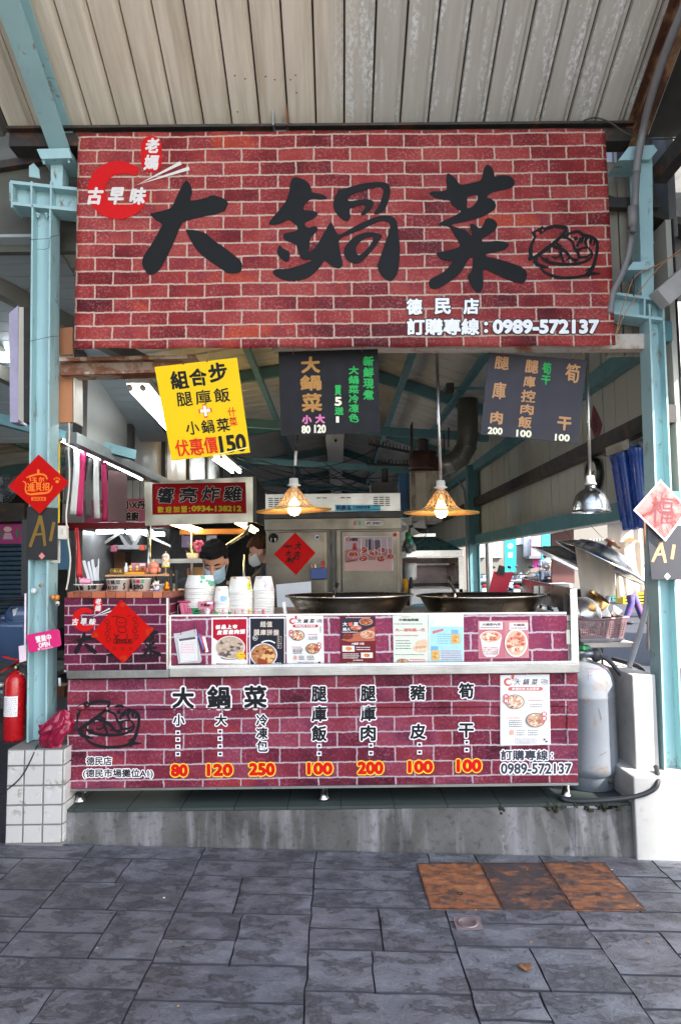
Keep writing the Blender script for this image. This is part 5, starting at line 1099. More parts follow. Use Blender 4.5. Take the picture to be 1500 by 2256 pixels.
# ================================================================== the market hall behind
HP = M((192, 188, 178), .5, var=.1, scale=2.2, spots=(150, 140, 124), spot_amt=.22, spot_scale=5)
WALLP = M((176, 174, 164), .5, var=.12, scale=2, streak=(1, 1, .4))
XW = PXW(1401, 783, 1.66).x
def hall():
    # roof: ribbed sheets over a low gable
    xr, xl, xc = 1.72, -5.6, -.02; zr, zc = 3.02, 3.62
    k = thing('hall_roof', 'off white ribbed metal roof over the market hall behind the banner', 'roof', (0, 10, zc))
    for nm, x0, z0, x1, z1 in (('roof_sheet', xc, zc, xr, zr), ('roof_sheet', xl, 2.75, xc, zc)):
        m = MB(); prof = []; y = 3.4
        while y < 19: prof += [(y, 0), (y + .17, 0), (y + .185, .022), (y + .215, .022), (y + .23, 0)]; y += .25
        m.add([(x0, yy, z0 + zz) for yy, zz in prof] + [(x1, yy, z1 + zz) for yy, zz in prof], [(i, i + 1, len(prof) + i + 1, len(prof) + i) for i in range(len(prof) - 1)], HP)
        m.obj(nm, k, solid=.003)
    m = MB(); m.hexa([(xl, 3.32, 2.83), (xc, 3.32, zc + .06), (xc, 19.2, zc + .06), (xl, 19.2, 2.83)], [(xl, 3.32, 2.87), (xc, 3.32, zc + .1), (xc, 19.2, zc + .1), (xl, 19.2, 2.87)], DARKST)
    m.hexa([(xc, 3.32, zc + .06), (xr + .25, 3.32, zr), (xr + .25, 19.2, zr), (xc, 19.2, zc + .06)], [(xc, 3.32, zc + .1), (xr + .25, 3.32, zr + .04), (xr + .25, 19.2, zr + .04), (xc, 19.2, zc + .1)], DARKST); m.obj('outer_layer', k)
    m = MB(); m.box((-1.22, 3.3, ze - .9), (1.22, 3.34, ze + .02), M((120, 116, 108), .6)); m.thing('gable_sheet', 'plain metal sheet closing the gap above the hall roof behind the banner', 'wall')
    # frames across the hall and purlins along it
    n = 0
    for y in (4.6, 7.1, 9.8, 12.6, 15.6, 18.4):
        k = thing('roof_frame', 'blue grey steel rafter frame crossing under the hall roof', 'rafter frame', (0, y, 3.0), 'rafter frames of the hall roof')
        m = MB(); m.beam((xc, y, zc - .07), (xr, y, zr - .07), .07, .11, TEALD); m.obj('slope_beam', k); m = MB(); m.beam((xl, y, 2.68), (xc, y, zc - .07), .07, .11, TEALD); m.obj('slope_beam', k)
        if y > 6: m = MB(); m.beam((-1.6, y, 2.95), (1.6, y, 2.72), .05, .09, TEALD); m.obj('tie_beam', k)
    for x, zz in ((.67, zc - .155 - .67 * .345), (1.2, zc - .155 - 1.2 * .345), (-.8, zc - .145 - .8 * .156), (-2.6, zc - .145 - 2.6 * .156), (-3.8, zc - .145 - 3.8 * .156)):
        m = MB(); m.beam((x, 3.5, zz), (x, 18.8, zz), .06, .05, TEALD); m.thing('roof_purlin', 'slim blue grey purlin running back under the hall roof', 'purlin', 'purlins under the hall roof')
    k = thing('box_beam', 'beige box beam running back along the middle of the hall roof', 'beam', (-.02, 12, 3.2))
    m = MB(); m.box((-.15, 5.2, 3.12), (.10, 18, 3.40), CREAM); m.obj('beam_body', k, bev=.005)
    m = MB(); m.box((-.03, 9.2, 3.114), (.0, 9.25, 3.12), DARKST); m.ball((-.015, 9.22, 3.10), .02, DARKST, 8); m.obj('ceiling_hook', k)
    # the side wall with its three rails, seen edge on towards the street
    k = thing('side_wall', 'grey beige panelled side wall of the hall with blue grey rails', 'wall', (XW, 8, 1.6))
    za, zb, zc_ = PXW(1361, 1131, XW).z, PXW(1412, 944, XW).z, PXW(1401, 783, XW).z
    m = MB(); y = 3.28; q = random.Random(4)
    while y < 16: m.box((XW + .002 + q.choice((0, .003)), y + .005, za - .02), (XW + .03, y + .175, 3.1), WALLP); y += .18
    m.obj('wall_panels', k, bev=.002); m = MB(); m.box((XW + .032, 3.28, za - .02), (XW + .04, 16, 3.1), M((26, 26, 26), .8)); m.obj('backing', k)
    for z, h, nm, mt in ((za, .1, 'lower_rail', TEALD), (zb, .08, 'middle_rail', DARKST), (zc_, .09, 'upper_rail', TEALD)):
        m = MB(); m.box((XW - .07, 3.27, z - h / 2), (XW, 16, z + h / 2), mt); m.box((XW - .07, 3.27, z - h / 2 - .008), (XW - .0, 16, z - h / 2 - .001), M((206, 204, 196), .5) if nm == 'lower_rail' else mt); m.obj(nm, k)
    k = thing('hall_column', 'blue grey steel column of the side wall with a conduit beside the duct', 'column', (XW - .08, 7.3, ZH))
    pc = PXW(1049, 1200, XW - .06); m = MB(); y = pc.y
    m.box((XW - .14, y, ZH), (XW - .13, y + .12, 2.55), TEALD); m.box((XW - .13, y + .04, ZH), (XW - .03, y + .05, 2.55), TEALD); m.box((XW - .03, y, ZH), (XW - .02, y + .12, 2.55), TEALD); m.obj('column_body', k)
    m = MB(); m.tube([(XW - .17, y, ZH), (XW - .17, y, 2.1), (XW - .19, y - .03, 2.25), (XW - .26, y - .05, 2.36)], .014, CONDUIT, 8); m.obj('conduit', k)
    # left partition panels
    XL = -1.66; k = thing('partition_wall', 'white panelled partition with dark posts above the neighbouring stalls', 'wall', (XL, 8, 2.2)); PW = M((164, 163, 158), .5, var=.1, scale=2, spots=(150, 146, 138), spot_amt=.24)
    for i in range(7):
        y0 = 4.35 + i * 1.05; m = MB(); m.box((XL - .02, y0 + .05, 2.24), (XL, y0 + .98, 2.98), PW); m.obj('panel', k, bev=.003)
        m = MB(); m.box((XL - .03, y0 - .04, 2.2), (XL + .03, y0 + .045, 3.05), DARKST); m.obj('post', k)
    m = MB(); m.box((XL - .03, 4.2, 2.165), (XL + .04, 11.6, 2.235), GALV); m.obj('bottom_rail', k); m = MB(); m.box((XL - .03, 4.2, 2.985), (XL + .04, 11.6, 3.04), GALV); m.obj('top_rail', k)
    m = MB(); m.box((-6, 19, ZH), (2.2, 19.1, 3.9), M((46, 46, 46), .7, var=.3, scale=2)); m.thing('back_wall', 'dim grey wall closing the far end of the hall', 'wall')
    m = MB(); m.box((-5.75, 3.2, 0), (-5.62, 19, 3.4), M((40, 41, 40), .7, var=.3, scale=2)); m.thing('market_wall', 'dark wall at the far side of the next market bay', 'wall')
    # next bay: pale blue grey boarding and frames over the aisle beside the tiled plinth
    k = thing('bay_ceiling', 'pale blue grey boarded ceiling of the next bay with dark rafters', 'ceiling', (-2.6, 3.8, 2.9)); BG = M((150, 160, 164), .5, var=.08, scale=2)
    m = MB(); y = 3.3
    while y < 5.6: m.box((-3.6, y + .003, 0), (-1.42, y + .097, .015), BG); y += .1
    for v in m.v: v.z += 3.05 - (v.y - 3.3) * .25 + (v.x + 1.42) * .0
    m.obj('boards', k)
    for x0, y0, x1, y1 in ((-2.1, 3.28, -1.25, 4.4), (-3.0, 3.28, -1.7, 5.4)):
        m = MB(); m.beam((x0, y0, 3.0 - (y0 - 3.3) * .25), (x1, y1, 3.0 - (y1 - 3.3) * .25), .07, .09, M((94, 92, 84), .55)); m.obj('dark_rafter', k)
    m = MB(); m.beam((-3.2, 3.3, 2.55), (-1.5, 5.0, 2.22), .05, .07, TEALD); m.obj('tie_rail', k)
    m = MB(); pslab([(20, 690), (40, 672), (40, 930), (22, 930)], 3.5, .1, M((186, 178, 204), .5), m); m.obj('lilac_post', k)
    m = MB(); pslab([(41, 676), (52, 676), (52, 930), (40, 924)], 3.46, .1, CREAM, m); pslab([(52, 676), (70, 678), (70, 932), (52, 930)], 3.46, .1, DARKST, m); m.obj('grey_post', k)
hall()
TUBE = EMIT((240, 250, 255), 6); WTUBE = EMIT((255, 214, 130), 7)
def strip_light(name, label, a_, b_, r=.014, mt=TUBE, grp='fluorescent tube lights', body=True, n=1, sep=.05):
    a_, b_ = Vector(a_), Vector(b_); k = thing(name, label, 'tube light', (a_ + b_) / 2, grp); d = (b_ - a_).normalized(); s = d.cross(Vector((0, 0, 1))).normalized()
    for i in range(n):
        o = s * sep * (i - (n - 1) / 2); m = MB(); m.tube([a_ + o, b_ + o], r, mt, 10); m.obj('tube', k)
        m = MB(); m.tube([a_ + o - d * .03, a_ + o + d * .002], r * 1.15, CREAM, 10); m.tube([b_ + o - d * .002, b_ + o + d * .03], r * 1.15, CREAM, 10); m.obj('end_caps', k)
    if body: m = MB(); m.beam(a_ + Vector((0, 0, .05)), b_ + Vector((0, 0, .05)), .06 + sep * (n - 1), .04, CREAM); m.obj('housing', k, bev=.004)
def tubes():
    strip_light('strip_light', 'twin white tube light half hidden behind the yellow price board', P(302, 856, 3.7), P(392, 958, 5.0), n=2, sep=.07)
    strip_light('strip_light', 'white tube light below the corner of the yellow price board', P(478, 1008, 7.4), P(520, 1040, 9.2), n=2, sep=.1, r=.018)
    strip_light('strip_light', 'small white tube light at the picture edge beyond the lilac post', P(-14, 784, 4.2), P(34, 792, 4.6), r=.028)
    strip_light('strip_light', 'slim white tube light under the rail with hanging ribbons', P(134, 968, 4.35), P(218, 1012, 5.5), r=.012, body=False)
    strip_light('strip_light', 'slim white tube light just beyond the ribbon rail lamp', P(228, 1014, 5.6), P(312, 1056, 7.2), r=.012, body=False)
tubes()
def ribbons():
    x = -1.63; q = random.Random(8)
    spec = [('grey', (70, 70, 68), 146, 1110, 14, 985), ('white', (220, 218, 214), 163, 1133, 14, 988), ('magenta', (188, 22, 88), 178, 1137, 14, 995), ('grey', (78, 76, 74), 196, 1140, 13, 1010), ('white', (216, 214, 210), 212, 1142, 13, 1010), ('magenta', (178, 20, 84), 228, 1148, 12, 1018)]
    for i, (c, col, px, yb, w, yt) in enumerate(spec):
        Y = 4.4 + i * .23; m = MB()
        m.grid(lambda u, v: P(px + 4 * (1 - v) - (u - .5) * -w + 3 * math.sin(v * 3 + i), yt + (yb - yt) * v - 6 * (1 - u) * 0, Y + .01 * math.sin(v * 5 + u * 3 + i)), 3, 12, M(col, .55, var=.08))
        m.thing('hanging_ribbon', ['dark grey ribbon hanging nearest the column from the stall rail', 'white ribbon hanging beside the first magenta ribbon', 'magenta ribbon slanting beside the first white ribbon', 'dark grey ribbon hanging between magenta and white ribbons', 'white ribbon hanging in the middle of the second ribbon set', 'magenta ribbon hanging beside the big brown sheet'][i], 'ribbon', 'ribbons hanging from the stall rail', solid=.001)
    pslab([(238, 1035), (280, 1042), (278, 1153), (236, 1146)], 5.9, .004, M((96, 62, 60), .5, var=.15)).thing('brown_sheet', 'big dark brown plastic sheet hanging after the ribbons', 'sheet')
    pslab([(126, 974), (132, 974), (131, 1152), (126, 1152)], 3.6, .004, M((238, 196, 20), .4)).thing('yellow_strip', 'narrow yellow strip hanging behind the column edge', 'strip')
ribbons()

def chicken_stall():
    Y = 6.2
    k = thing('chicken_stall', 'steel framed fried chicken stall with a lit red sign and pipe frame', 'food stall', P(440, 1300, Y))
    AL = STEEL((190, 184, 168), .4, (1, 20, 1), dirt=(130, 120, 104))
    m = MB(); a_ = [(318, 1062), (557, 1050), (558, 1150), (320, 1158)]; c_ = [(335, 1066), (541, 1062), (543, 1131), (336, 1134)]
    for q in ([a_[0], a_[1], c_[1], c_[0]], [a_[1], a_[2], c_[2], c_[1]], [a_[2], a_[3], c_[3], c_[2]], [a_[3], a_[0], c_[0], c_[3]]): pslab(q, Y, .06, AL, m)
    m.obj('sign_frame', k)
    m = MB(); m.hexa([P(557, 1151, Y), P(558, 1151, Y) + Vector((.03, 0, 0)), P(586, 1160, Y + 1.1), P(584, 1160, Y + 1.1)], [P(557, 1050, Y), P(558, 1050, Y) + Vector((.03, 0, 0)), P(586, 1086, Y + 1.1), P(584, 1086, Y + 1.1)], M((70, 60, 54), .5)); m.obj('side_frame', k)
    m = MB(); pslab(c_, Y + .02, .02, M((170, 8, 20), .6, var=.05, spec=.15), m); m.obj('sign_panel', k)
    p = Print(Y + .02, k0=30); p.STEP = 2e-4; WO = INK(214, 206, 200); BK = INK(24, 22, 26); YE = INK(206, 178, 30)
    for ch, x0, y0, x1, y1 in (('響', 347, 1074, 384, 1109), ('亮', 396, 1073, 435, 1107), ('炸', 445, 1071, 485, 1105), ('雞', 493, 1071, 534, 1104)): p.text(ch, x0, y0, x1, y1, BK, bold=1.0, out=.9, omat=WO, shear=.12, wob=1.5)
    for i, ch in enumerate('歡迎加盟'): p.text(ch, 347 + i * 17.2, 1116 - i * .4, 361 + i * 17.2, 1130 - i * .4, YE, bold=.5)
    p.text(':', 416.5, 1118, 419.5, 1128, YE, bold=.5); p.text('0934-138212', 422, 1114, 532, 1127, YE, bold=.9); p.obj('sign_lettering', k)
    m = MB(); m.tube([P(328, 1158, Y + .05), P(328, 1330, Y + .05)], .018, SSL, 10); m.tube([P(549, 1150, Y + .05), P(547, 1162, Y + .05), P(540, 1175, Y + .05), P(500, 1202, Y + .6), P(470, 1215, Y + .9)], .018, SSL, 10); m.tube([P(422, 1166, Y + .9), P(422, 1310, Y + .9)], .014, SSL, 10); m.tube([P(538, 1222, Y + .5), P(537, 1330, Y + .5)], .012, SSL, 10); m.obj('pipe_frame', k)
    m = MB(); m.box(P(318, 1290, Y + .1) , P(585, 1400, Y + .1) + Vector((0, .8, 0)), SSD); m.box(P(330, 1232, Y + .7), P(450, 1240, Y + .7) + Vector((0, .3, 0)), SS); m.obj('worktop', k)
    for i, (a_, b_) in enumerate((((370, 1152, 5.9), (443, 1174, 7.6)), ((386, 1150, 6.1), (446, 1168, 7.6)), ((520, 1151, 6.0), (560, 1172, 7.4)), ((534, 1149, 6.2), (566, 1168, 7.4)))):
        m = MB(); m.tube([P(a_[0], a_[1], a_[2] + .35), P(b_[0], b_[1], b_[2])], .016, WTUBE, 8); m.obj('warm_tube', k)
    m = MB(); m.box(P(396, 1166, Y + 1.2), P(540, 1176, Y + 1.2) + Vector((0, .3, 0)), M((150, 100, 50), .4)); m.box(P(418, 1250, Y + 1), P(448, 1268, Y + 1) + Vector((0, .05, 0)), M((228, 170, 90), .4)); m.box(P(412, 1252, Y + .98), P(424, 1270, Y + .98) + Vector((0, .04, 0)), M((214, 120, 60), .4)); m.obj('warm_shelf', k)
    for px, col in ((400, (170, 150, 190)), (455, (200, 190, 200))):
        pslab([(px, 1176), (px + 22, 1176), (px + 22, 1206), (px, 1206)], Y + 2.2, .01, M(col, .6)).thing('notice_sheet', 'pale notice sheet hanging in the chicken stall' if px == 400 else 'white price sheet hanging behind the cook', 'notice')
    k = thing('flower_pot', 'potted purple orchid on the chicken stall shelf', 'potted plant', P(424, 1240, Y + .8)); m = MB(); q = random.Random(6)
    m.lathe([(0, 0), (.05, 0), (.065, .1), (.06, .1), (0, .09)], P(424, 1240, Y + .8), M((220, 216, 210), .4), 14); m.obj('pot', k)
    m = MB(); PU = M((176, 60, 150), .5, var=.3); GN = M((56, 84, 44), .5, var=.3)
    for i in range(46):
        b = P(424 + q.uniform(4, 26), 1202 + q.uniform(-9, 14), Y + .8 + q.uniform(-.08, .08)); m.ball(b, (.02, .008, .015), PU, 6)
    m.obj('blossoms', k); m = MB()
    for i in range(14): b = P(424, 1232, Y + .8); m.tube([b, b + Vector((q.uniform(-.1, .16), q.uniform(-.06, .06), q.uniform(.08, .2)))], [.008, .003], GN, 5)
    m.obj('stems', k)
chicken_stall()
def back_stalls():
    # shop with the crimson awning strip, hood and fluorescent tubes
    Y = 9.4
    k = thing('awning_shop', 'bright white shop kitchen under a crimson awning strip', 'food stall', P(250, 1300, Y))
    m = MB(); pslab([(120, 1152), (372, 1150), (374, 1162), (120, 1166)], Y - .3, .3, M((150, 12, 34), .5, var=.1), m); m.obj('awning_strip', k)
    CG = M((176, 180, 184), .4, metal=.3, var=.1); m = MB(); a_, b_ = P(140, 1060, Y), P(340, 1150, Y); x = a_.x
    while x < b_.x: m.box((x, Y - .02, b_.z), (x + .06, Y, a_.z), CG); m.box((x + .06, Y, b_.z), (x + .1, Y + .02, a_.z), CG); x += .1
    m.obj('corrugated_front', k)
    m = MB(); pslab([(184, 1102), (322, 1098), (322, 1150), (186, 1151)], Y - .05, .02, M((206, 96, 140), .4), m); m.obj('pink_sign', k)
    p = Print(Y - .05, k0=20); p.STEP = 3e-4; BK = INK(40, 26, 40); p.text('小X丹', 272, 1103, 320, 1122, BK, bold=.9, out=1, omat=WHITE); p.text('焙廚', 272, 1127, 306, 1148, BK, bold=.9, out=1, omat=WHITE); p.disc(222, 1126, 16, 14, INK(232, 200, 190)); p.disc(222, 1122, 10, 8, INK(200, 130, 120)); p.obj('sign_lettering', k)
    WI = M((150, 150, 152), .45, var=.08)
    m = MB(); m.box(P(150, 1168, Y + 2.2), P(372, 1420, Y + 2.2) + Vector((0, .05, 0)), WI); a_ = P(176, 1168, Y); m.box((a_.x, Y, ZH), (a_.x + .04, Y + 2.2, a_.z), WI); a_ = P(376, 1168, Y); m.box((a_.x, Y, ZH), (a_.x + .06, Y + 2.2, a_.z), M((50, 50, 54), .5)); m.obj('walls', k)
    m = MB(); Yh = Y + .9
    pslab([(202, 1210), (258, 1174), (262, 1178), (212, 1213)], Yh, .6, SSL, m); pslab([(258, 1172), (264, 1172), (284, 1202), (276, 1206)], Yh, .6, WI, m); pslab([(310, 1172), (316, 1172), (298, 1206), (291, 1202)], Yh, .6, WI, m); pslab([(316, 1172), (378, 1202), (376, 1206), (314, 1178)], Yh, .6, SSL, m); pslab([(262, 1172), (312, 1172), (294, 1200), (280, 1200)], Yh + .3, .3, SSL, m)
    pslab([(250, 1201), (322, 1201), (322, 1210), (250, 1210)], Yh - .02, .1, WI, m); m.obj('extractor_hood', k)
    m = MB(); pslab([(244, 1202), (257, 1202), (257, 1215), (244, 1215)], Yh - .05, .04, M((200, 100, 130), .5), m); pslab([(306, 1202), (318, 1200), (319, 1212), (308, 1213)], Yh - .05, .04, M((190, 70, 40), .5), m); m.obj('lanterns', k)
    m = MB(); m.box(P(252, 1216, Y + 1.2), P(275, 1270, Y + 1.2) + Vector((0, .3, 0)), M((110, 66, 40), .6, var=.3)); m.box(P(220, 1226, Y + 2), P(246, 1260, Y + 2) + Vector((0, .1, 0)), M((190, 188, 186), .5)); m.obj('shelves', k)
    for i, (x0, x1) in enumerate(((213, 272), (279, 336), (334, 362))):
        m = MB(); m.tube([P(x0, 1172 + (4 if i == 2 else 0), Y + .4 + i * .1), P(x1, 1171 + (6 if i == 2 else 0), Y + .4 + i * .1)], .028, TUBE, 8); m.obj('ceiling_tube', k)
    # wares in the dim middle distance
    q = random.Random(12)
    for i in range(9):
        px = 226 + i * 13 + q.uniform(-4, 4); Yq = 8.0 + q.uniform(-.6, .6); b = P(px, 1300, Yq); col = q.choice([(26, 26, 28), (40, 38, 40), (70, 66, 70), (30, 30, 36), (120, 60, 40)])
        k = thing('stacked_helmet' if i % 3 == 0 else 'stool', ('dark helmet on the shelf behind the straws' if i % 3 == 0 else 'dark plastic stool stacked behind the counter bowls'), 'helmet' if i % 3 == 0 else 'stool', (b.x, Yq, ZH + .5), 'dark wares behind the counter bowls')
        m = MB(); z = ZH + .3 + q.uniform(.35, .75)
        if i % 3 == 0: m.lathe([(0, z + .25), (.08, z + .23), (.13, z + .14), (.14, z + .02), (.12, z)], (b.x, Yq, 0), M(col, .25), 14); m.obj('shell', k)
        else:
            m.box((b.x - .13, Yq - .13, z + .2), (b.x + .13, Yq + .13, z + .23), M(col, .4)); m.obj('seat', k, bev=.01)
            for sx in (-1, 1):
                for sy in (-1, 1): m = MB(); m.beam((b.x + sx * .11, Yq + sy * .11, z + .2), (b.x + sx * .15, Yq + sy * .15, z - .25), .03, .03, M(col, .4)); m.obj('leg', k)
    k = thing('storage_shelf', 'dark steel shelf carrying stools and helmets in the aisle', 'shelf', P(270, 1320, 8)); m = MB(); m.box((-3.2, 7.3, ZH + .34), (-1.6, 8.7, ZH + .38), DARKST); m.obj('board', k)
    for x in (-3.15, -1.65):
        for y in (7.35, 8.65): m = MB(); m.box((x - .02, y - .02, ZH), (x + .02, y + .02, ZH + .34), DARKST); m.obj('leg', k)
    # blue roller shutter with a pink strip sign, and things beside the tiled plinth
    k = thing('shutter_stall', 'closed stall with blue roller shutter and magenta picture strip', 'market stall', P(20, 1330, 8)); m = MB(); z0, z1 = P(20, 1330, 8).z - .6, P(20, 1200, 8).z; z = z0; xa, xb = P(-60, 1200, 8).x, P(62, 1200, 8).x
    while z < z1: m.box((xa, 8 - .008, z), (xb, 8 + .02, z + .045), M((22, 58, 82), .45, var=.1)); z += .055
    m.obj('roller_shutter', k, bev=.006)
    m = MB(); pslab([(-60, 1154), (50, 1154), (50, 1198), (-60, 1198)], 7.9, .02, M((166, 40, 120), .45), m); m.obj('picture_strip', k); p = Print(7.9, k0=20); p.STEP = 3e-4; p.disc(17, 1166, 9, 6, INK(220, 190, 180)); p.shape([[(6, 1188), (10, 1174), (24, 1174), (29, 1188)]], INK(200, 170, 190)); p.disc(1, 1176, 3, 9, INK(60, 140, 90)); p.disc(38, 1174, 3, 9, INK(60, 140, 90)); p.obj('picture', k)
    m = MB(); pslab([(-60, 1108), (54, 1108), (54, 1148), (-60, 1150)], 7.7, .3, M((90, 54, 18), .5, var=.3, spots=(36, 26, 16), spot_amt=.5, spot_scale=5), m); m.obj('amber_panel', k)
    pslab([(48, 1145), (62, 1145), (60, 1316), (46, 1310)], 3.9, .04, M((44, 44, 44), .5)).thing('dark_post', 'dark square post behind the stall number board', 'post')
    pslab([(128, 1185), (153, 1185), (153, 1255), (128, 1255)], 7.4, .03, M((40, 96, 132), .45)).thing('blue_board', 'blue panel seen past the light switch', 'panel')
    # round wall fan and floor fan at the picture edge
    for nm, lab, c_, r, Yf in (('wall_fan', 'dark round wall fan up beside the red diamond paper', P(8, 1078, 4.6), .10, 4.6), ('floor_fan', 'grey floor fan cut by the picture edge next to the extinguisher', P(-18, 1552, 3.5), .078, 3.5)):
        k = thing(nm, lab, 'fan', c_ - Vector((0, 0, .3)), None); DK = M((48, 50, 50), .45)
        m = MB()
        for j in range(6): m.lathe([(r * (1 - j * .16) + .002, -.02), (r * (1 - j * .16), -.022), (r * (1 - j * .16) - .002, -.02), (r * (1 - j * .16), -.018), (r * (1 - j * .16) + .002, -.02)], c_, DK, 28, axis=(0, 1, 0))
        for j in range(20): a_ = j * math.pi / 10; m.tube([c_ + Vector((0, -.03, 0)), c_ + Vector((r * math.cos(a_), -.02, r * math.sin(a_)))], .0016, DK, 4)
        m.obj('guard', k)
        for j in range(3):
            a_ = j * 2.09; u = Vector((math.cos(a_), 0, math.sin(a_))); w = Vector((-math.sin(a_), 0, math.cos(a_))); m = MB(); m.hexa([c_ + u * .02 - w * .012, c_ + u * r * .85 - w * .03, c_ + u * r * .85 + w * .03 + Vector((0, .02, 0)), c_ + u * .02 + w * .012], [c_ + u * .02 - w * .012 + Vector((0, .003, 0)), c_ + u * r * .85 - w * .03 + Vector((0, .003, 0)), c_ + u * r * .85 + w * .03 + Vector((0, .023, 0)), c_ + u * .02 + w * .012 + Vector((0, .003, 0))], M((90, 96, 96), .4)); m.obj('blade', k)
        m = MB(); m.lathe([(0, -.005), (.035, 0), (.04, .03), (.03, .08), (0, .085)], c_, DK, 16, axis=(0, 1, 0)); m.obj('motor', k)
        if nm == 'floor_fan': m = MB(); m.tube([c_ + Vector((0, .05, 0)), Vector((c_.x, c_.y + .05, .14))], .012, DK, 8); m.lathe([(0, 0), (.14, 0), (.13, .02), (0, .03)], (c_.x, c_.y + .05, .125), DK, 20); m.obj('stand', k)
        else: m = MB(); m.beam(c_ + Vector((0, .06, 0)), c_ + Vector((-.05, .3, .12)), .03, .03, DK); m.obj('bracket', k)
back_stalls()

# ------------------------------------------------------------------ fridge, hood, duct and other kitchen plant
def fridge():
    Y = 5.45
    k = thing('steel_fridge', 'tall stainless upright fridge with vented top and two upper doors', 'fridge', P(735, 1420, Y))
    FS = STEEL((100, 95, 87), .34, (1, 1, 40), dirt=(88, 78, 66)); x = lambda px: P(px, 1200, Y).x; z = lambda py: P(735, py, Y).z
    m = MB(); m.box((x(585), Y + .03, ZH + .1), (x(886), Y + .75, z(1136)), FS); m.obj('body', k, bev=.004)
    m = MB(); m.box((x(585), Y - .01, z(1128)), (x(884), Y + .75, z(1087)), STEEL((190, 188, 182), .4, (1, 1, 20))); m.obj('top_panel', k, bev=.004)
    m = MB(); q = M((40, 38, 36), .6)
    for cx in (606, 712, 765, 838):
        for j in range(5):
            if cx in (712, 765) and j > 0: continue
            for i in range(3 if cx in (606, 838) else 2): m.box((x(cx - 14 + i * 13), Y - .013, z(1098 + j * 4.5)), (x(cx - 4 + i * 13), Y - .009, z(1096 + j * 4.5)), q)
    m.obj('vent_slots', k)
    m = MB(); m.box((x(582), Y - .02, z(1141)), (x(887), Y + .02, z(1129)), M((26, 25, 25), .5)); m.obj('black_band', k)
    m = MB(); m.box((x(583), Y - .012, z(1167)), (x(885), Y + .02, z(1142)), FS); m.obj('control_panel', k, bev=.003)
    m = MB(); m.box((x(779), Y - .016, z(1158)), (x(785), Y - .01, z(1149)), M((150, 30, 36), .3)); m.box((x(790), Y - .016, z(1158)), (x(796), Y - .01, z(1149)), M((30, 130, 90), .3)); m.obj('buttons', k)
    p = Print(Y - .012, k0=10); p.STEP = 2e-4; p.rect_(803, 1148, 844, 1158, INK(206, 196, 176), r=4); p.text('EPC SIMPLY', 807, 1150, 841, 1156, INK(50, 56, 130), bold=.4, shear=.3); p.frame_(588, 1149, 615, 1163, .8, INK(110, 100, 90)); p.obj('maker_badge', k)
    p = Print(Y - .01, k0=10); p.STEP = 2e-4; p.rect_(738, 1112, 838, 1126, INK(96, 178, 206)); p.text('明鼎泓', 741, 1113, 774, 1125, INK(30, 60, 90), bold=.5); p.text('冷凍餐飲設備', 777, 1114, 815, 1121, INK(30, 60, 90), bold=.2); p.rows(777, 1121, 836, 1125, 1, INK(40, 70, 100), .8, 3); p.obj('dealer_sticker', k)
    for x0, x1 in ((590, 722), (752, 882)):
        d = thing('door', None, None, P(x0, 1360, Y)) if False else None
        m = MB(); m.box((x(x0), Y - .03, z(1362)), (x(x1), Y + .025, z(1171)), FS); o = m.obj('door', k, bev=.006)
        m = MB(); m.box((x(x1) - .03, Y - .036, z(1360)), (x(x1) - .012, Y - .03, z(1173)), STEEL((120, 110, 96), .4)); m.obj('door_edge', o)
        m = MB(); m.box((x(x0), Y - .03, z(1560)), (x(x1), Y + .025, z(1368)), FS); m.obj('door', k, bev=.006)
    m = MB(); m.box((x(725), Y - .02, z(1560)), (x(733), Y + .03, z(1169)), M((24, 22, 22), .4)); m.box((x(736), Y - .026, z(1560)), (x(740), Y + .03, z(1169)), M((24, 22, 22), .4)); m.box((x(742), Y - .02, z(1560)), (x(750), Y + .03, z(1169)), FS); m.obj('gaskets', k)
    for px in (600, 870):
        for yy in (Y + .08, Y + .68): m = MB(); m.lathe([(0, 0), (.02, 0), (.02, .1), (0, .1)], (x(px), yy, ZH), SSD, 10); m.obj('foot', k)
    Yd = Y - .036
    k = thing('red_diamond_paper', 'red diamond paper with black brush writing on the fridge door', 'New Year paper', P(648, 1267, Yd), 'diamond New Year papers')
    pslab([(650, 1173), (695, 1218), (652, 1267), (603, 1221)], Yd, .002, M((184, 12, 12), .6, var=.1, scale=5, spec=.12)).obj('paper', k)
    p = Print(Yd, k0=8); p.STEP = 2e-4; B2 = INK(48, 14, 16)
    for ch, x0, y0, x1, y1 in (('大', 649, 1194, 665, 1211), ('吉', 647, 1214, 662, 1234), ('大', 628, 1212, 643, 1226), ('利', 631, 1227, 648, 1241)): p.text(ch, x0, y0, x1, y1, B2, bold=.5, shear=.2, wob=1.5)
    p.text('好運旺來', 625, 1200, 644, 1207, B2, bold=.2); p.obj('brush_writing', k)
    def food(p):
        p.rect_(759, 1183, 864, 1258, INK(170, 146, 150)); p.shape([[(759, 1213), (790, 1207), (864, 1210), (864, 1258), (759, 1258)]], INK(150, 104, 100)); p.shape([[(759, 1236), (864, 1232), (864, 1258), (759, 1258)]], INK(186, 150, 144))
        p.rect_(806, 1188, 818, 1212, INK(70, 60, 80)); p.rect_(821, 1190, 838, 1210, INK(90, 76, 92)); p.shape([[(776, 1212), (778, 1198), (784, 1198), (786, 1212)]], INK(150, 40, 40)); p.disc(781, 1200, 4, 4, INK(160, 60, 50))
        for cx, cy, r in ((800, 1212, 11), (778, 1222, 12), (800, 1230, 11), (823, 1218, 11), (841, 1212, 9), (839, 1231, 11), (860, 1226, 9)): foodbowl(p, cx, cy, r, r * .7, INK(196, 170, 170), INK(150, 60, 52), [INK(190, 110, 90), INK(120, 40, 40), INK(210, 170, 150)], 12, cx, .85)
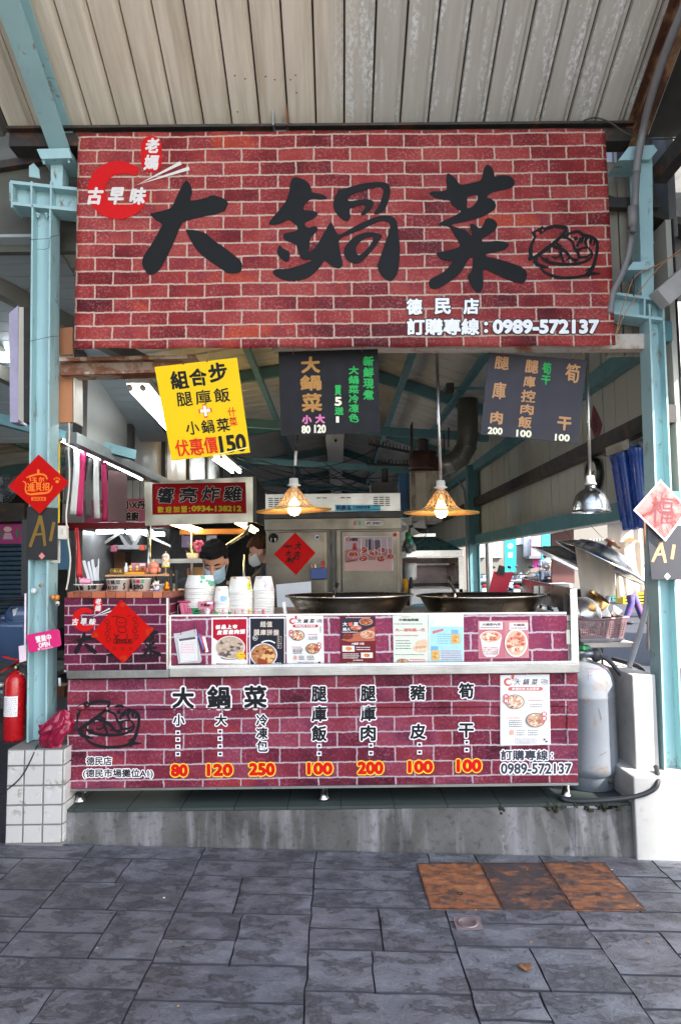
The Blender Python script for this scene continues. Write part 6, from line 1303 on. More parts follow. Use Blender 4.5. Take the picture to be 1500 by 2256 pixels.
        p.line([(761, 1238), (785, 1234)], 3, INK(120, 60, 50)); logo(p, 765, 1188, 3.2, txt=False); p.text('大鍋菜', 769, 1185, 788, 1192, INK(40, 30, 36), bold=.3)
        for i in range(5): p.line([(796 + i * 14, 1186), (795 + i * 14 + i, 1222)], 1.1, INK(226, 222, 226))
    poster('poster', 'glossy stew photo poster on the other fridge door', [(758, 1182), (865, 1182), (866, 1258), (759, 1258)], Yd, (216, 208, 206), food, gloss=.08)
    p = Print(Yd, k0=1); p.STEP = 2e-4
    k = thing('round_sticker', 'round black sticker with a white emblem on the fridge', 'sticker', P(602, 1186, Yd)); m = MB(); m.lathe([(0, -.001), (.038, -.001), (.038, .001)], P(602, 1185, Yd), BLACK, 28, axis=(0, 1, 0)); m.obj('disc', k); p.disc(602, 1185, 9, 9, WHITE, hole=.88); p.line([(602, 1178), (602, 1194)], 1.4, WHITE, 0); p.line([(596, 1181), (608, 1181)], 1.3, WHITE, 0); p.line([(597, 1187), (607, 1187)], 1.2, WHITE, 0); p.line([(598, 1193), (597, 1186)], 1.2, WHITE, 0); p.line([(606, 1193), (607, 1186)], 1.2, WHITE, 0); p.obj('emblem', k)
    p = Print(Yd, k0=1); p.STEP = 2e-4; p.shape([diamond(870, 1178, 5, 5)], REDI); p.disc(699, 1184, 6, 5, INK(186, 190, 200)); p.disc(699, 1184, 4, 3, INK(60, 66, 90)); p.thing('small_stickers', 'little round and diamond stickers on the fridge doors', 'stickers')
    k = thing('pen_box', 'blue magnetic pen box with red pens on the fridge door', 'pen box', P(702, 1276, Yd)); m = MB(); a_, b_ = P(685, 1276, Yd), P(720, 1251, Yd); m.box((a_.x, Yd - .06, a_.z), (b_.x, Yd, b_.z), M((36, 66, 130), .4)); m.obj('box', k, bev=.004)
    m = MB(); [m.tube([P(px, 1258, Yd - .03), P(px + dx, py, Yd - .03)], .008, M(cc, .4), 8) for px, dx, py, cc in ((690, -4, 1243, (200, 120, 60)), (696, -2, 1244, (230, 220, 220)), (712, 0, 1236, (190, 40, 50)), (708, 3, 1238, (200, 60, 70)))]; m.obj('pens', k)
    pslab([(608, 1288), (685, 1281), (687, 1337), (611, 1342)], Yd - .3, .006, M((214, 216, 222), .4, var=.05)).thing('white_sheet', 'blank white plastic sheet leaning in front of the fridge', 'sheet')
fridge()
def kitchen():
    Y = 6.0
    k = thing('extractor_hood', 'dark teal extractor hood with a bright steel edge over a stove recess', 'extractor hood', P(955, 1300, Y)); HD = M((44, 84, 88), .3, var=.15, coat=.3)
    x = lambda px, yy=Y: P(px, 1200, yy).x; z = lambda py, yy=Y: P(900, py, yy).z
    m = MB(); m.hexa([(x(895), Y, z(1213)), (x(1018), Y, z(1213)), (x(1018), Y + .7, z(1213)), (x(895), Y + .7, z(1213))], [(x(908), Y + .2, z(1180)), (x(966), Y + .2, z(1180)), (x(966), Y + .6, z(1180)), (x(908), Y + .6, z(1180))], HD); m.obj('canopy', k)
    m = MB(); m.box((x(893), Y - .02, z(1228)), (x(1019), Y + .0, z(1213)), SSL); m.obj('front_edge', k, bev=.003); m = MB(); m.box((x(916), Y + .17, z(1181)), (x(966), Y + .25, z(1174)), SSL); m.obj('collar', k)
    k = thing('stove_recess', 'dark steel stove recess under the teal hood', 'stove', P(955, 1300, Y)); RS = STEEL((110, 98, 100), .35, (1, 1, 8), dirt=(70, 56, 52))
    m = MB(); m.box((x(893), Y + .68, ZH), (x(1018), Y + .72, z(1228)), RS); m.box((x(893), Y + .3, z(1246)), (x(1000), Y + .68, z(1242)), SSD); m.obj('back_plate', k)
    m = MB(); m.box((x(1009), Y, ZH), (x(1019), Y + .68, z(1229)), SSL); m.obj('side_plate', k); m = MB(); m.box((x(893), Y, ZH), (x(1018), Y + .6, z(1298)), SSL); m.box((x(893), Y + .1, z(1292)), (x(1008), Y + .5, z(1289)), DARKST); m.obj('stove_body', k, bev=.005)
    k = thing('soup_tank', 'white plastic tub hanging in the stove recess', 'tub', P(903, 1278, Y + .1)); m = MB(); c_ = P(903, 1278, Y + .1); m.lathe([(0, 0), (.05, 0), (.062, .02), (.064, .13), (.06, .15), (0, .15)], c_, M((206, 206, 204), .4), 18); m.obj('tub', k); m = MB(); m.tube([c_ + Vector((0, -.05, .15)), c_ + Vector((0, -.05, .04))], .006, DARKST, 6); m.obj('tap', k)
    # duct elbow, fan drum and box
    k = thing('exhaust_duct', 'big round sheet metal elbow duct under the hall roof', 'duct', P(1010, 1030, 6.4)); Yd = 6.4; DU = M((118, 116, 108), .38, metal=.75, var=.25, scale=6)
    path = [(1030, 880), (1030, 960), (1026, 985), (1012, 1008), (990, 1022), (955, 1030)]; pts = [P(a_, b_, Yd) for a_, b_ in path]
    m = MB(); m.tube(pts, .098, DU, 22); m.obj('elbow', k); m = MB()
    for i in (1, 2, 3, 4): d = (pts[i] - pts[i - 1]).normalized(); m.tube([pts[i] - d * .006, pts[i] + d * .006], .103, DU, 22)
    m.obj('seams', k)
    k = thing('exhaust_fan', 'rusty brown fan drum with a dark motor on the duct', 'exhaust fan', P(932, 1035, 6.35)); m = MB(); c_ = P(932, 1036, 6.35); m.lathe([(0, 0), (.13, 0), (.135, .01), (.13, .02), (.13, .17), (0, .17)], c_, M((66, 44, 38), .5, var=.4, spots=(110, 60, 40)), 24); m.obj('drum', k); m = MB(); m.lathe([(0, .17), (.05, .17), (.055, .2), (.055, .28), (.04, .3), (0, .3)], c_, DARKST, 18); m.obj('motor', k)
    k = thing('exhaust_box', 'greasy beige sheet metal box below the fan drum', 'duct box', P(940, 1150, 6.3)); m = MB(); a_, b_ = P(907, 1150, 6.3), P(972, 1036, 6.3); m.box((a_.x, 6.3, a_.z), (b_.x, 6.7, b_.z), M((166, 154, 134), .5, var=.3, scale=3, spots=(110, 90, 66), spot_amt=.4, spot_scale=4)); m.obj('box_body', k, bev=.006); m = MB(); m.box((a_.x + .04, 6.29, a_.z + .03), ((a_.x + b_.x) / 2, 6.3, b_.z - .02), M((176, 164, 144), .5, var=.2)); m.obj('access_panel', k, bev=.003)
    pslab([(879, 1046), (902, 1044), (902, 1140), (879, 1138)], 6.5, .1, M((32, 92, 140), .5, var=.15)).thing('blue_tarp', 'blue panel hanging between fridge and duct box', 'panel')
    k = thing('dark_cabinet', 'dark switch box with chimney on top of the fridge', 'switch box', P(846, 1085, 6.0)); m = MB(); a_, b_ = P(818, 1086, 6.0), P(876, 1062, 6.0); m.box((a_.x, 6.0, a_.z), (b_.x, 6.3, b_.z), DARKST); m.obj('box', k); m = MB(); m.lathe([(0, 0), (.03, 0), (.03, .1), (.036, .12), (0, .12)], P(848, 1062, 6.1), DARKST, 12); m.obj('chimney', k)
    k = thing('desk_fan', 'grey fan on a shelf beside the teal hood', 'fan', P(925, 1175, 5.9)); m = MB(); c_ = P(905, 1160, 5.9); GR = M((150, 146, 140), .4)
    for j in range(4): a_ = j * 1.57 + .3; u = Vector((math.cos(a_), 0, math.sin(a_) * .6)); w = Vector((-math.sin(a_), 0, math.cos(a_))) * .045; m.hexa([c_ + u * .02 - w * .3, c_ + u * .13 - w, c_ + u * .13 + w, c_ + u * .02 + w * .3], [p + Vector((0, .004, 0)) for p in (c_ + u * .02 - w * .3, c_ + u * .13 - w, c_ + u * .13 + w, c_ + u * .02 + w * .3)], GR)
    m.obj('blades', k); m = MB(); m.lathe([(.15, 0), (.153, .01), (.147, .01), (.15, 0)], c_, GR, 24, axis=(0, 1, 0)); m.obj('guard_ring', k)
    q = random.Random(3)
    for i, (px, py, col) in enumerate(((900, 1184, (70, 150, 80)), (904, 1196, (70, 160, 150)), (896, 1202, (110, 96, 92)), (910, 1208, (150, 150, 146)), (901, 1212, (90, 110, 110)))):
        m = MB(); c_ = P(px, py, 5.86)
        m.lathe([(0, 0), (.02, .004), (.026, .03), (.022, .06), (.008, .07), (.008, .08), (0, .08)], c_ - Vector((0, 0, .03)), M(col, .4, var=.3), 10); m.thing('hanging_bottle', ['green capped bottle hanging beside the hood', 'turquoise bottle hanging under the green capped one', 'brown bottle hanging lowest beside the fridge edge', 'pale grey bottle hanging at the hood corner', 'dull teal bottle hanging over the steel edge'][i], 'bottle', 'bottles hanging beside the hood')
    k = thing('yellow_cloth', 'mustard yellow cloth hanging beside the fridge', 'cloth', P(893, 1340, 5.4)); m = MB(); m.grid(lambda u, v: P(888 + 10 * u + 3 * math.sin(v * 4), 1275 + 68 * v, 5.35 + .02 * math.sin(u * 9)), 6, 10, M((206, 150, 30), .8)); m.obj('fabric', k, solid=.003)
    k = thing('dark_apron', 'navy apron hanging next to the mustard cloth', 'apron', P(905, 1345, 5.3)); m = MB(); m.grid(lambda u, v: P(905 + (u - .5) * (4 + 16 * v), 1272 + 80 * v, 5.3 + .02 * math.sin(u * 9)), 6, 10, M((36, 36, 48), .8)); m.obj('fabric', k, solid=.003)
    k = thing('blue_tub', 'bright blue plastic tub between the two woks', 'tub', P(936, 1360, 4.6)); m = MB(); c_ = P(936, 1362, 4.6); m.lathe([(0, 0), (.062, 0), (.078, .07), (.085, .09), (.08, .092), (.072, .07), (0, .06)], c_, M((48, 150, 190), .4), 20); m.obj('tub_body', k)
    k = thing('white_bench', 'white enamel work bench behind the woks', 'bench', P(960, 1350, 5.2)); m = MB(); a_ = P(905, 1298, 5.2); b_ = P(1010, 1400, 5.2); m.box((a_.x, 5.2, ZH), (b_.x, 5.8, a_.z), M((214, 210, 204), .45)); m.obj('bench_body', k, bev=.008)
    # overhead clutter: wires and cable trays
    q = random.Random(21)
    for i in range(11):
        x0, x1 = q.uniform(-1.5, -.2), q.uniform(.2, 1.5); y = q.uniform(6.5, 10); z0, z1 = q.uniform(2.5, 2.95), q.uniform(2.5, 3.0); sag = q.uniform(.1, .4); m = MB()
        m.tube([(x0 + (x1 - x0) * t, y + t * .6, z0 + (z1 - z0) * t - sag * 4 * t * (1 - t)) for t in [j / 12 for j in range(13)]], .006, CAB, 5)
        m.thing('sagging_wire', 'black wire sagging across the hall below the rafters', 'wire', 'wires sagging under the hall roof')
    for i in range(2):
        m = MB(); a_ = P(812 - i * 4, 978 + i * 45, 7.0); b_ = P(912, 998 + i * 28, 7.0); m.beam(a_, b_, .05, .02, DARKST)
        for j in range(14): c_ = a_.lerp(b_, j / 13); m.box(c_ + Vector((-.004, -.05, .0)), c_ + Vector((.004, -.02, .05)), DARKST)
        m.thing('cable_tray', ['dark perforated cable tray above the fridge', 'second dark cable tray hanging lower over the fridge'][i], 'cable tray', 'cable trays over the fridge')
    for i, (px, p0, p1) in enumerate(((908, 930, 1010), (905, 935, 1012), (988, 942, 985), (978, 955, 1000))):
        m = MB(); m.tube([P(px, p0, 6.2), P(px, p1, 6.2)], .007, DARKST, 6); m.thing('hanger_rod', 'dark threaded rod hanging from the hall roof near the duct', 'rod', 'hanger rods near the duct')
    k = thing('dark_clamp', 'small dark clamp lamp on the roof rail behind the banner', 'lamp', P(992, 855, 6)); m = MB(); a_, b_ = P(984, 864, 6.0), P(1000, 842, 6.0); m.box((a_.x, 6, a_.z), (b_.x, 6.08, b_.z), DARKST); m.obj('lamp_body', k, bev=.006); m = MB(); m.box((a_.x - .02, 6.02, (a_.z + b_.z) / 2 - .01), (b_.x + .4, 6.05, (a_.z + b_.z) / 2 + .01), TEALD); m.obj('rail', k)
CAB = M((24, 23, 22), .6)
kitchen()
def wallthings():
    k = thing('wall_clock', 'round black rimmed clock high on the panelled side wall', 'clock', PXW(1312, 1045, XW - .03)); c_ = PXW(1312, 1046, XW - .012); m = MB(); m.lathe([(.0, -.02), (.085, -.02), (.088, -.03), (.105, -.034), (.11, -.02), (.11, .0)], c_, M((22, 22, 24), .35), 30, axis=(1, 0, 0)); m.obj('rim', k)
    m = MB(); m.lathe([(0, -.022), (.084, -.022)], c_, M((206, 200, 186), .2), 30, axis=(1, 0, 0)); m.obj('dial', k); m = MB(); m.beam(c_ + Vector((-.025, 0, 0)), c_ + Vector((-.025, .03, .05)), .004, .004, BLACK); m.beam(c_ + Vector((-.025, 0, 0)), c_ + Vector((-.025, -.045, .02)), .004, .004, BLACK); m.obj('hands', k)
    k = thing('red_diamond_paper', 'narrow dark red diamond paper on the panelled side wall', 'New Year paper', PXW(1312, 975, XW - .005), 'diamond New Year papers'); m = MB(); pts = [PXW(px, py, XW - .004) for px, py in ((1306, 892), (1326, 935), (1314, 978), (1301, 938))]; m.hexa(pts, [p + Vector((.002, 0, 0)) for p in pts], M((120, 20, 40), .45, var=.15)); m.obj('paper', k)
    p = MB(); c_ = sum(pts, Vector()) / 4; vs, fs, bb = glyphs('春'); BKM = INK(60, 10, 20); p.add([c_ + Vector((-.001, -(v[0] - .5) * .09, (v[1] - .4) * .11)) for v in vs], fs, BKM); p.flat = True; p.obj('lettering', k)
    # triple blue water filter on the side wall
    k = thing('water_filter', 'bank of three blue water filter housings beside the sunlit column', 'water filter', P(1380, 1170, 3.5)); BL = M((16, 66, 146), .28, var=.08, coat=.3)
    for i, (tx, ty, bx, by, r) in enumerate(((1356, 1000, 1381, 1168, .030), (1372, 994, 1396, 1167, .034), (1402, 984, 1419, 1164, .042))):
        Yc = 3.72 - i * .09; a_, b_ = P(tx, ty, Yc), P(bx, by, Yc); m = MB(); d = (b_ - a_); L = d.length; m.lathe([(0, 0), (r * 1.12, 0), (r * 1.16, .012), (r * 1.12, .035), (r, .045), (r * .97, L * .6), (r * .9, L * .97), (r * .8, L), (0, L)], a_, BL, 22, axis=d); m.obj('filter_housing', k)
        m = MB(); [m.tube([a_ + d * .2 + Vector((r * math.cos(t), r * math.sin(t), 0)), a_ + d * .95 + Vector((r * .93 * math.cos(t), r * .93 * math.sin(t), 0))], .0011, BL, 5) for t in [j * .785 for j in range(8)]]; m.obj('ribs', k)
    m = MB(); m.beam(P(1340, 1000, 3.74), P(1424, 972, 3.45), .06, .03, M((36, 36, 38), .4)); m.obj('head', k); m = MB(); m.beam(P(1338, 996, 3.70), P(1388, 978, 3.52), .02, .05, SSL); m.obj('mounting_plate', k); m = MB(); m.tube([P(1410, 975, 3.45), P(1420, 985, 3.42), P(1426, 1010, 3.4), P(1428, 1190, 3.4)], .011, CONDUIT, 8); m.obj('water_pipe', k)
wallthings()
# ================================================================== lamps over the counter
STRAW = M((186, 142, 88), .6, var=.25, scale=30); STRAWE = M((190, 158, 70), .6, var=.2, scale=30)
WHITEP = M((206, 202, 194), .45, var=.1)
def straw_lamp(label, px, rim_y, ang, rod):
    Y = 3.45; c_ = P(px, rim_y, Y); k = thing('straw_hat_lamp', label, 'pendant lamp', c_, 'pendant lamps over the counter')
    prof = [(.012, .118), (.028, .108), (.045, .085), (.063, .055), (.082, .030), (.102, .015), (.13, .007), (.16, .002), (.19, .0)]
    tl = Matrix.Rotation(R(ang), 3, 'Y')
    def at(t, a_):
        f = t * (len(prof) - 1); i = min(len(prof) - 2, int(f)); u = f - i; r = prof[i][0] * (1 - u) + prof[i + 1][0] * u; z = prof[i][1] * (1 - u) + prof[i + 1][1] * u
        return c_ + tl @ Vector((r * math.cos(a_), r * math.sin(a_), z))
    m = MB(); n = 13
    for s in (-1, 1):
        for j in range(n): m.tube([at(i / 16, 2 * math.pi * j / n + s * i / 16 * 1.9) for i in range(17)], .0021, STRAW, 4)
    for t in (.02, .2, .4, .58): m.tube([at(t, 2 * math.pi * j / 36) for j in range(37)], .0018, STRAW, 4)
    m.obj('woven_crown', k)
    m = MB()
    for i in range(15): t = .66 + .34 * i / 14; m.tube([at(t, 2 * math.pi * j / 44) + Vector((0, 0, .0022 * math.sin(j * math.pi + i * math.pi))) for j in range(45)], .0025, STRAW if i < 13 else STRAWE, 4)
    for j in range(60): m.tube([at(.62 + .38 * i / 4, 2 * math.pi * j / 60) for i in range(5)], .0016, STRAWE, 4)
    m.obj('woven_brim', k)
    m = MB(); b = c_ + Vector((.0, -.0, .012)); m.lathe([(0, -.038), (.018, -.034), (.031, -.018), (.033, 0), (.026, .022), (.016, .042), (.014, .06)], b, EMIT((255, 206, 140), 6), 18); m.obj('bulb', k)
    L = bpy.data.lights.new('lamp_glow', 'POINT'); L.energy = .3; L.color = (1, .72, .4); L.shadow_soft_size = .035; lo = bpy.data.objects.new('lamp_glow', L); COL.objects.link(lo); lo.parent = k; lo.location = (0, -.0, -.045)
    m = MB(); m.lathe([(0, .165), (.022, .165), (.024, .135), (.034, .132), (.034, .128), (.018, .124), (.016, .06), (0, .06)], c_, WHITEP, 18); m.obj('socket', k)
    m = MB(); top = P(rod[0], rod[1], Y); a_ = c_ + Vector((0, 0, .16))
    if rod[2] == 'rod': m.tube([a_, top], .0085, STEEL((206, 204, 200), .3), 10); m.lathe([(0, 0), (.032, 0), (.03, -.012), (.012, -.02), (0, -.02)], top, WHITEP, 16)
    else:
        q = a_.lerp(top, .3); m.tube([a_, q], .004, CAB, 6); m.tube([q, a_.lerp(top, .62)], .007, WHITEP, 8); m.tube([a_.lerp(top, .62), top], .0045, CAB, 6); m.box(top - Vector((.012, .01, 0)), top + Vector((.012, .01, .03)), WHITEP)
    m.obj('hanging_rod', k)
straw_lamp('straw hat lamp on a cable in front of the stainless fridge', 648, 1125, -2, (655, 955, 'cable'))
straw_lamp('straw hat lamp on a white rod in front of the duct box', 972, 1130, 1, (962, 768, 'rod'))
def alu_lamp():
    Y = 3.45; c_ = P(1303, 1128, Y); k = thing('aluminium_lamp', 'dented aluminium dome lamp on a white rod, unlit', 'pendant lamp', c_, 'pendant lamps over the counter'); AL = STEEL((196, 198, 200), .22, (1, 1, 6))
    m = MB(); m.lathe([(.097, 0), (.094, .001), (.092, .012), (.088, .045), (.076, .082), (.055, .107), (.03, .12), (.026, .128), (.024, .14), (.02, .14)], c_, AL, 36); m.obj('dome_shade', k, solid=.0015)
    m = MB(); m.lathe([(0, .185), (.022, .185), (.026, .15), (.03, .146), (.03, .138), (.0, .138)], c_, WHITEP, 18); m.obj('socket', k); m = MB(); top = P(1292, 769, Y); m.tube([c_ + Vector((0, 0, .18)), top], .0085, STEEL((206, 204, 200), .3), 10); m.lathe([(0, 0), (.034, 0), (.03, -.012), (.012, -.018), (0, -.018)], top, WHITEP, 16); m.obj('hanging_rod', k)
    m = MB(); m.lathe([(0, .03), (.02, .036), (.03, .06), (.022, .1), (.016, .138)], c_, M((230, 228, 220), .3), 14); m.obj('bulb', k)
alu_lamp()

# ================================================================== woks
def wok(label, px, lx, ly, hx, hy):
    Y = 3.56; c_ = P(px, 1312, Y); r = .322; k = thing('wok', label, 'wok', c_ - Vector((0, 0, .17)), 'big iron woks')
    IR = STEEL((126, 116, 106), .24, (1, 1, 3), dirt=(60, 50, 42)); prof = [(0, -.2), (.15, -.18), (.21, -.14), (.256, -.088), (.294, -.028), (.308, -.008), (.318, 0), (r + .008, .003), (r + .012, .001), (r + .008, -.003), (.314, -.006), (.300, -.03), (.262, -.09), (.215, -.145), (.15, -.19), (0, -.21)]
    m = MB(); m.lathe(prof, c_, IR, 64); m.obj('bowl', k)
    m = MB(); m.lathe([(r + .002, -.002), (r + .010, .0005), (r + .013, .005), (r + .006, .0062), (r - .002, .004)], c_, STEEL((222, 218, 212), .22), 64); m.obj('rim', k)
    m = MB(); m.lathe([(0, -.06), (.25, -.06), (.268, -.058)], c_, M((120, 78, 44), .2, var=.3, scale=20, spots=(170, 120, 70), spot_amt=.45), 40); m.obj('stew', k)
    q = thing('ladle', 'black handled ladle resting in the wok ' + ('beside the fridge' if lx < 800 else 'under the hood'), 'ladle', c_, 'ladles in the woks'); m = MB(); a_, b_ = P(lx, ly, Y + .02), P(hx, hy, Y - .03); m.tube([b_, a_], [.008, .012], M((26, 25, 25), .4), 8); m.obj('handle', q); m = MB(); m.tube([b_, Vector((b_.x, b_.y, c_.z - .055))], .005, SSL, 6); m.lathe([(0, -.02), (.035, -.012), (.045, 0), (.042, .001), (.03, -.008), (0, -.014)], (b_.x, b_.y, c_.z - .05), SSL, 16); m.obj('scoop', q)
wok('wide iron wok in front of the stainless fridge', 770, 742, 1286, 736, 1312); wok('wide iron wok in front of the teal hood', 1058, 988, 1272, 1002, 1306)

# ================================================================== paper bowls, basket and trinkets on the counter
PAPER = M((232, 228, 220), .6, var=.04)
def printed_paper(cols, zscale=1):
    m = bpy.data.materials.new('printed_paper'); t, n, b = nodes(m); v = coords(t); s = N(t, 'ShaderNodeSeparateXYZ'); t.links.new(v, s.inputs[0])
    c = lin((232, 229, 222)); out = None
    for i, (col, sc, th) in enumerate(cols):
        f = noise_(t, mapv(t, v, loc=(i * 3.1, i, i * 2)), sc, 3, .5); out = mix(t, ramp(t, f, [(th, BW(0)), (th + .02, BW(1))]), out if out is not None else c, lin(col))
    t.links.new(out, b.inputs['Base Color']); b.inputs['Roughness'].default_value = .5; return m
def cup_stack(label, cat, px, top, bot, wt, wb, h, n, Y, mats, extra=None, grp='stacked paper bowls'):
    c_ = P(px, bot, Y); s = Y / 1500; zt = P(px, top, Y).z; r1, r0 = wb / 2 * s, wt / 2 * s; dz = (zt - c_.z - h) / (n - 1)
    m = MB(); m.lathe([(r1 + .001, 0), (r1 + .003, .0012), (r1 + .003, .0034), (r1 + .0005, .0045), (r0, h - .002), (r0 - .001, h), (r0 - .004, h), (r0 - .005, h - .004), (0, h - .004)], (c_.x, Y, 0), mats[0], 32)
    proto = None
    for i in range(n):
        top_ = i == n - 1; lb = ('topmost printed paper bowl of the ' + label) if top_ else 'white paper bowl nested upside down in the ' + label; jx, jy = rnd.uniform(-.0012, .0012), rnd.uniform(-.0012, .0012)
        loc = (c_.x + jx + (i / n) * .002, Y + jy, c_.z + dz * i)
        if proto is None:
            proto = m.obj('paper_bowl', loc=(c_.x, Y, 0)); proto.location = loc; tag(proto, lb, cat, None if top_ else grp + ' in the ' + label)
        elif top_:
            m.mats = [mats[1]]; o = m.obj('paper_bowl', loc=(c_.x, Y, 0)); o.location = loc; tag(o, lb, cat)
        else: copy_tree(proto, loc=loc)
cup_stack('wide stack standing in the pink basket', 'paper bowl', 440, 1268, 1338, 54, 64, .05, 12, 3.3, (PAPER, printed_paper([((90, 170, 140), 22, .60), ((150, 200, 190), 14, .62)])))
cup_stack('short narrow cup stack', 'paper cup', 488, 1292, 1352, 26, 34, .07, 8, 3.26, (PAPER, printed_paper([((150, 186, 216), 16, .58), ((230, 190, 150), 30, .66)])))
cup_stack('tall stack with the green leaf print', 'paper bowl', 529, 1271, 1354, 43, 52, .068, 16, 3.3, (PAPER, printed_paper([((176, 200, 60), 18, .56), ((216, 110, 50), 26, .62), ((220, 60, 40), 34, .68)])))
cup_stack('tall stack nearest the white sheet', 'paper bowl', 580, 1270, 1353, 35, 46, .068, 16, 3.34, (PAPER, printed_paper([((196, 190, 206), 30, .60), ((232, 190, 170), 26, .64), ((230, 150, 150), 40, .68)])))
def pink_basket():
    Y = 3.24; k = thing('pink_basket', 'pink perforated plastic basket holding the wide bowl stack', 'basket', P(432, 1357, Y)); PK = M((222, 106, 140), .4, var=.06)
    q0 = lambda x, y, d=0: P(x, y, Y + d); TLx, TRx, BLx, BRx, t, b = 394, 472, 400, 467, 1326, 1358
    m = MB()
    def pt(u, v, d): return P((TLx * (1 - u) + TRx * u) * (1 - v) + (BLx * (1 - u) + BRx * u) * v, t + (b - t) * v, Y + d)
    def bar(u0, v0, u1, v1, d=0): m.hexa([pt(u0, v1, d), pt(u1, v1, d), pt(u1, v1, d + .003), pt(u0, v1, d + .003)], [pt(u0, v0, d), pt(u1, v0, d), pt(u1, v0, d + .003), pt(u0, v0, d + .003)], PK)
    for d in (0, .15):
        bar(0, 0, 1, .2, d); bar(0, .92, 1, 1, d); bar(0, .2, .12, .92, d); bar(.9, .2, 1, .92, d)
        for i in range(11): u = .12 + .78 * (i + 1) / 11; bar(u - .03, .2, u, .92, d)
        for j in range(5): v = .2 + .72 * (j + 1) / 6; bar(.12, v - .03, .9, v + .03, d + .0004)
    m.hexa([pt(0, 1, 0), pt(0, 1, .003), pt(0, 1, .15), pt(0, 1, .153)][:1] + [pt(0, 1, .15), pt(.005, 1, .15), pt(.02, 1, 0)], [pt(0, 0, 0), pt(0, 0, .15), pt(.005, 0, .15), pt(.02, 0, 0)], PK)
    m.hexa([pt(.98, 1, 0), pt(.98, 1, .15), pt(1, 1, .15), pt(1, 1, 0)], [pt(.98, 0, 0), pt(.98, 0, .15), pt(1, 0, .15), pt(1, 0, 0)], PK)
    m.hexa([pt(0, 1, 0), pt(1, 1, 0), pt(1, 1, .15), pt(0, 1, .15)], [p + Vector((0, 0, .003)) for p in (pt(0, 1, 0), pt(1, 1, 0), pt(1, 1, .15), pt(0, 1, .15))], PK)
    m.obj('basket_body', k); m = MB(); m.tube([pt(-.02, 0, -.002), pt(1.02, 0, -.002), pt(1.02, 0, .152), pt(-.02, 0, .152), pt(-.02, 0, -.002)], .005, PK, 8); m.obj('rim', k)
    k = thing('delivery_sticker', 'green delivery service sticker on the pink basket', 'sticker', P(432, 1358, Y - .004)); pslab([(424, 1340), (442, 1340), (442, 1358), (424, 1358)], Y - .004, .001, M((20, 150, 90), .4)).obj('sticker', k); p = Print(Y - .004); p.text('Uber', 427, 1343, 439, 1349, INK(14, 50, 34), bold=.3); p.text('Eats', 427, 1350, 439, 1356, INK(14, 50, 34), bold=.3); p.obj('lettering', k)
    k = thing('cat_figurine', 'white cat figurine lifting a little pink name board', 'figurine', P(457, 1358, Y - .02)); Yc = Y - .02; W_ = M((232, 230, 228), .3); s = Yc / 1500
    m = MB(); m.ball(P(457, 1352, Yc), (5.5 * s, 5 * s, 7 * s), W_); m.ball(P(457, 1344, Yc), (5 * s, 4.6 * s, 4.4 * s), W_); [m.tube([P(457 + d * 4, 1350, Yc), P(457 + d * 6, 1342, Yc)], [2 * s, 1.4 * s], W_, 8) for d in (-1, 1)]; m.obj('body', k)
    pslab([(437, 1325), (470, 1325), (470, 1343), (437, 1343)], Yc - .005, .003, M((206, 120, 140), .45, var=.2, scale=60)).obj('name_board', k); p = Print(Yc - .005); p.text('大鍋菜', 441, 1329, 463, 1337, INK(60, 20, 30), bold=.4); p.rect_(456, 1326, 468, 1331, WHITE); p.obj('lettering', k)
    pslab([(386, 1333), (393, 1332), (392, 1357), (385, 1358)], 3.3, .03, M((232, 230, 226), .4)).thing('white_packet', 'slim white packet beside the pink basket', 'packet', bev=.003)
    pslab([(621, 1328), (628, 1326), (632, 1356), (626, 1357)], 3.26, .02, M((232, 228, 222), .5)).thing('folded_card', 'folded white card standing next to the last bowl stack', 'card', bev=.001)
    cols = [((238, 196, 160), (50, 160, 80), 477, 'green dressed'), ((232, 170, 170), (226, 170, 170), 492, 'pale pink'), ((238, 190, 170), (40, 140, 70), 506, 'green melon'), ((236, 180, 170), (226, 150, 150), 520, 'rosy'), ((236, 170, 170), (232, 180, 180), 535, 'plump pink'), ((240, 206, 120), (226, 190, 90), 550, 'yellow'), ((238, 170, 180), (232, 150, 170), 563, 'bright pink'), ((232, 120, 130), (220, 90, 100), 580, 'red pink')]
    for i, (hc, bc, px, nm) in enumerate(cols):
        Yf = 3.145; c_ = P(px, 1355, Yf); s = Yf / 1500; k = thing('pig_figurine', nm + ' miniature pig standing on the counter ledge', 'figurine', c_, 'miniature pigs on the counter ledge'); H = M(hc, .35, var=.05); B_ = M(bc, .35, var=.05)
        m = MB(); m.ball(c_ + Vector((0, 0, 4 * s)), (3.6 * s, 3 * s, 4 * s), B_, 10); m.obj('body', k); m = MB(); o = c_ + Vector((0, 0, 9.5 * s)); m.ball(o, (3.4 * s, 3 * s, 3 * s), H, 10); m.ball(o + Vector((0, -3 * s, -.5 * s)), (1.2 * s, .8 * s, .9 * s), H, 8); [m.ball(o + Vector((d * 2.4 * s, 0, 2.6 * s)), (1 * s, .6 * s, 1.3 * s), H, 6) for d in (-1, 1)]; [m.ball(o + Vector((d * 1.2 * s, -2.8 * s, .6 * s)), .4 * s, BLACK, 6) for d in (-1, 1)]; m.obj('head', k)
pink_basket()
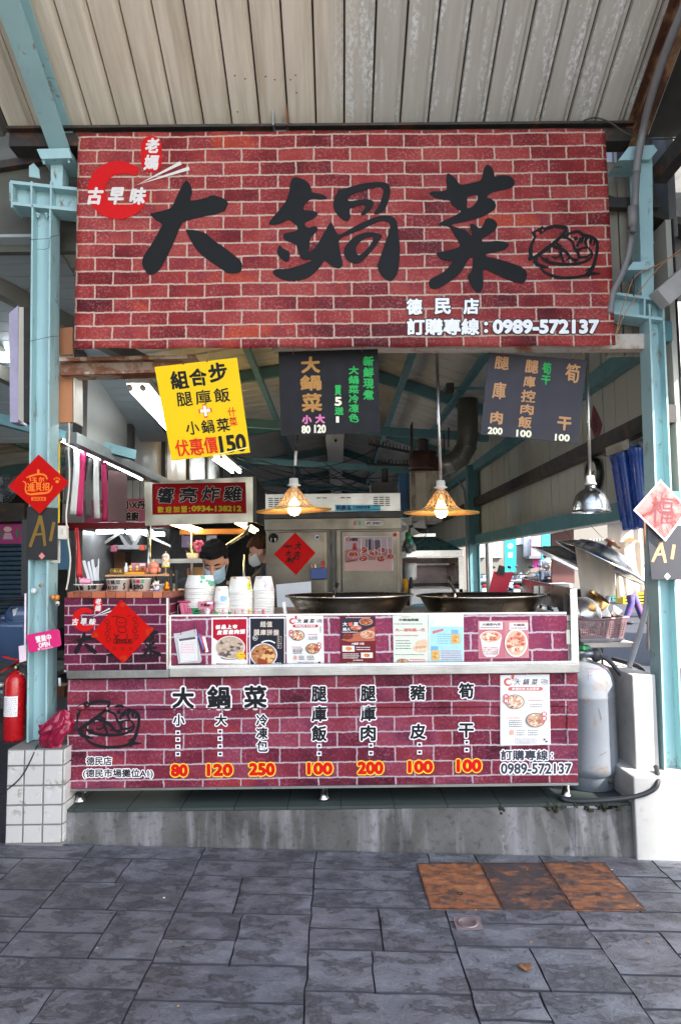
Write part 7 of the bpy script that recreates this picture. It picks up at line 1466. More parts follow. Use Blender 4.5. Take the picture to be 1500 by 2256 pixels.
def box_top():
    """things on the tile topped box"""
    Y = 3.26; zt = P(250, 1305, YB - .02).z; s = Y / 1500; W_ = PAPER
    def tub(label, px, w, top, price, dish, fx):
        b = P(px, 1304, Y); r0 = w / 2 * s * .86; r1 = w / 2 * s; h = P(px, top, Y).z - zt; k = thing('paper_tub', label, 'paper tub', (b.x, Y, zt), 'price marked paper tubs on the tile top'); m = MB(); m.lathe([(0, .001), (r0, .001), (r1, h - .004), (r1 + .003, h - .004), (r1 + .003, h), (r1 - .001, h), (r1 - .003, h - .006), (r0 - .003, .006), (0, .006)], (b.x, Y, zt), W_, 36); m.obj('tub_body', k)
        def mf(x, y, d):   # wrap the writing round the tub
            v = (1304 - y) / (1304 - top); r = r0 + (r1 - r0) * v + .0006 + d * .5; a_ = (x - px) / (w / 2) * 1.05; return Vector((b.x + r * math.sin(a_), Y - r * math.cos(a_), zt + h * v))
        p = Print(Y, mapf=mf); fx(p); p.obj('handwriting', k); return k
    BK = INK(40, 36, 40)
    def f1(p):
        p.rect_(-27 + 195 - 1, 1289, 222, 1303, INK(112, 184, 160)); [p.text(ch, 172 + i * 12.5, 1288, 183 + i * 12.5, 1301, BK, bold=.5) for i, ch in enumerate('庫飯')]; p.text('腿', 162, 1288, 171, 1301, BK, bold=.4); p.text('$100', 203, 1288, 222, 1301, BK, bold=.8)
    tub('green banded paper tub marked 100 with a pink pig on top', 195, 60, 1287, '', '', f1)
    def f2(p):
        [p.text(ch, 240 + i * 11, 1278, 250 + i * 11, 1288, INK(60, 56, 60) if i < 2 else INK(90, 120, 110), bold=.5) for i, ch in enumerate('大鍋菜')]; p.text('$120', 240, 1291, 267, 1301, BK, bold=.5); p.text('$', 278, 1284, 284, 1302, BK, bold=.3); p.line([(262, 1302), (268, 1292), (274, 1296)], .7, INK(220, 160, 170))
    tub('paper tub marked 120 under the little shelf', 261, 51, 1275, '', '', f2)
    def f3(p):
        [p.text(ch, 297 + i * 9, 1277, 305 + i * 9, 1286, [INK(40, 70, 150), INK(190, 50, 60), INK(90, 150, 120)][i], bold=.5) for i, ch in enumerate('小鍋菜')]; p.text('$80', 297, 1288, 321, 1302, BK, bold=.6)
    tub('smaller paper tub marked 80 beside the white cat', 311, 42, 1274, '', '', f3)
    # pink pig lying on the first tub
    k = thing('pig_toy', 'fat pink pig lying on the green banded tub', 'figurine', P(188, 1288, Y)); PK = M((232, 150, 176), .35); c_ = P(188, 1281, Y); m = MB(); m.ball(c_, (14 * s, 9 * s, 7 * s), PK, 16); m.obj('body', k); m = MB(); h = P(180, 1280, Y - .02); m.ball(h, (6.5 * s, 5 * s, 6 * s), PK, 14); m.ball(h + Vector((0, -.011, 0)), (.004, .003, .003), PK, 8); [m.ball(h + Vector((d * .009, -.004, .012)), (.004, .002, .005), PK, 8) for d in (-1, 1)]; [m.ball(h + Vector((d * .005, -.0105, .004)), .0012, BLACK, 6) for d in (-1, 1)]; m.obj('head', k)
    # bagged straws and chopsticks
    q = random.Random(4)
    for i, (x0, y0, x1, y1, w) in enumerate(((196, 1288, 181, 1236, 6.5), (203, 1288, 192, 1238, 5), (208, 1286, 200, 1234, 6), (211, 1290, 207, 1252, 5), (213, 1288, 216, 1232, 3), (216, 1290, 211, 1250, 4))):
        pslab([(x0, y0), (x1, y1), (x1 + w, y1 - 2), (x0 + w, y0)], Y + .01 + i * .006, .004, CLEAR((225, 226, 228), .7, .2)).thing('straw_packet', ['broad clear straw packet leaning furthest over', 'clear straw packet tucked behind the broad one', 'tall clear straw packet in the middle of the bunch', 'short printed chopstick packet in front', 'thin curled clear packet rising beside the bunch', 'narrow clear chopstick packet at the bunch edge'][i], 'packet', 'straw packets behind the green banded tub', bev=.001)
    k = thing('straw_pot', 'black cup holding the straw packets', 'cup', P(206, 1304, Y + .04)); m = MB(); m.lathe([(0, 0), (.032, 0), (.036, .05), (.033, .05), (.03, .004), (0, .004)], (P(206, 1304, Y).x, Y + .05, zt), M((40, 38, 40), .4), 18); m.obj('cup_body', k)
    k = thing('folded_flag', 'red and white folded flag on a pole beside the straws', 'flag', P(168, 1304, Y + .08)); m = MB(); m.tube([P(167, 1304, Y + .09), P(171, 1164, Y + .09)], .004, M((214, 196, 176), .5), 8); m.obj('pole', k); m = MB(); m.grid(lambda u, v: P(165 + 7 * u + 8 * v * u + 3 * v, 1163 + 110 * v, Y + .085 + .006 * math.sin(u * 5 + v * 4)), 4, 10, M((200, 40, 44), .6)); m.obj('cloth', k, solid=.001)
    # wooden shelf over the tubs
    k = thing('little_shelf', 'small pale wooden shelf over the price marked tubs', 'shelf', P(301, 1304, Y)); m = MB(); a_, b_ = P(231, 1271, Y - .02), P(371, 1264, Y - .02); zs = b_.z - .002; m.box((a_.x, Y - .02, a_.z), (b_.x, Y + .10, zs), M((196, 142, 96), .5, var=.15, streak=(.6, 6, 6))); m.obj('board', k, bev=.002)
    for px in (374, 386): m = MB(); pslab([(px, 1256), (px + 5, 1256), (px + 5, 1318), (px, 1318)], Y + (.03 if px > 380 else 0), .012, M((30, 30, 30), .5), m); m.obj('leg', k)
    m = MB(); pslab([(229, 1270), (233, 1270), (233, 1304), (229, 1304)], Y + .05, .012, M((30, 30, 30), .5), m); m.obj('leg', k)
    # things on the shelf
    def on(px, Yo=.02): v = P(px, 1265, Y + Yo); return Vector((v.x, v.y, zs))
    k = thing('gold_sign', 'black and gold name plate on the little shelf', 'name plate', on(256)); c_ = on(256, .05); m = MB(); m.box(c_ + Vector((-.030, 0, .0)), c_ + Vector((.030, .006, .026)), M((40, 30, 20), .4)); m.obj('plate', k, bev=.001); p = Print(Y + .0495, k0=6); p.frame_(243, 1253, 270, 1263, .8, INK(190, 150, 60)); p.text('一路入魂', 245, 1254.5, 268, 1261.5, INK(200, 160, 70), bold=.3); p.obj('lettering', k)
    k = thing('white_bottle', 'tiny white bottle behind the gold figures', 'bottle', on(278, .06)); m = MB(); m.lathe([(0, 0), (.009, 0), (.010, .01), (.010, .035), (.005, .043), (.005, .056), (0, .056)], on(278, .07), M((236, 236, 236), .3), 14); m.obj('bottle_body', k)
    k = thing('gold_figures', 'gold plinth with two seated golden fortune figures', 'figurine', on(297)); GO = M((214, 150, 40), .3, metal=.5); c_ = on(297, .0); m = MB(); m.box(c_ + Vector((-.048, -.01, 0)), c_ + Vector((.048, .02, .012)), GO); m.obj('plinth', k, bev=.001); p = Print(Y - .011, k0=4)
    for px, nm in ((287, 'figure'), (301, 'figure')):
        o = on(px, .006) + Vector((0, 0, .012)); m = MB(); m.ball(o + Vector((0, 0, .01)), (.011, .009, .010), GO, 12); m.ball(o + Vector((0, -.001, .024)), (.008, .007, .007), M((236, 216, 170), .3), 12); m.ball(o + Vector((0, 0, .030)), (.007, .006, .004), GO, 10); m.obj(nm, k)
    o = on(314, .006) + Vector((0, 0, .012)); m = MB(); [m.ball(o + Vector((d, e, f)), .008, M((170, 90, 30), .3, metal=.4), 8) for d, e, f in ((-.008, 0, .007), (.008, 0, .007), (0, 0, .02), (-.004, .006, .012))]; m.obj('ingots', k)
    k = thing('pink_card_box', 'pink card box behind the gold figures', 'box', on(303, .06)); c_ = on(304, .06); m = MB(); m.box(c_ + Vector((-.034, 0, 0)), c_ + Vector((.036, .02, .055)), M((206, 130, 140), .5)); m.obj('carton', k, bev=.001); m = MB(); m.box(c_ + Vector((.008, -.001, .04)), c_ + Vector((.034, 0, .052)), WHITE); m.obj('paper_label', k)
    k = thing('peach_chick', 'round peach coloured chick figure with a sprout on its head', 'figurine', on(338)); PE = M((232, 142, 112), .35); o = on(338, .02); m = MB(); m.ball(o + Vector((0, 0, .020)), (.022, .018, .020), PE, 18); m.ball(o + Vector((0, 0, .040)), (.027, .022, .021), PE, 18); m.lathe([(.008, 0), (.004, .008), (0, .016)], o + Vector((0, 0, .058)), M((240, 190, 140), .4), 10); [m.ball(o + Vector((d * .028, 0, .020)), (.007, .008, .012), PE, 10) for d in (-1, 1)]; m.obj('body', k)
    m = MB(); [m.ball(o + Vector((d * .010, -.021, .041)), .0021, BLACK, 8) for d in (-1, 1)]; m.obj('eyes', k); m = MB(); m.ball(o + Vector((0, -.022, .036)), (.004, .003, .0025), M((226, 110, 70), .4), 8); m.obj('beak', k)
    k = thing('spinning_ornament', 'little yellow and white carousel ornament on a stick', 'ornament', on(365)); o = on(365, .02); m = MB(); m.tube([o, o + Vector((0, 0, .04))], .003, M((196, 150, 110), .5), 8); m.box(o + Vector((-.009, -.009, 0)), o + Vector((.009, .009, .006)), M((196, 150, 110), .5)); m.obj('stick', k); m = MB(); m.lathe([(0, .032), (.019, .032), (.019, .04), (.018, .04)], o, M((230, 200, 50), .4), 18); m.lathe([(.018, .04), (.018, .074), (.018, .088), (.012, .096), (.003, .1), (.002, .11), (0, .11)], o, printed_paper([((220, 160, 80), 90, .5), ((150, 90, 60), 130, .58), ((240, 236, 230), 70, .56)]), 18); m.obj('drum', k)
    k = thing('lucky_cat', 'small white lucky cat with a red and green collar', 'figurine', P(345, 1304, Y)); o = P(345, 1304, Y - .02); o.z = zt; m = MB(); m.ball(o + Vector((0, 0, .014)), (.014, .012, .014), W_, 14); m.ball(o + Vector((0, -.001, .034)), (.012, .010, .010), W_, 14); [m.lathe([(.005, 0), (.0, .009)], o + Vector((d * .008, 0, .041)), W_, 8) for d in (-1, 1)]; m.tube([o + Vector((-.012, -.004, .02)), o + Vector((-.014, -.006, .038))], .0035, W_, 8); m.obj('body', k); m = MB(); m.lathe([(.010, .024), (.012, .026), (.010, .028)], o, REDI, 14); m.ball(o + Vector((0, -.012, .02)), .004, M((70, 150, 80), .4), 8); m.obj('collar', k); m = MB(); m.lathe([(0, 0), (.017, 0), (.016, .006), (0, .006)], o - Vector((0, 0, .0)), M((130, 110, 180), .5), 18); m.obj('cushion', k)
    k = thing('gold_gourd', 'shiny golden gourd with a dark stem on the tile top', 'ornament', P(367, 1304, Y)); o = P(367, 1304, Y - .02); o.z = zt; GO2 = M((206, 120, 20), .18, metal=.7); m = MB(); m.lathe([(0, 0), (.010, 0), (.017, .008), (.017, .018), (.009, .028), (.010, .034), (.008, .042), (.003, .047), (0, .048)], o, GO2, 22); m.obj('gourd', k); m = MB(); m.tube([o + Vector((0, 0, .047)), o + Vector((.002, 0, .056)), o + Vector((.006, 0, .06))], .002, DARKST, 6); m.obj('stem', k)
box_top()

# ================================================================== beside the counter
def gas():
    c_ = P(1297, 1748, 3.34); c_.z = ZP + .002; k = thing('gas_cylinder', 'scuffed silver grey gas cylinder standing beside the counter', 'gas cylinder', c_)
    GP = M((120, 125, 132), .38, metal=.15, var=.12, scale=5, spots=(126, 104, 88), spot_amt=.33, spot_scale=14); h = P(1297, 1456, 3.34).z - c_.z; r = .138
    m = MB(); prof = [(0, .03), (.1, .034)] + [(r, .08), (r + .001, .1), (r, .12), (r, h * .72), (r + .0015, h * .73), (r, h * .74), (r * .985, h * .83), (r * .93, h * .89), (r * .8, h * .94), (r * .58, h * .975), (r * .34, h * .992), (.03, h), (0, h)]; m.lathe(prof, c_, GP, 44); m.obj('tank', k)
    m = MB(); m.lathe([(r * .86, 0), (r * .88, .002), (r * .88, .06), (r * .9, .07)], c_, GP, 44); m.ball(c_ + Vector((.06, -r * .87, .045)), (.012, .004, .008), DARKST, 10); m.obj('foot_ring', k)
    m = MB(); m.lathe([(.03, h - .002), (.022, h + .008), (.018, h + .012), (.018, h + .05), (0, h + .05)], c_, M((190, 190, 186), .3, metal=.6), 14); m.tube([c_ + Vector((-.03, -.01, h + .035)), c_ + Vector((.06, -.02, h + .035))], .02, STEEL((120, 124, 130), .3), 12); m.ball(c_ + Vector((.055, -.02, h + .03)), (.03, .026, .034), M((50, 50, 56), .4), 12); m.obj('valve', k)
    m = MB(); m.lathe([(0, h + .05), (.03, h + .05), (.036, h + .058), (.034, h + .072), (.02, h + .078), (0, h + .078)], c_, M((26, 110, 66), .4), 10, smooth=False); m.obj('valve_knob', k)
    p = Print(3.2, mapf=lambda x, y, d: Vector((c_.x + (r + .002) * math.sin((x - 1297) / 62), c_.y - (r + .002) * math.cos((x - 1297) / 62), P(x, y, 3.2).z))); IK = INK(150, 90, 130); p.line([(1283, 1478), (1284, 1500)], .8, IK); p.rows(1280, 1472, 1330, 1477, 1, IK, .9, 3)
    for x0, y0, x1, y1 in ((1302, 1562, 1307, 1587), (1337, 1519, 1341, 1527), (1340, 1552, 1344, 1556), (1300, 1665, 1316, 1658), (1343, 1575, 1348, 1577), (1325, 1640, 1330, 1648)): p.line([(x0, y0), ((x0 + x1) / 2 + 1, (y0 + y1) / 2), (x1, y1)], 1.1, INK(96, 84, 78))
    p.obj('scratches', k)
    HO = M((44, 44, 48), .45)
    m = MB(); z1 = h + c_.z; m.tube([Vector(p) for p in smooth_line3([(c_.x + .07, c_.y - .02, z1 + .03), (c_.x + .12, c_.y - .03, z1 + .0), (P(1370, 1492, 3.3)), P(1400, 1504, 3.25), P(1418, 1500, 3.24), P(1422, 1482, 3.28), P(1408, 1468, 3.34), P(1385, 1462, 3.4), P(1350, 1452, 3.5)])], .011, HO, 10); m.thing('gas_hose', 'black rubber hose looping from the cylinder valve over the white pier', 'hose')
    m = MB(); m.tube([Vector(p) for p in smooth_line3([P(1240, 1752, 3.3), P(1233, 1757, 3.12), P(1250, 1766, 3.1), P(1300, 1766, 3.07), P(1360, 1762, 3.06), P(1410, 1754, 3.05), P(1442, 1740, 3.04), P(1450, 1724, 3.045), P(1448, 1700, 3.1), P(1444, 1690, 3.13)])], .011, HO, 10); m.thing('floor_hose', 'black hose lying along the platform edge below the gas cylinder', 'hose')
    m = MB(); m.lathe([(0, -.02), (.03, -.02), (.032, 0), (.026, .02), (0, .022)], P(1378, 1478, 3.5), M((70, 68, 70), .5), 14, axis=(1, 0, .1)); m.thing('gas_regulator', 'grey gas regulator lying on the white pier', 'regulator')
def smooth_line3(pts, it=3):
    pts = [Vector(p) for p in pts]
    for _ in range(it):
        q = [pts[0]]
        for p, n in zip(pts[:-1], pts[1:]): q += [p * .75 + n * .25, p * .25 + n * .75]
        pts = q + [pts[-1]]
    return pts
gas()
def backlit(col):
    m = bpy.data.materials.new('thin_cloth'); t, n, b = nodes(m); c = lin(col); f = noise_(t, coords(t), 9, 4); cc = ramp(t, f, [(.3, tuple(x * .9 for x in c)), (.7, c)]); t.links.new(cc, b.inputs['Base Color']); b.inputs['Roughness'].default_value = .85
    tr = N(t, 'ShaderNodeBsdfTranslucent'); t.links.new(cc, tr.inputs[0]); mx = N(t, 'ShaderNodeMixShader'); mx.inputs[0].default_value = .45; t.links.new(b.outputs[0], mx.inputs[1]); t.links.new(tr.outputs[0], mx.inputs[2]); t.links.new(mx.outputs[0], n['Material Output'].inputs[0]); return m
def dish_shelf():
    Y = 3.42; zs = P(1330, 1413, Y).z; x0, x1 = P(1273, 1413, Y).x, P(1386, 1413, Y).x
    k = thing('side_shelf', 'grey slab shelf beside the counter carrying the brown basket', 'shelf', Vector(((x0 + x1) / 2, Y, zs))); m = MB(); m.box((x0, Y - .08, zs - .022), (x1, Y + .32, zs), M((176, 166, 156), .6, var=.15)); m.obj('board', k, bev=.003); m = MB(); xl = P(1333, 1430, Y).x; m.box((xl, Y + .05, ZP), (xl + .008, Y + .06, zs - .022), DARKST); m.box((xl - .1, Y + .25, ZP), (xl - .09, Y + .26, zs - .022), DARKST); m.obj('leg', k)
    k = thing('grey_tray', 'flat grey tray under the brown basket', 'tray', Vector(((x0 + x1) / 2, Y, zs))); m = MB(); m.hexa([(x0, Y - .04, zs + .001), (P(1362, 1413, Y).x, Y - .04, zs + .001), (P(1362, 1413, Y).x, Y + .26, zs + .001), (x0, Y + .26, zs + .001)], [(x0 - .01, Y - .05, zs + .018), (P(1368, 1413, Y).x, Y - .05, zs + .018), (P(1368, 1413, Y).x, Y + .27, zs + .018), (x0 - .01, Y + .27, zs + .018)], M((150, 148, 152), .5)); m.obj('tray_body', k, bev=.003)
    BRN = M((132, 104, 106), .5, var=.1); k = thing('dish_basket', 'brown perforated plastic basket full of washed dishes', 'basket', Vector(((x0 + x1) / 2, Y, zs + .018))); z0, zt = zs + .019, P(1330, 1362, Y).z; yb, yf = Y + .25, Y - .03; ax, bx = x0 + .002, P(1366, 1400, Y).x; cx, dx = x0 - .01, P(1374, 1360, Y).x
    m = MB()
    def face(p00, p10, p11, p01, nu, nv, mat):
        f = lambda u, v: (p00 * (1 - u) + p10 * u) * (1 - v) + (p01 * (1 - u) + p11 * u) * v; nrm = (p10 - p00).cross(p01 - p00).normalized() * .003
        def bar(u0, v0, u1, v1, o=0): q = [f(u0, v0), f(u1, v0), f(u1, v1), f(u0, v1)]; m.hexa([p + nrm * o for p in q], [p + nrm * (1 + o) for p in q], mat)
        bar(0, .8, 1, 1); bar(0, 0, 1, .08)
        for g in range(5): bar(g / 5 - .012 if g else 0, .08, g / 5 + .03, .8)
        bar(.97, .08, 1, .8)
        for i in range(nu): bar((i + .5) / nu - .25 / nu, .08, (i + .5) / nu + .2 / nu, .8, .1)
        for j in range(nv): v = .08 + .72 * (j + .5) / nv; bar(0, v - .02, 1, v + .02, .2)
    V = Vector; face(V((ax, yf, z0)), V((bx, yf, z0)), V((dx, yf - .01, zt)), V((cx, yf - .01, zt)), 24, 6, BRN); face(V((bx, yf, z0)), V((bx, yb, z0)), V((dx, yb + .01, zt)), V((dx, yf - .01, zt)), 22, 6, BRN); face(V((ax, yb, z0)), V((bx, yb, z0)), V((dx, yb + .01, zt)), V((cx, yb + .01, zt)), 24, 6, BRN); face(V((ax, yf, z0)), V((ax, yb, z0)), V((cx, yb + .01, zt)), V((cx, yf - .01, zt)), 22, 6, BRN); m.box((ax, yf, z0), (bx, yb, z0 + .003), BRN)
    m.obj('basket_body', k); m = MB(); m.tube([V((cx, yf - .012, zt)), V(((cx + dx) / 2, yf - .012, zt - .004)), V((dx + .004, yf - .012, zt + .006)), V((dx + .004, yb + .012, zt + .004)), V((cx, yb + .012, zt)), V((cx, yf - .012, zt))], .006, BRN, 8); m.obj('rim', k)
    def dish(name, label, cat, px, py, Yd, prof, axis, mt): mm = MB(); mm.lathe(prof, P(px, py, Yd), mt, 26, axis=axis); mm.thing(name, label, cat, 'washed dishes in the brown basket')
    BR_ = STEEL((190, 150, 100), .25); MEL = M((236, 232, 226), .35, var=.04)
    dish('steel_bowl', 'shiny round steel bowl leaning at the counter side of the basket', 'bowl', 1279, 1357, Y + .05, [(0, 0), (.05, .003), (.075, .03), (.082, .06), (.079, .06), (.07, .03), (0, .006)], (.1, -.9, .35), SSL); dish('brass_pot', 'brassy steel pot lying in the dish basket', 'pot', 1296, 1349, Y + .1, [(0, 0), (.055, 0), (.058, .01), (.058, .1), (.055, .1), (.054, .004), (0, .004)], (.45, -.3, .7), BR_); dish('black_pan', 'dark pan at the back of the dish basket', 'pan', 1282, 1341, Y + .18, [(0, 0), (.08, .003), (.1, .04), (.097, .04), (0, .008)], (-.4, -.6, .6), M((44, 42, 40), .35))
    for i, (q, lb) in enumerate((([(1290, 1343), (1306, 1320), (1325, 1336), (1312, 1352)], 'white plastic lid box standing tallest in the dish basket'), ([(1305, 1348), (1318, 1332), (1335, 1330), (1348, 1360), (1307, 1360)], 'translucent white box lying at the front of the dish basket'))):
        pslab([(x, y) for x, y in q], Y + .1 - i * .06, .05, MEL).thing('plastic_box', lb, 'plastic box', bev=.008, seg=3)
    k = thing('pan_handle', 'grey blue tubular ladle handle sticking out of the dishes', 'ladle', P(1336, 1335, Y + .15)); m = MB(); m.tube([P(1330, 1352, Y + .15), P(1343, 1306, Y + .15)], .012, M((150, 160, 176), .35), 12); m.obj('handle', k); dish('small_cup', 'tiny white cup at the street end of the dish basket', 'cup', 1350, 1356, Y + .1, [(0, 0), (.018, 0), (.024, .045), (.022, .045), (0, .004)], (.5, -.2, .8), MEL)
    # aluminium wok lids, towels and sheet hanging from the wall rail
    AL = STEEL((206, 208, 212), .2, (3, 3, 3))
    def lid(label, px, py, Yl, r, tilt):
        ax = Vector((math.sin(R(tilt)), -.10, math.cos(R(tilt)))).normalized(); c_ = P(px, py, Yl); k = thing('wok_cover', label, 'wok lid', c_, 'aluminium wok lids hanging by the shelf'); m = MB(); m.lathe([(r, 0), (r * 1.01, .003), (r * .97, .008), (r * .80, .026), (r * .78, .034), (r * .60, .055), (r * .57, .064), (r * .40, .08), (r * .2, .088), (0, .09)], c_, AL, 56, axis=ax); m.obj('lid_dome', k, solid=.0015); m = MB(); m.lathe([(0, .09), (.012, .09), (.012, .11), (.03, .115), (.03, .125), (0, .13)], c_, M((120, 76, 54), .5), 14, axis=ax); m.obj('knob', k); m = MB(); t = c_ + ax * .1; m.tube([t, P(px - 20, 1165 - (px - 1260) * .12, Yl + .05)], .0015, DARKST, 5); m.obj('hanging_wire', k)
    lid('farther aluminium wok lid hanging behind the cream towel', 1262, 1249, 3.85, .25, 27); lid('nearer aluminium wok lid hanging over the cream towel', 1321, 1240, 3.42, .236, 28.5)
    def cloth(name, label, cat, pts, Yc, mt, grp=None, wave=.006):
        (ax_, ay), (bx_, by), (cx_, cy), (dx_, dy) = pts; m = MB()
        m.grid(lambda u, v: P((ax_ * (1 - u) + bx_ * u) * (1 - v) + (dx_ * (1 - u) + cx_ * u) * v, (ay * (1 - u) + by * u) * (1 - v) + (dy * (1 - u) + cy * u) * v, Yc + wave * (1.2 - v * .6) * math.sin(u * 11 + v * 1.3) + wave * .5 * math.sin(u * 23 + 2)), 40, 16, mt); return m.thing(name, label, cat, grp, solid=.0015)
    TW = backlit((246, 240, 230)); cloth('hanging_towel', 'plain cream towel hanging under the nearer wok lid', 'towel', [(1266, 1200), (1352, 1186), (1356, 1312), (1281, 1319)], 3.55, TW, 'cream towels by the shelf'); cloth('hanging_towel', 'cream towel with a folded hem next to the plain one', 'towel', [(1350, 1196), (1414, 1190), (1422, 1302), (1360, 1318)], 3.58, backlit((244, 236, 222)), 'cream towels by the shelf')
    o = cloth('printed_sheet', 'white printed sheet with an orange shape hanging behind the lids', 'sheet', [(1338, 1155), (1412, 1142), (1412, 1296), (1342, 1298)], 3.72, backlit((240, 234, 226))); p = Print(3.70); p.shape([[(1372, 1190), (1392, 1182), (1410, 1200), (1411, 1282), (1398, 1262), (1380, 1235), (1368, 1210)]], INK(232, 120, 80), 2); p.text('好味', 1392, 1222, 1410, 1250, INK(110, 60, 50), bold=.4, rot=20); p.obj('orange_print', o)
    m = MB(); m.tube([P(1345, 1196, 3.5), P(1366, 1207, 3.5)], [.006, .008], M((150, 96, 60), .5), 8); m.thing('wooden_hook', 'short brown wooden peg hanging on the towels', 'peg')
    m = MB(); pslab([(1418, 1140), (1424, 1140), (1440, 1420), (1431, 1420)], 3.3, .012, M((150, 104, 76), .6), m); m.thing('wooden_batten', 'thin brown wooden slat tied to the sunlit column', 'slat'); m = MB(); m.tube(smooth_line3([P(1428, 1180, 3.28), P(1426, 1270, 3.28), P(1424, 1340, 3.28), P(1408, 1400, 3.3), P(1386, 1468, 3.36)]), .013, M((168, 168, 172), .4), 10); m.tube([P(1430, 1340, 3.3), P(1428, 1430, 3.3), P(1440, 1438, 3.3)], .011, M((150, 140, 134), .5), 8); m.thing('drain_pipe', 'bent grey water pipe slanting down to the white pier', 'pipe')
    # red sheet, brown board, tub and post towards the street
    pslab([(1087, 1259), (1132, 1262), (1112, 1312), (1074, 1312)], 4.1, .003, M((206, 30, 62), .4, var=.08)).thing('red_sheet', 'bright red plastic sheet clipped behind the wok under the hood', 'sheet'); m = MB(); m.beam(P(1097, 1266, 4.08), P(1103, 1246, 4.08), .012, .02, M((40, 38, 38), .5)); m.beam(P(1106, 1268, 4.08), P(1108, 1250, 4.08), .01, .02, M((40, 38, 38), .5)); m.thing('black_clip', 'black clips holding up the red plastic sheet', 'clip')
    pslab([(1214, 1176), (1264, 1166), (1266, 1285), (1216, 1286)], 4.3, .02, M((92, 56, 54), .5, var=.15)).thing('brown_board', 'tall dark brown board standing behind the farther wok lid', 'board', bev=.002)
    k = thing('white_box', 'translucent white box behind the counter end', 'plastic box', P(1238, 1312, 4.1)); m = MB(); pslab([(1207, 1287), (1262, 1285), (1264, 1312), (1209, 1312)], 4.1, .16, M((222, 226, 232), .4), m); m.obj('box_body', k, bev=.012); m = MB(); m.lathe([(0, -.01), (.022, -.008), (.024, 0)], P(1228, 1303, 4.095), M((206, 200, 190), .3), 20, axis=(0, 1, 0)); m.obj('lid_cap', k)
dish_shelf()
def left_bits():
    Y = 3.2; b = P(36, 1632, Y); k = thing('fire_extinguisher', 'red fire extinguisher with a white instruction panel by the column', 'fire extinguisher', b); zb = b.z; s = Y / 1500; RD = M((176, 14, 22), .25, var=.06, coat=.4); r = 22 * s
    x = P(34, 1500, Y).x; H = P(34, 1482, Y).z - zb
    m = MB(); m.lathe([(0, .002), (r * .9, .002), (r, .012), (r, H * .86), (r * .92, H * .92), (r * .6, H * .985), (r * .3, H), (.012, H + .01), (0, H + .01)], (x, Y, zb), RD, 30); m.obj('cylinder', k)
    m = MB(); m.lathe([(0, H + .01), (.014, H + .01), (.014, H + .035), (0, H + .035)], (x, Y, zb), STEEL((150, 140, 120), .3), 12); m.beam((x - .03, Y - .01, zb + H + .02), (x + .03, Y - .01, zb + H + .06), .014, .008, RD); m.beam((x - .055, Y - .01, zb + H + .075), (x + .03, Y - .01, zb + H + .055), .014, .007, RD); m.beam((x - .06, Y - .01, zb + H + .005), (x + .02, Y - .01, zb + H + .05), .014, .006, RD); m.obj('handle', k)
    m = MB(); m.tube(smooth_line3([(x + .02, Y, zb + H + .04), (x + .05, Y + .01, zb + H + .02), (x + .058, Y + .01, zb + H * .8), (x + .054, Y, zb + H * .45)]), .008, M((26, 26, 28), .4), 8); m.obj('hose', k)
    p = Print(Y, mapf=lambda px, py, d: Vector((x + (r + .0006 + d) * math.sin((px - 34) / 22), Y - (r + .0006 + d) * math.cos((px - 34) / 22), P(px, py, Y - r).z))); p.rect_(17, 1535, 49, 1580, WHITE); p.add([], [], WHITE)
    def strip():
        n = 10
        for i in range(n): a0, a1 = 17 + 32 * i / n, 17 + 32 * (i + 1) / n; p.add([p.w(a0, 1580, 6), p.w(a1, 1580, 6), p.w(a1, 1535, 6), p.w(a0, 1535, 6)], [(0, 1, 2, 3)], WHITE)
    p.v, p.f, p.m, p.sm = [], [], [], []; strip(); p.k = 9; p.rows(20, 1538, 47, 1578, 9, INK(120, 120, 124), .7, 3); p.obj('instruction_panel', k)
    k = thing('plastic_bag', 'crumpled crimson plastic bag hanging between the column and the counter', 'plastic bag', P(122, 1655, 3.08)); BG = M((140, 20, 56), .22, var=.25, scale=14, bmp=.004)
    m = MB(); c_ = P(124, 1615, 3.09); q = random.Random(9)
    def fn(u, v):
        a_ = u * 2 * math.pi; t = v; prof = math.sin(min(1, t * 1.12) * math.pi * .92) ** .8; cx = P(136 - 26 * t + 12 * max(0, t - .75) * 4, 1565 + 88 * t, 3.09); rr = (.010 + .052 * prof) * (1 + .28 * math.sin(a_ * 7 + t * 9) * .5 + .25 * noise.noise((math.cos(a_) * 2.2, math.sin(a_) * 2.2, t * 6)) + .16 * abs(noise.noise((math.cos(a_) * 6, math.sin(a_) * 6, t * 5))))
        return cx + Vector((rr * math.cos(a_), rr * .8 * math.sin(a_), .2 * rr * math.cos(a_)))
    m.grid(fn, 90, 60, BG); m.obj('bag_body', k); m = MB(); m.grid(lambda u, v: P(84 + 26 * u + 3 * v, 1596 + 12 * v - 5 * u + 3 * math.sin(u * 6), 3.06 + .008 * math.sin(u * 9 + v * 4)), 8, 4, BG); m.obj('bag_handle', k, solid=.001)
    m = MB(); m.tube(smooth_line3([P(83, 1642, 3.10), P(78, 1652, 3.042), P(66, 1680, 3.038), P(48, 1712, 3.038), P(30, 1730, 3.038), P(0, 1752, 3.038), P(-20, 1760, 3.038)]), .0028, CAB, 6); m.thing('power_cord', 'thin black cord trailing down over the white tiles', 'cord')
    m = MB(); m.tube([P(131, 1494, 3.15), P(132, 1512, 3.15)], .006, M((220, 218, 214), .4), 8); m.thing('white_pin', 'short white pin sticking up beside the counter rail', 'pin'); pslab([(121, 1510), (142, 1512), (142, 1538), (122, 1538)], 3.5, .08, M((120, 76, 44), .6, var=.2)).thing('wooden_block', 'small brown wooden block behind the column foot', 'block', bev=.003)
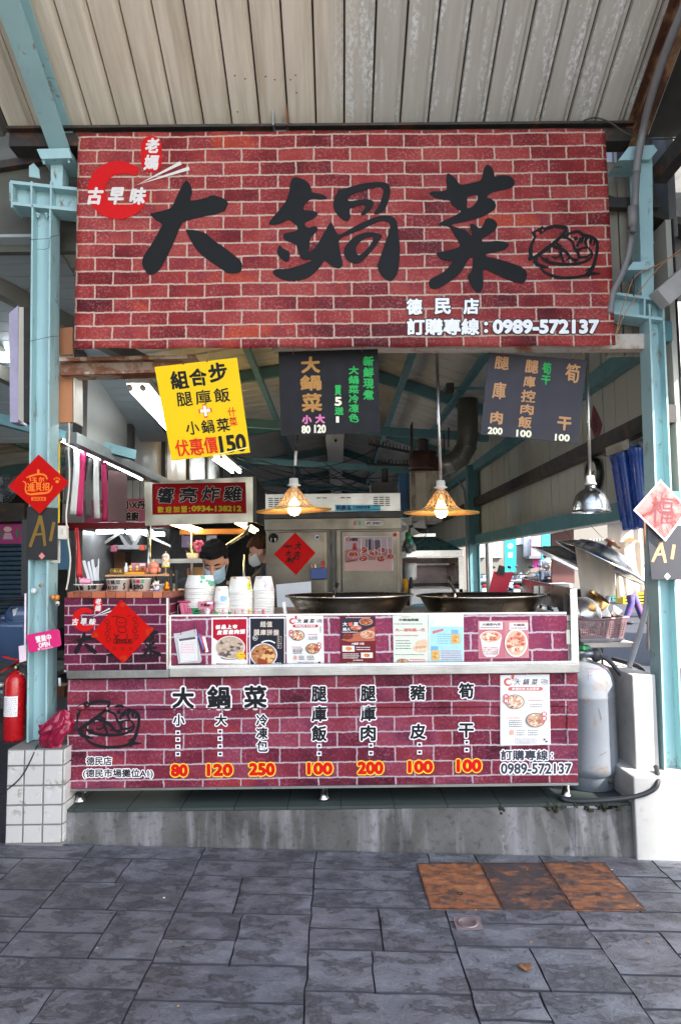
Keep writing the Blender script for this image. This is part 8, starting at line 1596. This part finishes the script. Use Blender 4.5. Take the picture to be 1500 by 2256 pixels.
    k = thing('folding_table', 'dim grey folding table in the next bay behind the extinguisher', 'table', P(-10, 1600, 4.2)); m = MB(); m.box((-3.2, 4.1, .72), (-1.75, 4.8, .75), M((52, 56, 56), .5)); m.obj('table_top', k, bev=.004)
    for xx in (-3.15, -1.8):
        for yy in (4.15, 4.75): m = MB(); m.tube([(xx, yy, ZH), (xx, yy, .72)], .014, DARKST, 8); m.obj('leg', k)
left_bits()
# ================================================================== people
SKIN = M((206, 150, 122), .5, var=.06, scale=20)
def remesh(o, vox, it=6):
    q = o.modifiers.new('remesh', 'REMESH'); q.mode = 'VOXEL'; q.voxel_size = vox; q.use_smooth_shade = True
    q = o.modifiers.new('smooth', 'SMOOTH'); q.factor = .5; q.iterations = it
def limb(m, pts, rs, mt):
    pts = [Vector(p) for p in pts]; m.tube(pts, rs, mt, 12)
    for p, r in zip(pts, rs): m.ball(p, r, mt, 12)
def person(label, base, J, rot=0, shirt=(30, 30, 32), pants=(40, 50, 90), hair=(20, 17, 16), head=(0, 0), mask=None, cap=None, shoes=(40, 40, 44), long_sleeve=False, pants_spots=None, vox=.009):
    """J: joint positions in metres relative to the feet; head = (pitch, yaw) degrees; faces -y before rot"""
    k = thing('person', label, 'person', base); Rz = Matrix.Rotation(R(rot), 3, 'Z'); B = Vector(base); T = lambda p: B + Rz @ Vector(p)
    hc = T(J['head']); HR = Rz @ Matrix.Rotation(R(head[1]), 3, 'Z') @ Matrix.Rotation(R(head[0]), 3, 'X'); H = lambda x, y, z: hc + HR @ Vector((x, y, z))
    qh = HR.to_quaternion(); m = MB()
    m.ball(H(0, .012, .035), (.073, .092, .085), SKIN, 18, qh); m.ball(H(0, -.018, -.03), (.062, .070, .078), SKIN, 16, qh); m.ball(H(0, -.05, -.088), (.03, .028, .026), SKIN, 12, qh); m.tube([H(0, -.088, .02), H(0, -.108, -.026)], [.008, .014], SKIN, 8); m.ball(H(0, -.104, -.028), (.015, .012, .010), SKIN, 8, qh)
    for d in (-1, 1): m.ball(H(d * .075, .012, -.005), (.010, .022, .032), SKIN, 10, qh); m.ball(H(d * .034, -.074, -.02), (.02, .012, .018), SKIN, 8, qh)
    limb(m, [H(0, .02, -.05), T(J['neck']), T(J['chest'])], [.05, .052, .09], SKIN); limb(m, [T(J['chest']), T(J['pelvis'])], [.11, .12], SKIN)
    for s in ('l', 'r'):
        limb(m, [T(J['neck']) - Vector((0, 0, .05)), T(J['sh' + s]), T(J['el' + s]), T(J['wr' + s])], [.05, .048, .037, .026], SKIN)
        d = Rz @ (Vector(J['wr' + s]) - Vector(J['el' + s])).normalized(); w = T(J['wr' + s]); sd = d.cross(Vector((0, 0, 1))); sd = (sd if sd.length > .1 else Vector((1, 0, 0))).normalized(); m.ball(w + d * .05, (.03, .03, .042), SKIN, 10)
        for i, (o, L) in enumerate(((-.027, .062), (-.009, .075), (.009, .07), (.026, .055))): p = w + d * .08 + sd * o; m.tube([p, p + d * L * .6, p + d * L - Vector((0, 0, .02))], [.0095, .009, .008], SKIN, 6)
        p = w + d * .03 + sd * (.03 if s == 'l' else -.03); m.tube([p, p + d * .04 + sd * (.02 if s == 'l' else -.02)], [.011, .009], SKIN, 6)
        limb(m, [T(J['pelvis']), T(J['hip' + s]), T(J['kn' + s]), T(J['an' + s])], [.1, .08, .055, .04], SKIN)
    o = m.obj('body', k); remesh(o, vox)
    SH = M(shirt, .8, var=.12, scale=10); m = MB(); limb(m, [T(J['neck']) - Vector((0, 0, .035)), T(J['chest']), T(J['pelvis'])], [.075, .15, .155], SH); c_ = T(J['chest']); m.ball(c_, (.185, .12, .16), SH, 16, Rz.to_quaternion())
    for s in ('l', 'r'):
        a_, b_, w = T(J['sh' + s]), T(J['el' + s]), T(J['wr' + s]); e = w if long_sleeve else a_.lerp(b_, .72); pts = [c_ + Vector((0, 0, .06)), a_] + ([b_] if long_sleeve else []) + [e]; limb(m, pts, [.1, .072] + ([.055] if long_sleeve else []) + ([.042] if long_sleeve else [.068]), SH)
    o = m.obj('shirt', k); remesh(o, .011, 4)
    PT = M(pants, .8, var=.15, scale=8, spots=pants_spots, spot_amt=.42, spot_scale=16); m = MB()
    for s in ('l', 'r'): limb(m, [T(J['pelvis']), T(J['hip' + s]), T(J['kn' + s]), T(J['an' + s])], [.14, .105, .075, .062], PT)
    o = m.obj('trousers', k); remesh(o, .012, 4)
    for s in ('l', 'r'):
        m = MB(); a_ = T(J['an' + s]); f = Rz @ Vector((0, -1, 0)); m.ball(a_ + f * .06 - Vector((0, 0, .035)), (.045, .12, .04), M(shoes, .6), 12, Rz.to_quaternion()); m.obj('shoe', k)
    if cap:
        CP = M(cap, .25, coat=.4); m = MB(); m.ball(H(0, .01, .045), (.115, .13, .115), CP, 20, qh); m.ball(H(0, -.095, .06), (.08, .05, .016), CP, 12, qh); m.obj('helmet', k)
    else:
        HA = M(hair, .75, var=.5, scale=60, spec=.2, bmp=.004); m = MB()
        def fn(u, v):
            a_ = u * 2 * math.pi; fr = max(0, -math.sin(a_)); low = 1.2 if fr > .5 else (1.95 - .75 * (fr / .5) ** 2 if fr > 0 else 1.98); side = abs(math.cos(a_)) ** 6; low -= .22 * side * (1 if fr < .5 else 0)
            ph = v * low; n = .006 * noise.noise((math.cos(a_) * 6, math.sin(a_) * 6, v * 9)) + .003 * noise.noise((math.cos(a_) * 26, math.sin(a_) * 26, v * 30)); rr = 1.0 + .02
            g = .006 + .016 * math.cos(min(ph, 1.57)) + n * 1.4; return H((.076 + g) * math.sin(ph) * math.cos(a_), .010 + (.094 + g) * math.sin(ph) * math.sin(a_), .035 + (.088 + g) * math.cos(ph))
        m.grid(fn, 60, 26, HA); m.obj('hair', k, solid=.012)
    m = MB(); EY = M((24, 18, 16), .5)
    for d in (-1, 1):
        m.tube([H(d * .050, -.070, .026), H(d * .035, -.083, .031), H(d * .016, -.088, .028)], [.003, .005, .0035], EY, 6); m.tube([H(d * .046, -.073, .004), H(d * .032, -.083, .000), H(d * .018, -.084, .003)], [.002, .0035, .002], EY, 6)
    m.obj('eyes_and_brows', k)
    if mask:
        MK = M(mask, .8, var=.05, scale=30); m = MB()
        m.grid(lambda u, v: H((.071 - .012 * v) * math.sin((u - .5) * 2.7), -.016 - (.082 + .022 * math.sin(v * math.pi) * math.cos((u - .5) * 2.6) + .0022 * (1 if int(v * 6) % 2 else 0)) * math.cos((u - .5) * 2.7), -.008 - .098 * v + .012 * abs(u - .5) * (1 - v)), 30, 18, MK); [m.tube([H(d * .066, -.03, -.02), H(d * .078, .01, .012), H(d * .078, .02, -.02), H(d * .06, -.03, -.09)], .0016, WHITE, 5) for d in (-1, 1)]; m.obj('face_mask', k, solid=.0015)
    else: m = MB(); m.tube([H(-.02, -.088, -.055), H(0, -.093, -.057), H(.02, -.088, -.055)], [.003, .0055, .003], M((150, 84, 76), .5), 6); m.obj('mouth', k)
    return k
Yc = 4.42; hd = P(481, 1238, Yc)
def stand(h, lean=0): return dict(head=(0, -.02 - lean, h - .12), neck=(0, .0 - lean * .6, h - .235), chest=(0, .0 - lean * .4, h - .42), pelvis=(0, .06, h * .52), shl=(-.2, .01 - lean * .5, h - .285), shr=(.2, .01 - lean * .5, h - .285), ell=(-.25, -.02 - lean, h - .58), elr=(.25, -.02 - lean, h - .58), wrl=(-.15, -.26 - lean, h - .62), wrr=(.13, -.26 - lean, h - .64), hipl=(-.09, .06, h * .5), hipr=(.09, .06, h * .5), knl=(-.1, .02, h * .28), knr=(.1, .02, h * .28), anl=(-.1, .05, .07), anr=(.1, .05, .07))
h = hd.z + .12 - ZH
person('young cook in black T-shirt and pale blue face mask, looking down behind the bowl stacks', (hd.x, Yc, ZH), stand(h, .10), mask=(168, 200, 216), head=(33, -3), pants=(30, 30, 34), vox=.006)
h2 = P(585, 1188, 6.0).z - ZH
person('second worker with brown hair half hidden behind the fridge, facing the chicken stall', (P(583, 1240, 6.0).x + .02, 6.05, ZH), stand(h2 + .01, .05), rot=-78, hair=(74, 46, 28), mask=(206, 206, 204), head=(22, 0), shirt=(34, 32, 36), pants=(40, 40, 44))

# ================================================================== the sunlit street beyond the side wall
def street():
    m = MB(); m.box((1.95, 3.55, -.1), (70, 120, .062), M((92, 94, 98), .85, var=.14, scale=1.2, bmp=.001)); m.thing('street', 'sunlit grey street beside the market hall', 'street', kind='structure')
    Yf = 36; FA = M((118, 112, 104), .7, var=.08, scale=.6); k = thing('street_building', 'pale beige building with barred windows across the street', 'building', (11, Yf, 0)); m = MB(); m.box((4, Yf, 0), (26, Yf + 6, 7.5), FA); m.obj('wall', k)
    zz = lambda py: P(1100, py, Yf).z; xx = lambda px: P(px, 1220, Yf).x
    for px0, px1, p0, p1 in ((1058, 1068, 1196, 1228), (1086, 1104, 1194, 1229), (1138, 1155, 1186, 1200), (1300, 1340, 1190, 1225)):
        m = MB(); m.box((xx(px0), Yf - .05, zz(p1)), (xx(px1), Yf + .02, zz(p0)), M((70, 74, 84), .3)); o = m.obj('window', k); m = MB(); n = 6
        for i in range(n + 1): x = xx(px0) + (xx(px1) - xx(px0)) * i / n; m.box((x - .03, Yf - .14, zz(p1)), (x + .03, Yf - .09, zz(p0)), M((226, 226, 224), .4))
        m.obj('bars', o)
    m = MB(); [m.tube([P(px, 1180, Yf - .2), P(px, 1228, Yf - .2)], .11, M((214, 216, 220), .4), 8) for px in (1157, 1161, 1166)]; m.obj('drain_pipes', k)
    m = MB(); m.box((xx(1154), Yf - 1.0, zz(1232)), (xx(1190), Yf, zz(1226)), M((120, 120, 126), .5)); m.obj('canopy', k)
    def sign(label, px0, px1, p0, p1, col, Ys, fx=None):
        k = thing('street_banner', label, 'banner', P((px0 + px1) / 2, p1, Ys), 'tall banners across the street'); pslab([(px0, p0), (px1, p0), (px1, p1), (px0, p1)], Ys, .12, M(col, .5, var=.05)).obj('banner_face', k)
        if fx: p = Print(Ys, k0=10); p.STEP = 1e-3; fx(p); p.obj('emblem', k)
    sign('tall teal banner with a white round emblem across the street', 1112, 1137, 1184, 1262, (14, 140, 150), Yf - 1.6, lambda p: (p.disc(1124, 1203, 6, 6, WHITE, hole=.86), p.disc(1124, 1200, 1.6, 1.8, WHITE), p.shape([[(1121, 1207), (1124, 1202), (1127, 1207)]], WHITE), p.rect_(1120, 1217, 1129, 1228, INK(220, 200, 206))))
    sign('pale pink wall banner next to the teal awning post', 1170, 1193, 1180, 1226, (160, 130, 146), Yf - .5); sign('magenta and violet shop sign across the street', 1174, 1192, 1230, 1252, (196, 60, 140), Yf - .6); sign('turquoise banner nearest the brown board', 1193, 1216, 1176, 1245, (50, 150, 154), Yf - 1.8)
    m = MB(); c_ = P(1079, 1300, 9.0); m.tube([(c_.x, 9, .06), (c_.x, 9, 3.2)], .045, M((170, 170, 168), .4), 16); m.thing('white_post', 'white round post standing in the street beside the hall column', 'post')
    m = MB(); m.box((4.22, 8.6, .06), (12, 9.2, 7), M((232, 230, 226), .6, var=.05)); m.thing('pale_building', 'bright pale building edge seen past the sunlit column', 'building')
    for i, (px, col, lb) in enumerate(((1428, (206, 170, 30), 'yellow crate stack behind the towel hems'), (1401, (60, 130, 120), 'teal crate beside the yellow ones in the shade'))):
        c_ = P(px - 20, 1340, 22 + i * 2); k = thing('crate', lb, 'crate', (c_.x, c_.y, .06), 'crates across the street'); CR = M(col, .5)
        for j in range(3):
            m = MB(); z = .07 + j * .33; x0, y0 = c_.x - .5, c_.y
            for zz_ in (z, z + .1, z + .2, z + .29): m.box((x0, y0, zz_), (x0 + .9, y0 + .6, zz_ + .05), CR)
            for x_ in (x0, x0 + .42, x0 + .84): m.box((x_ + .003, y0 + .003, z + .01), (x_ + .06, y0 + .597, z + .3), CR)
            m.obj('crate_layer', k)
street()
def scooter(label, loc, rz, col, sc=1.0):
    k = thing('motor_scooter', label, 'scooter', (0, 0, 0), 'scooters parked in the street'); PB = M(col, .25, var=.05, coat=.5); BK = M((26, 26, 28), .5); CH = STEEL((180, 180, 180), .25)
    for x in (-.62, .62):
        w = MB(); w.lathe([(.13, -.045), (.2, -.05), (.245, -.03), (.25, 0), (.245, .03), (.2, .05), (.13, .045)], (x, 0, .25), BK, 22, axis=(0, 1, 0)); o = w.obj('wheel', k); w = MB(); w.lathe([(0, -.035), (.06, -.04), (.13, -.03), (.13, .03), (.06, .04), (0, .035)], (x, 0, .25), CH, 16, axis=(0, 1, 0)); w.obj('rim', o)
    m = MB(); m.hexa([(-.85, -.13, .55), (-.2, -.16, .3), (-.2, .16, .3), (-.85, .13, .55)], [(-.9, -.10, .72), (-.15, -.14, .68), (-.15, .14, .68), (-.9, .10, .72)], PB); m.hexa([(-.25, -.17, .24), (.4, -.17, .24), (.4, .17, .24), (-.25, .17, .24)], [(-.25, -.15, .32), (.42, -.15, .3), (.42, .15, .3), (-.25, .15, .32)], PB); m.hexa([(.34, -.19, .3), (.5, -.15, .3), (.5, .15, .3), (.34, .19, .3)], [(.26, -.17, .86), (.42, -.1, .9), (.42, .1, .9), (.26, .17, .86)], PB); m.hexa([(.38, -.08, .46), (.84, -.06, .4), (.84, .06, .4), (.38, .08, .46)], [(.4, -.08, .54), (.84, -.06, .46), (.84, .06, .46), (.4, .08, .54)], PB); m.obj('bodywork', k, bev=.03, seg=3)
    m = MB(); m.hexa([(-.8, -.13, .72), (-.08, -.15, .69), (-.08, .15, .69), (-.8, .13, .72)], [(-.8, -.11, .82), (-.1, -.12, .77), (-.1, .12, .77), (-.8, .11, .82)], BK); m.obj('seat', k, bev=.03, seg=3)
    m = MB(); m.tube([(.6, 0, .3), (.36, 0, .98)], .03, CH, 10); m.tube([(.3, -.34, 1.0), (.36, -.1, 1.02), (.36, .1, 1.02), (.3, .34, 1.0)], .016, BK, 8); m.obj('handlebars', k); m = MB(); m.ball((.44, 0, .92), (.09, .14, .1), PB, 14); m.obj('headlight_cowl', k); m = MB(); m.ball((.5, 0, .92), (.05, .09, .06), M((230, 230, 226), .1), 12); m.obj('headlight', k)
    for s in (-1, 1): m = MB(); m.tube([(.34, s * .24, 1.0), (.36, s * .3, 1.2)], .008, BK, 6); m.ball((.35, s * .32, 1.24), (.015, .065, .045), BK, 10); m.obj('mirror', k)
    m = MB(); m.box((-.93, -.09, .5), (-.91, .09, .62), WHITE); m.obj('number_plate', k); m = MB(); m.ball((-.9, 0, .7), (.03, .1, .04), M((170, 20, 24), .2), 10); m.obj('tail_lamp', k); m = MB(); m.tube([(-.2, -.2, .26), (-.75, -.22, .34)], [.04, .06], CH, 10); m.obj('exhaust', k)
    k.location = loc; k.rotation_euler = (0, 0, R(rz)); return k
def sl_(px, Y): v = P(px, 1290, Y); return (v.x, Y, .062)
a_ = scooter('white and black scooter parked end on in front of the teal banner', sl_(1145, 20), 70, (150, 154, 160)); b_ = scooter('blue grey scooter parked slantwise in the middle of the row', sl_(1160, 23.5), 20, (70, 90, 120))
for src, px, Y, rz, lb in ((a_, 1176, 24.5, 165, 'white scooter lying side on nearest the plastic crate'), (b_, 1130, 26, 100, 'dark blue scooter at the foot of the teal banner'), (a_, 1190, 28, 40, 'white scooter farthest along the parked row'), (a_, 1066, 21, 80, 'white scooter parked beside the white round post'), (b_, 1097, 27, 90, 'blue grey scooter seen above the red plastic sheet'), (a_, 1452, 17, 60, 'scooter standing behind the walker near the wooden slat')): copy_tree(src, loc=sl_(px, Y), rot=(0, 0, R(rz)), label=lb)
for px, Y, rz, lb in ((14, 6.6, 95, 'dark scooter parked in the shade nearest the round wall fan'), (-30, 5.6, 80, 'scooter half out of the picture behind the extinguisher')):
    c_ = P(px, 1300, Y); copy_tree(b_, loc=(c_.x, Y, ZH), rot=(0, 0, R(rz)), label=lb)
k = thing('plastic_crate', 'dark mesh plastic crate on the street beside the rider', 'crate', sl_(1178, 19)); v = P(1178, 1290, 19); m = MB(); CR = M((44, 46, 56), .5)
for z in (.62, .74, .86, .98): m.box((v.x - .2, 19, z), (v.x + .2, 19.35, z + .04), CR)
for i in range(6): m.box((v.x - .2 + i * .074, 19.002, .6), (v.x - .17 + i * .074, 19.348, 1.04), CR)
m.obj('mesh_sides', k); m = MB(); m.box((v.x - .24, 18.95, .062), (v.x + .24, 19.4, .6), M((150, 120, 90), .7)); m.obj('wooden_stand', k)
sit = stand(1.62, .05); sit.update(head=(0, -.03, 1.30), neck=(0, 0, 1.16), chest=(0, 0, 1.0), pelvis=(0, .1, .78), shl=(-.19, 0, 1.10), shr=(.19, 0, 1.10), ell=(-.26, -.12, .88), elr=(.26, -.12, .88), wrl=(-.26, -.36, .94), wrr=(.26, -.36, .94), hipl=(-.1, .08, .76), hipr=(.1, .08, .76), knl=(-.16, -.32, .62), knr=(.16, -.32, .62), anl=(-.16, -.24, .2), anr=(.16, -.24, .2))
v = P(1207, 1290, 17.5); person('scooter rider in a white helmet and dark jacket', (v.x, 17.5, .062), sit, rot=18, cap=(232, 232, 232), shirt=(40, 48, 64), long_sleeve=True, pants=(50, 54, 64), vox=.02)
copy_tree(b_, loc=(v.x, 17.4, .062), rot=(0, 0, R(-72)), label='pinkish lit scooter carrying the rider in the white helmet')
v = P(1204, 1290, 27); person('passer-by in a dark cap and grey shirt behind the helmeted rider', (v.x, 27, .062), stand(1.72), cap=(50, 56, 76), shirt=(120, 128, 140), pants=(60, 64, 80), vox=.02)
v = G(1396, 1376, .062); w = stand(1.6); w.update(anl=(-.15, .18, .08), anr=(.12, -.2, .07), knl=(-.11, .04, .45), knr=(.1, -.08, .46))
person('walker in blue jeans with red flower print crossing the street', (v.x, v.y, .062), w, rot=70, shirt=(226, 190, 206), pants=(60, 90, 160), pants_spots=(160, 60, 80), vox=.015)
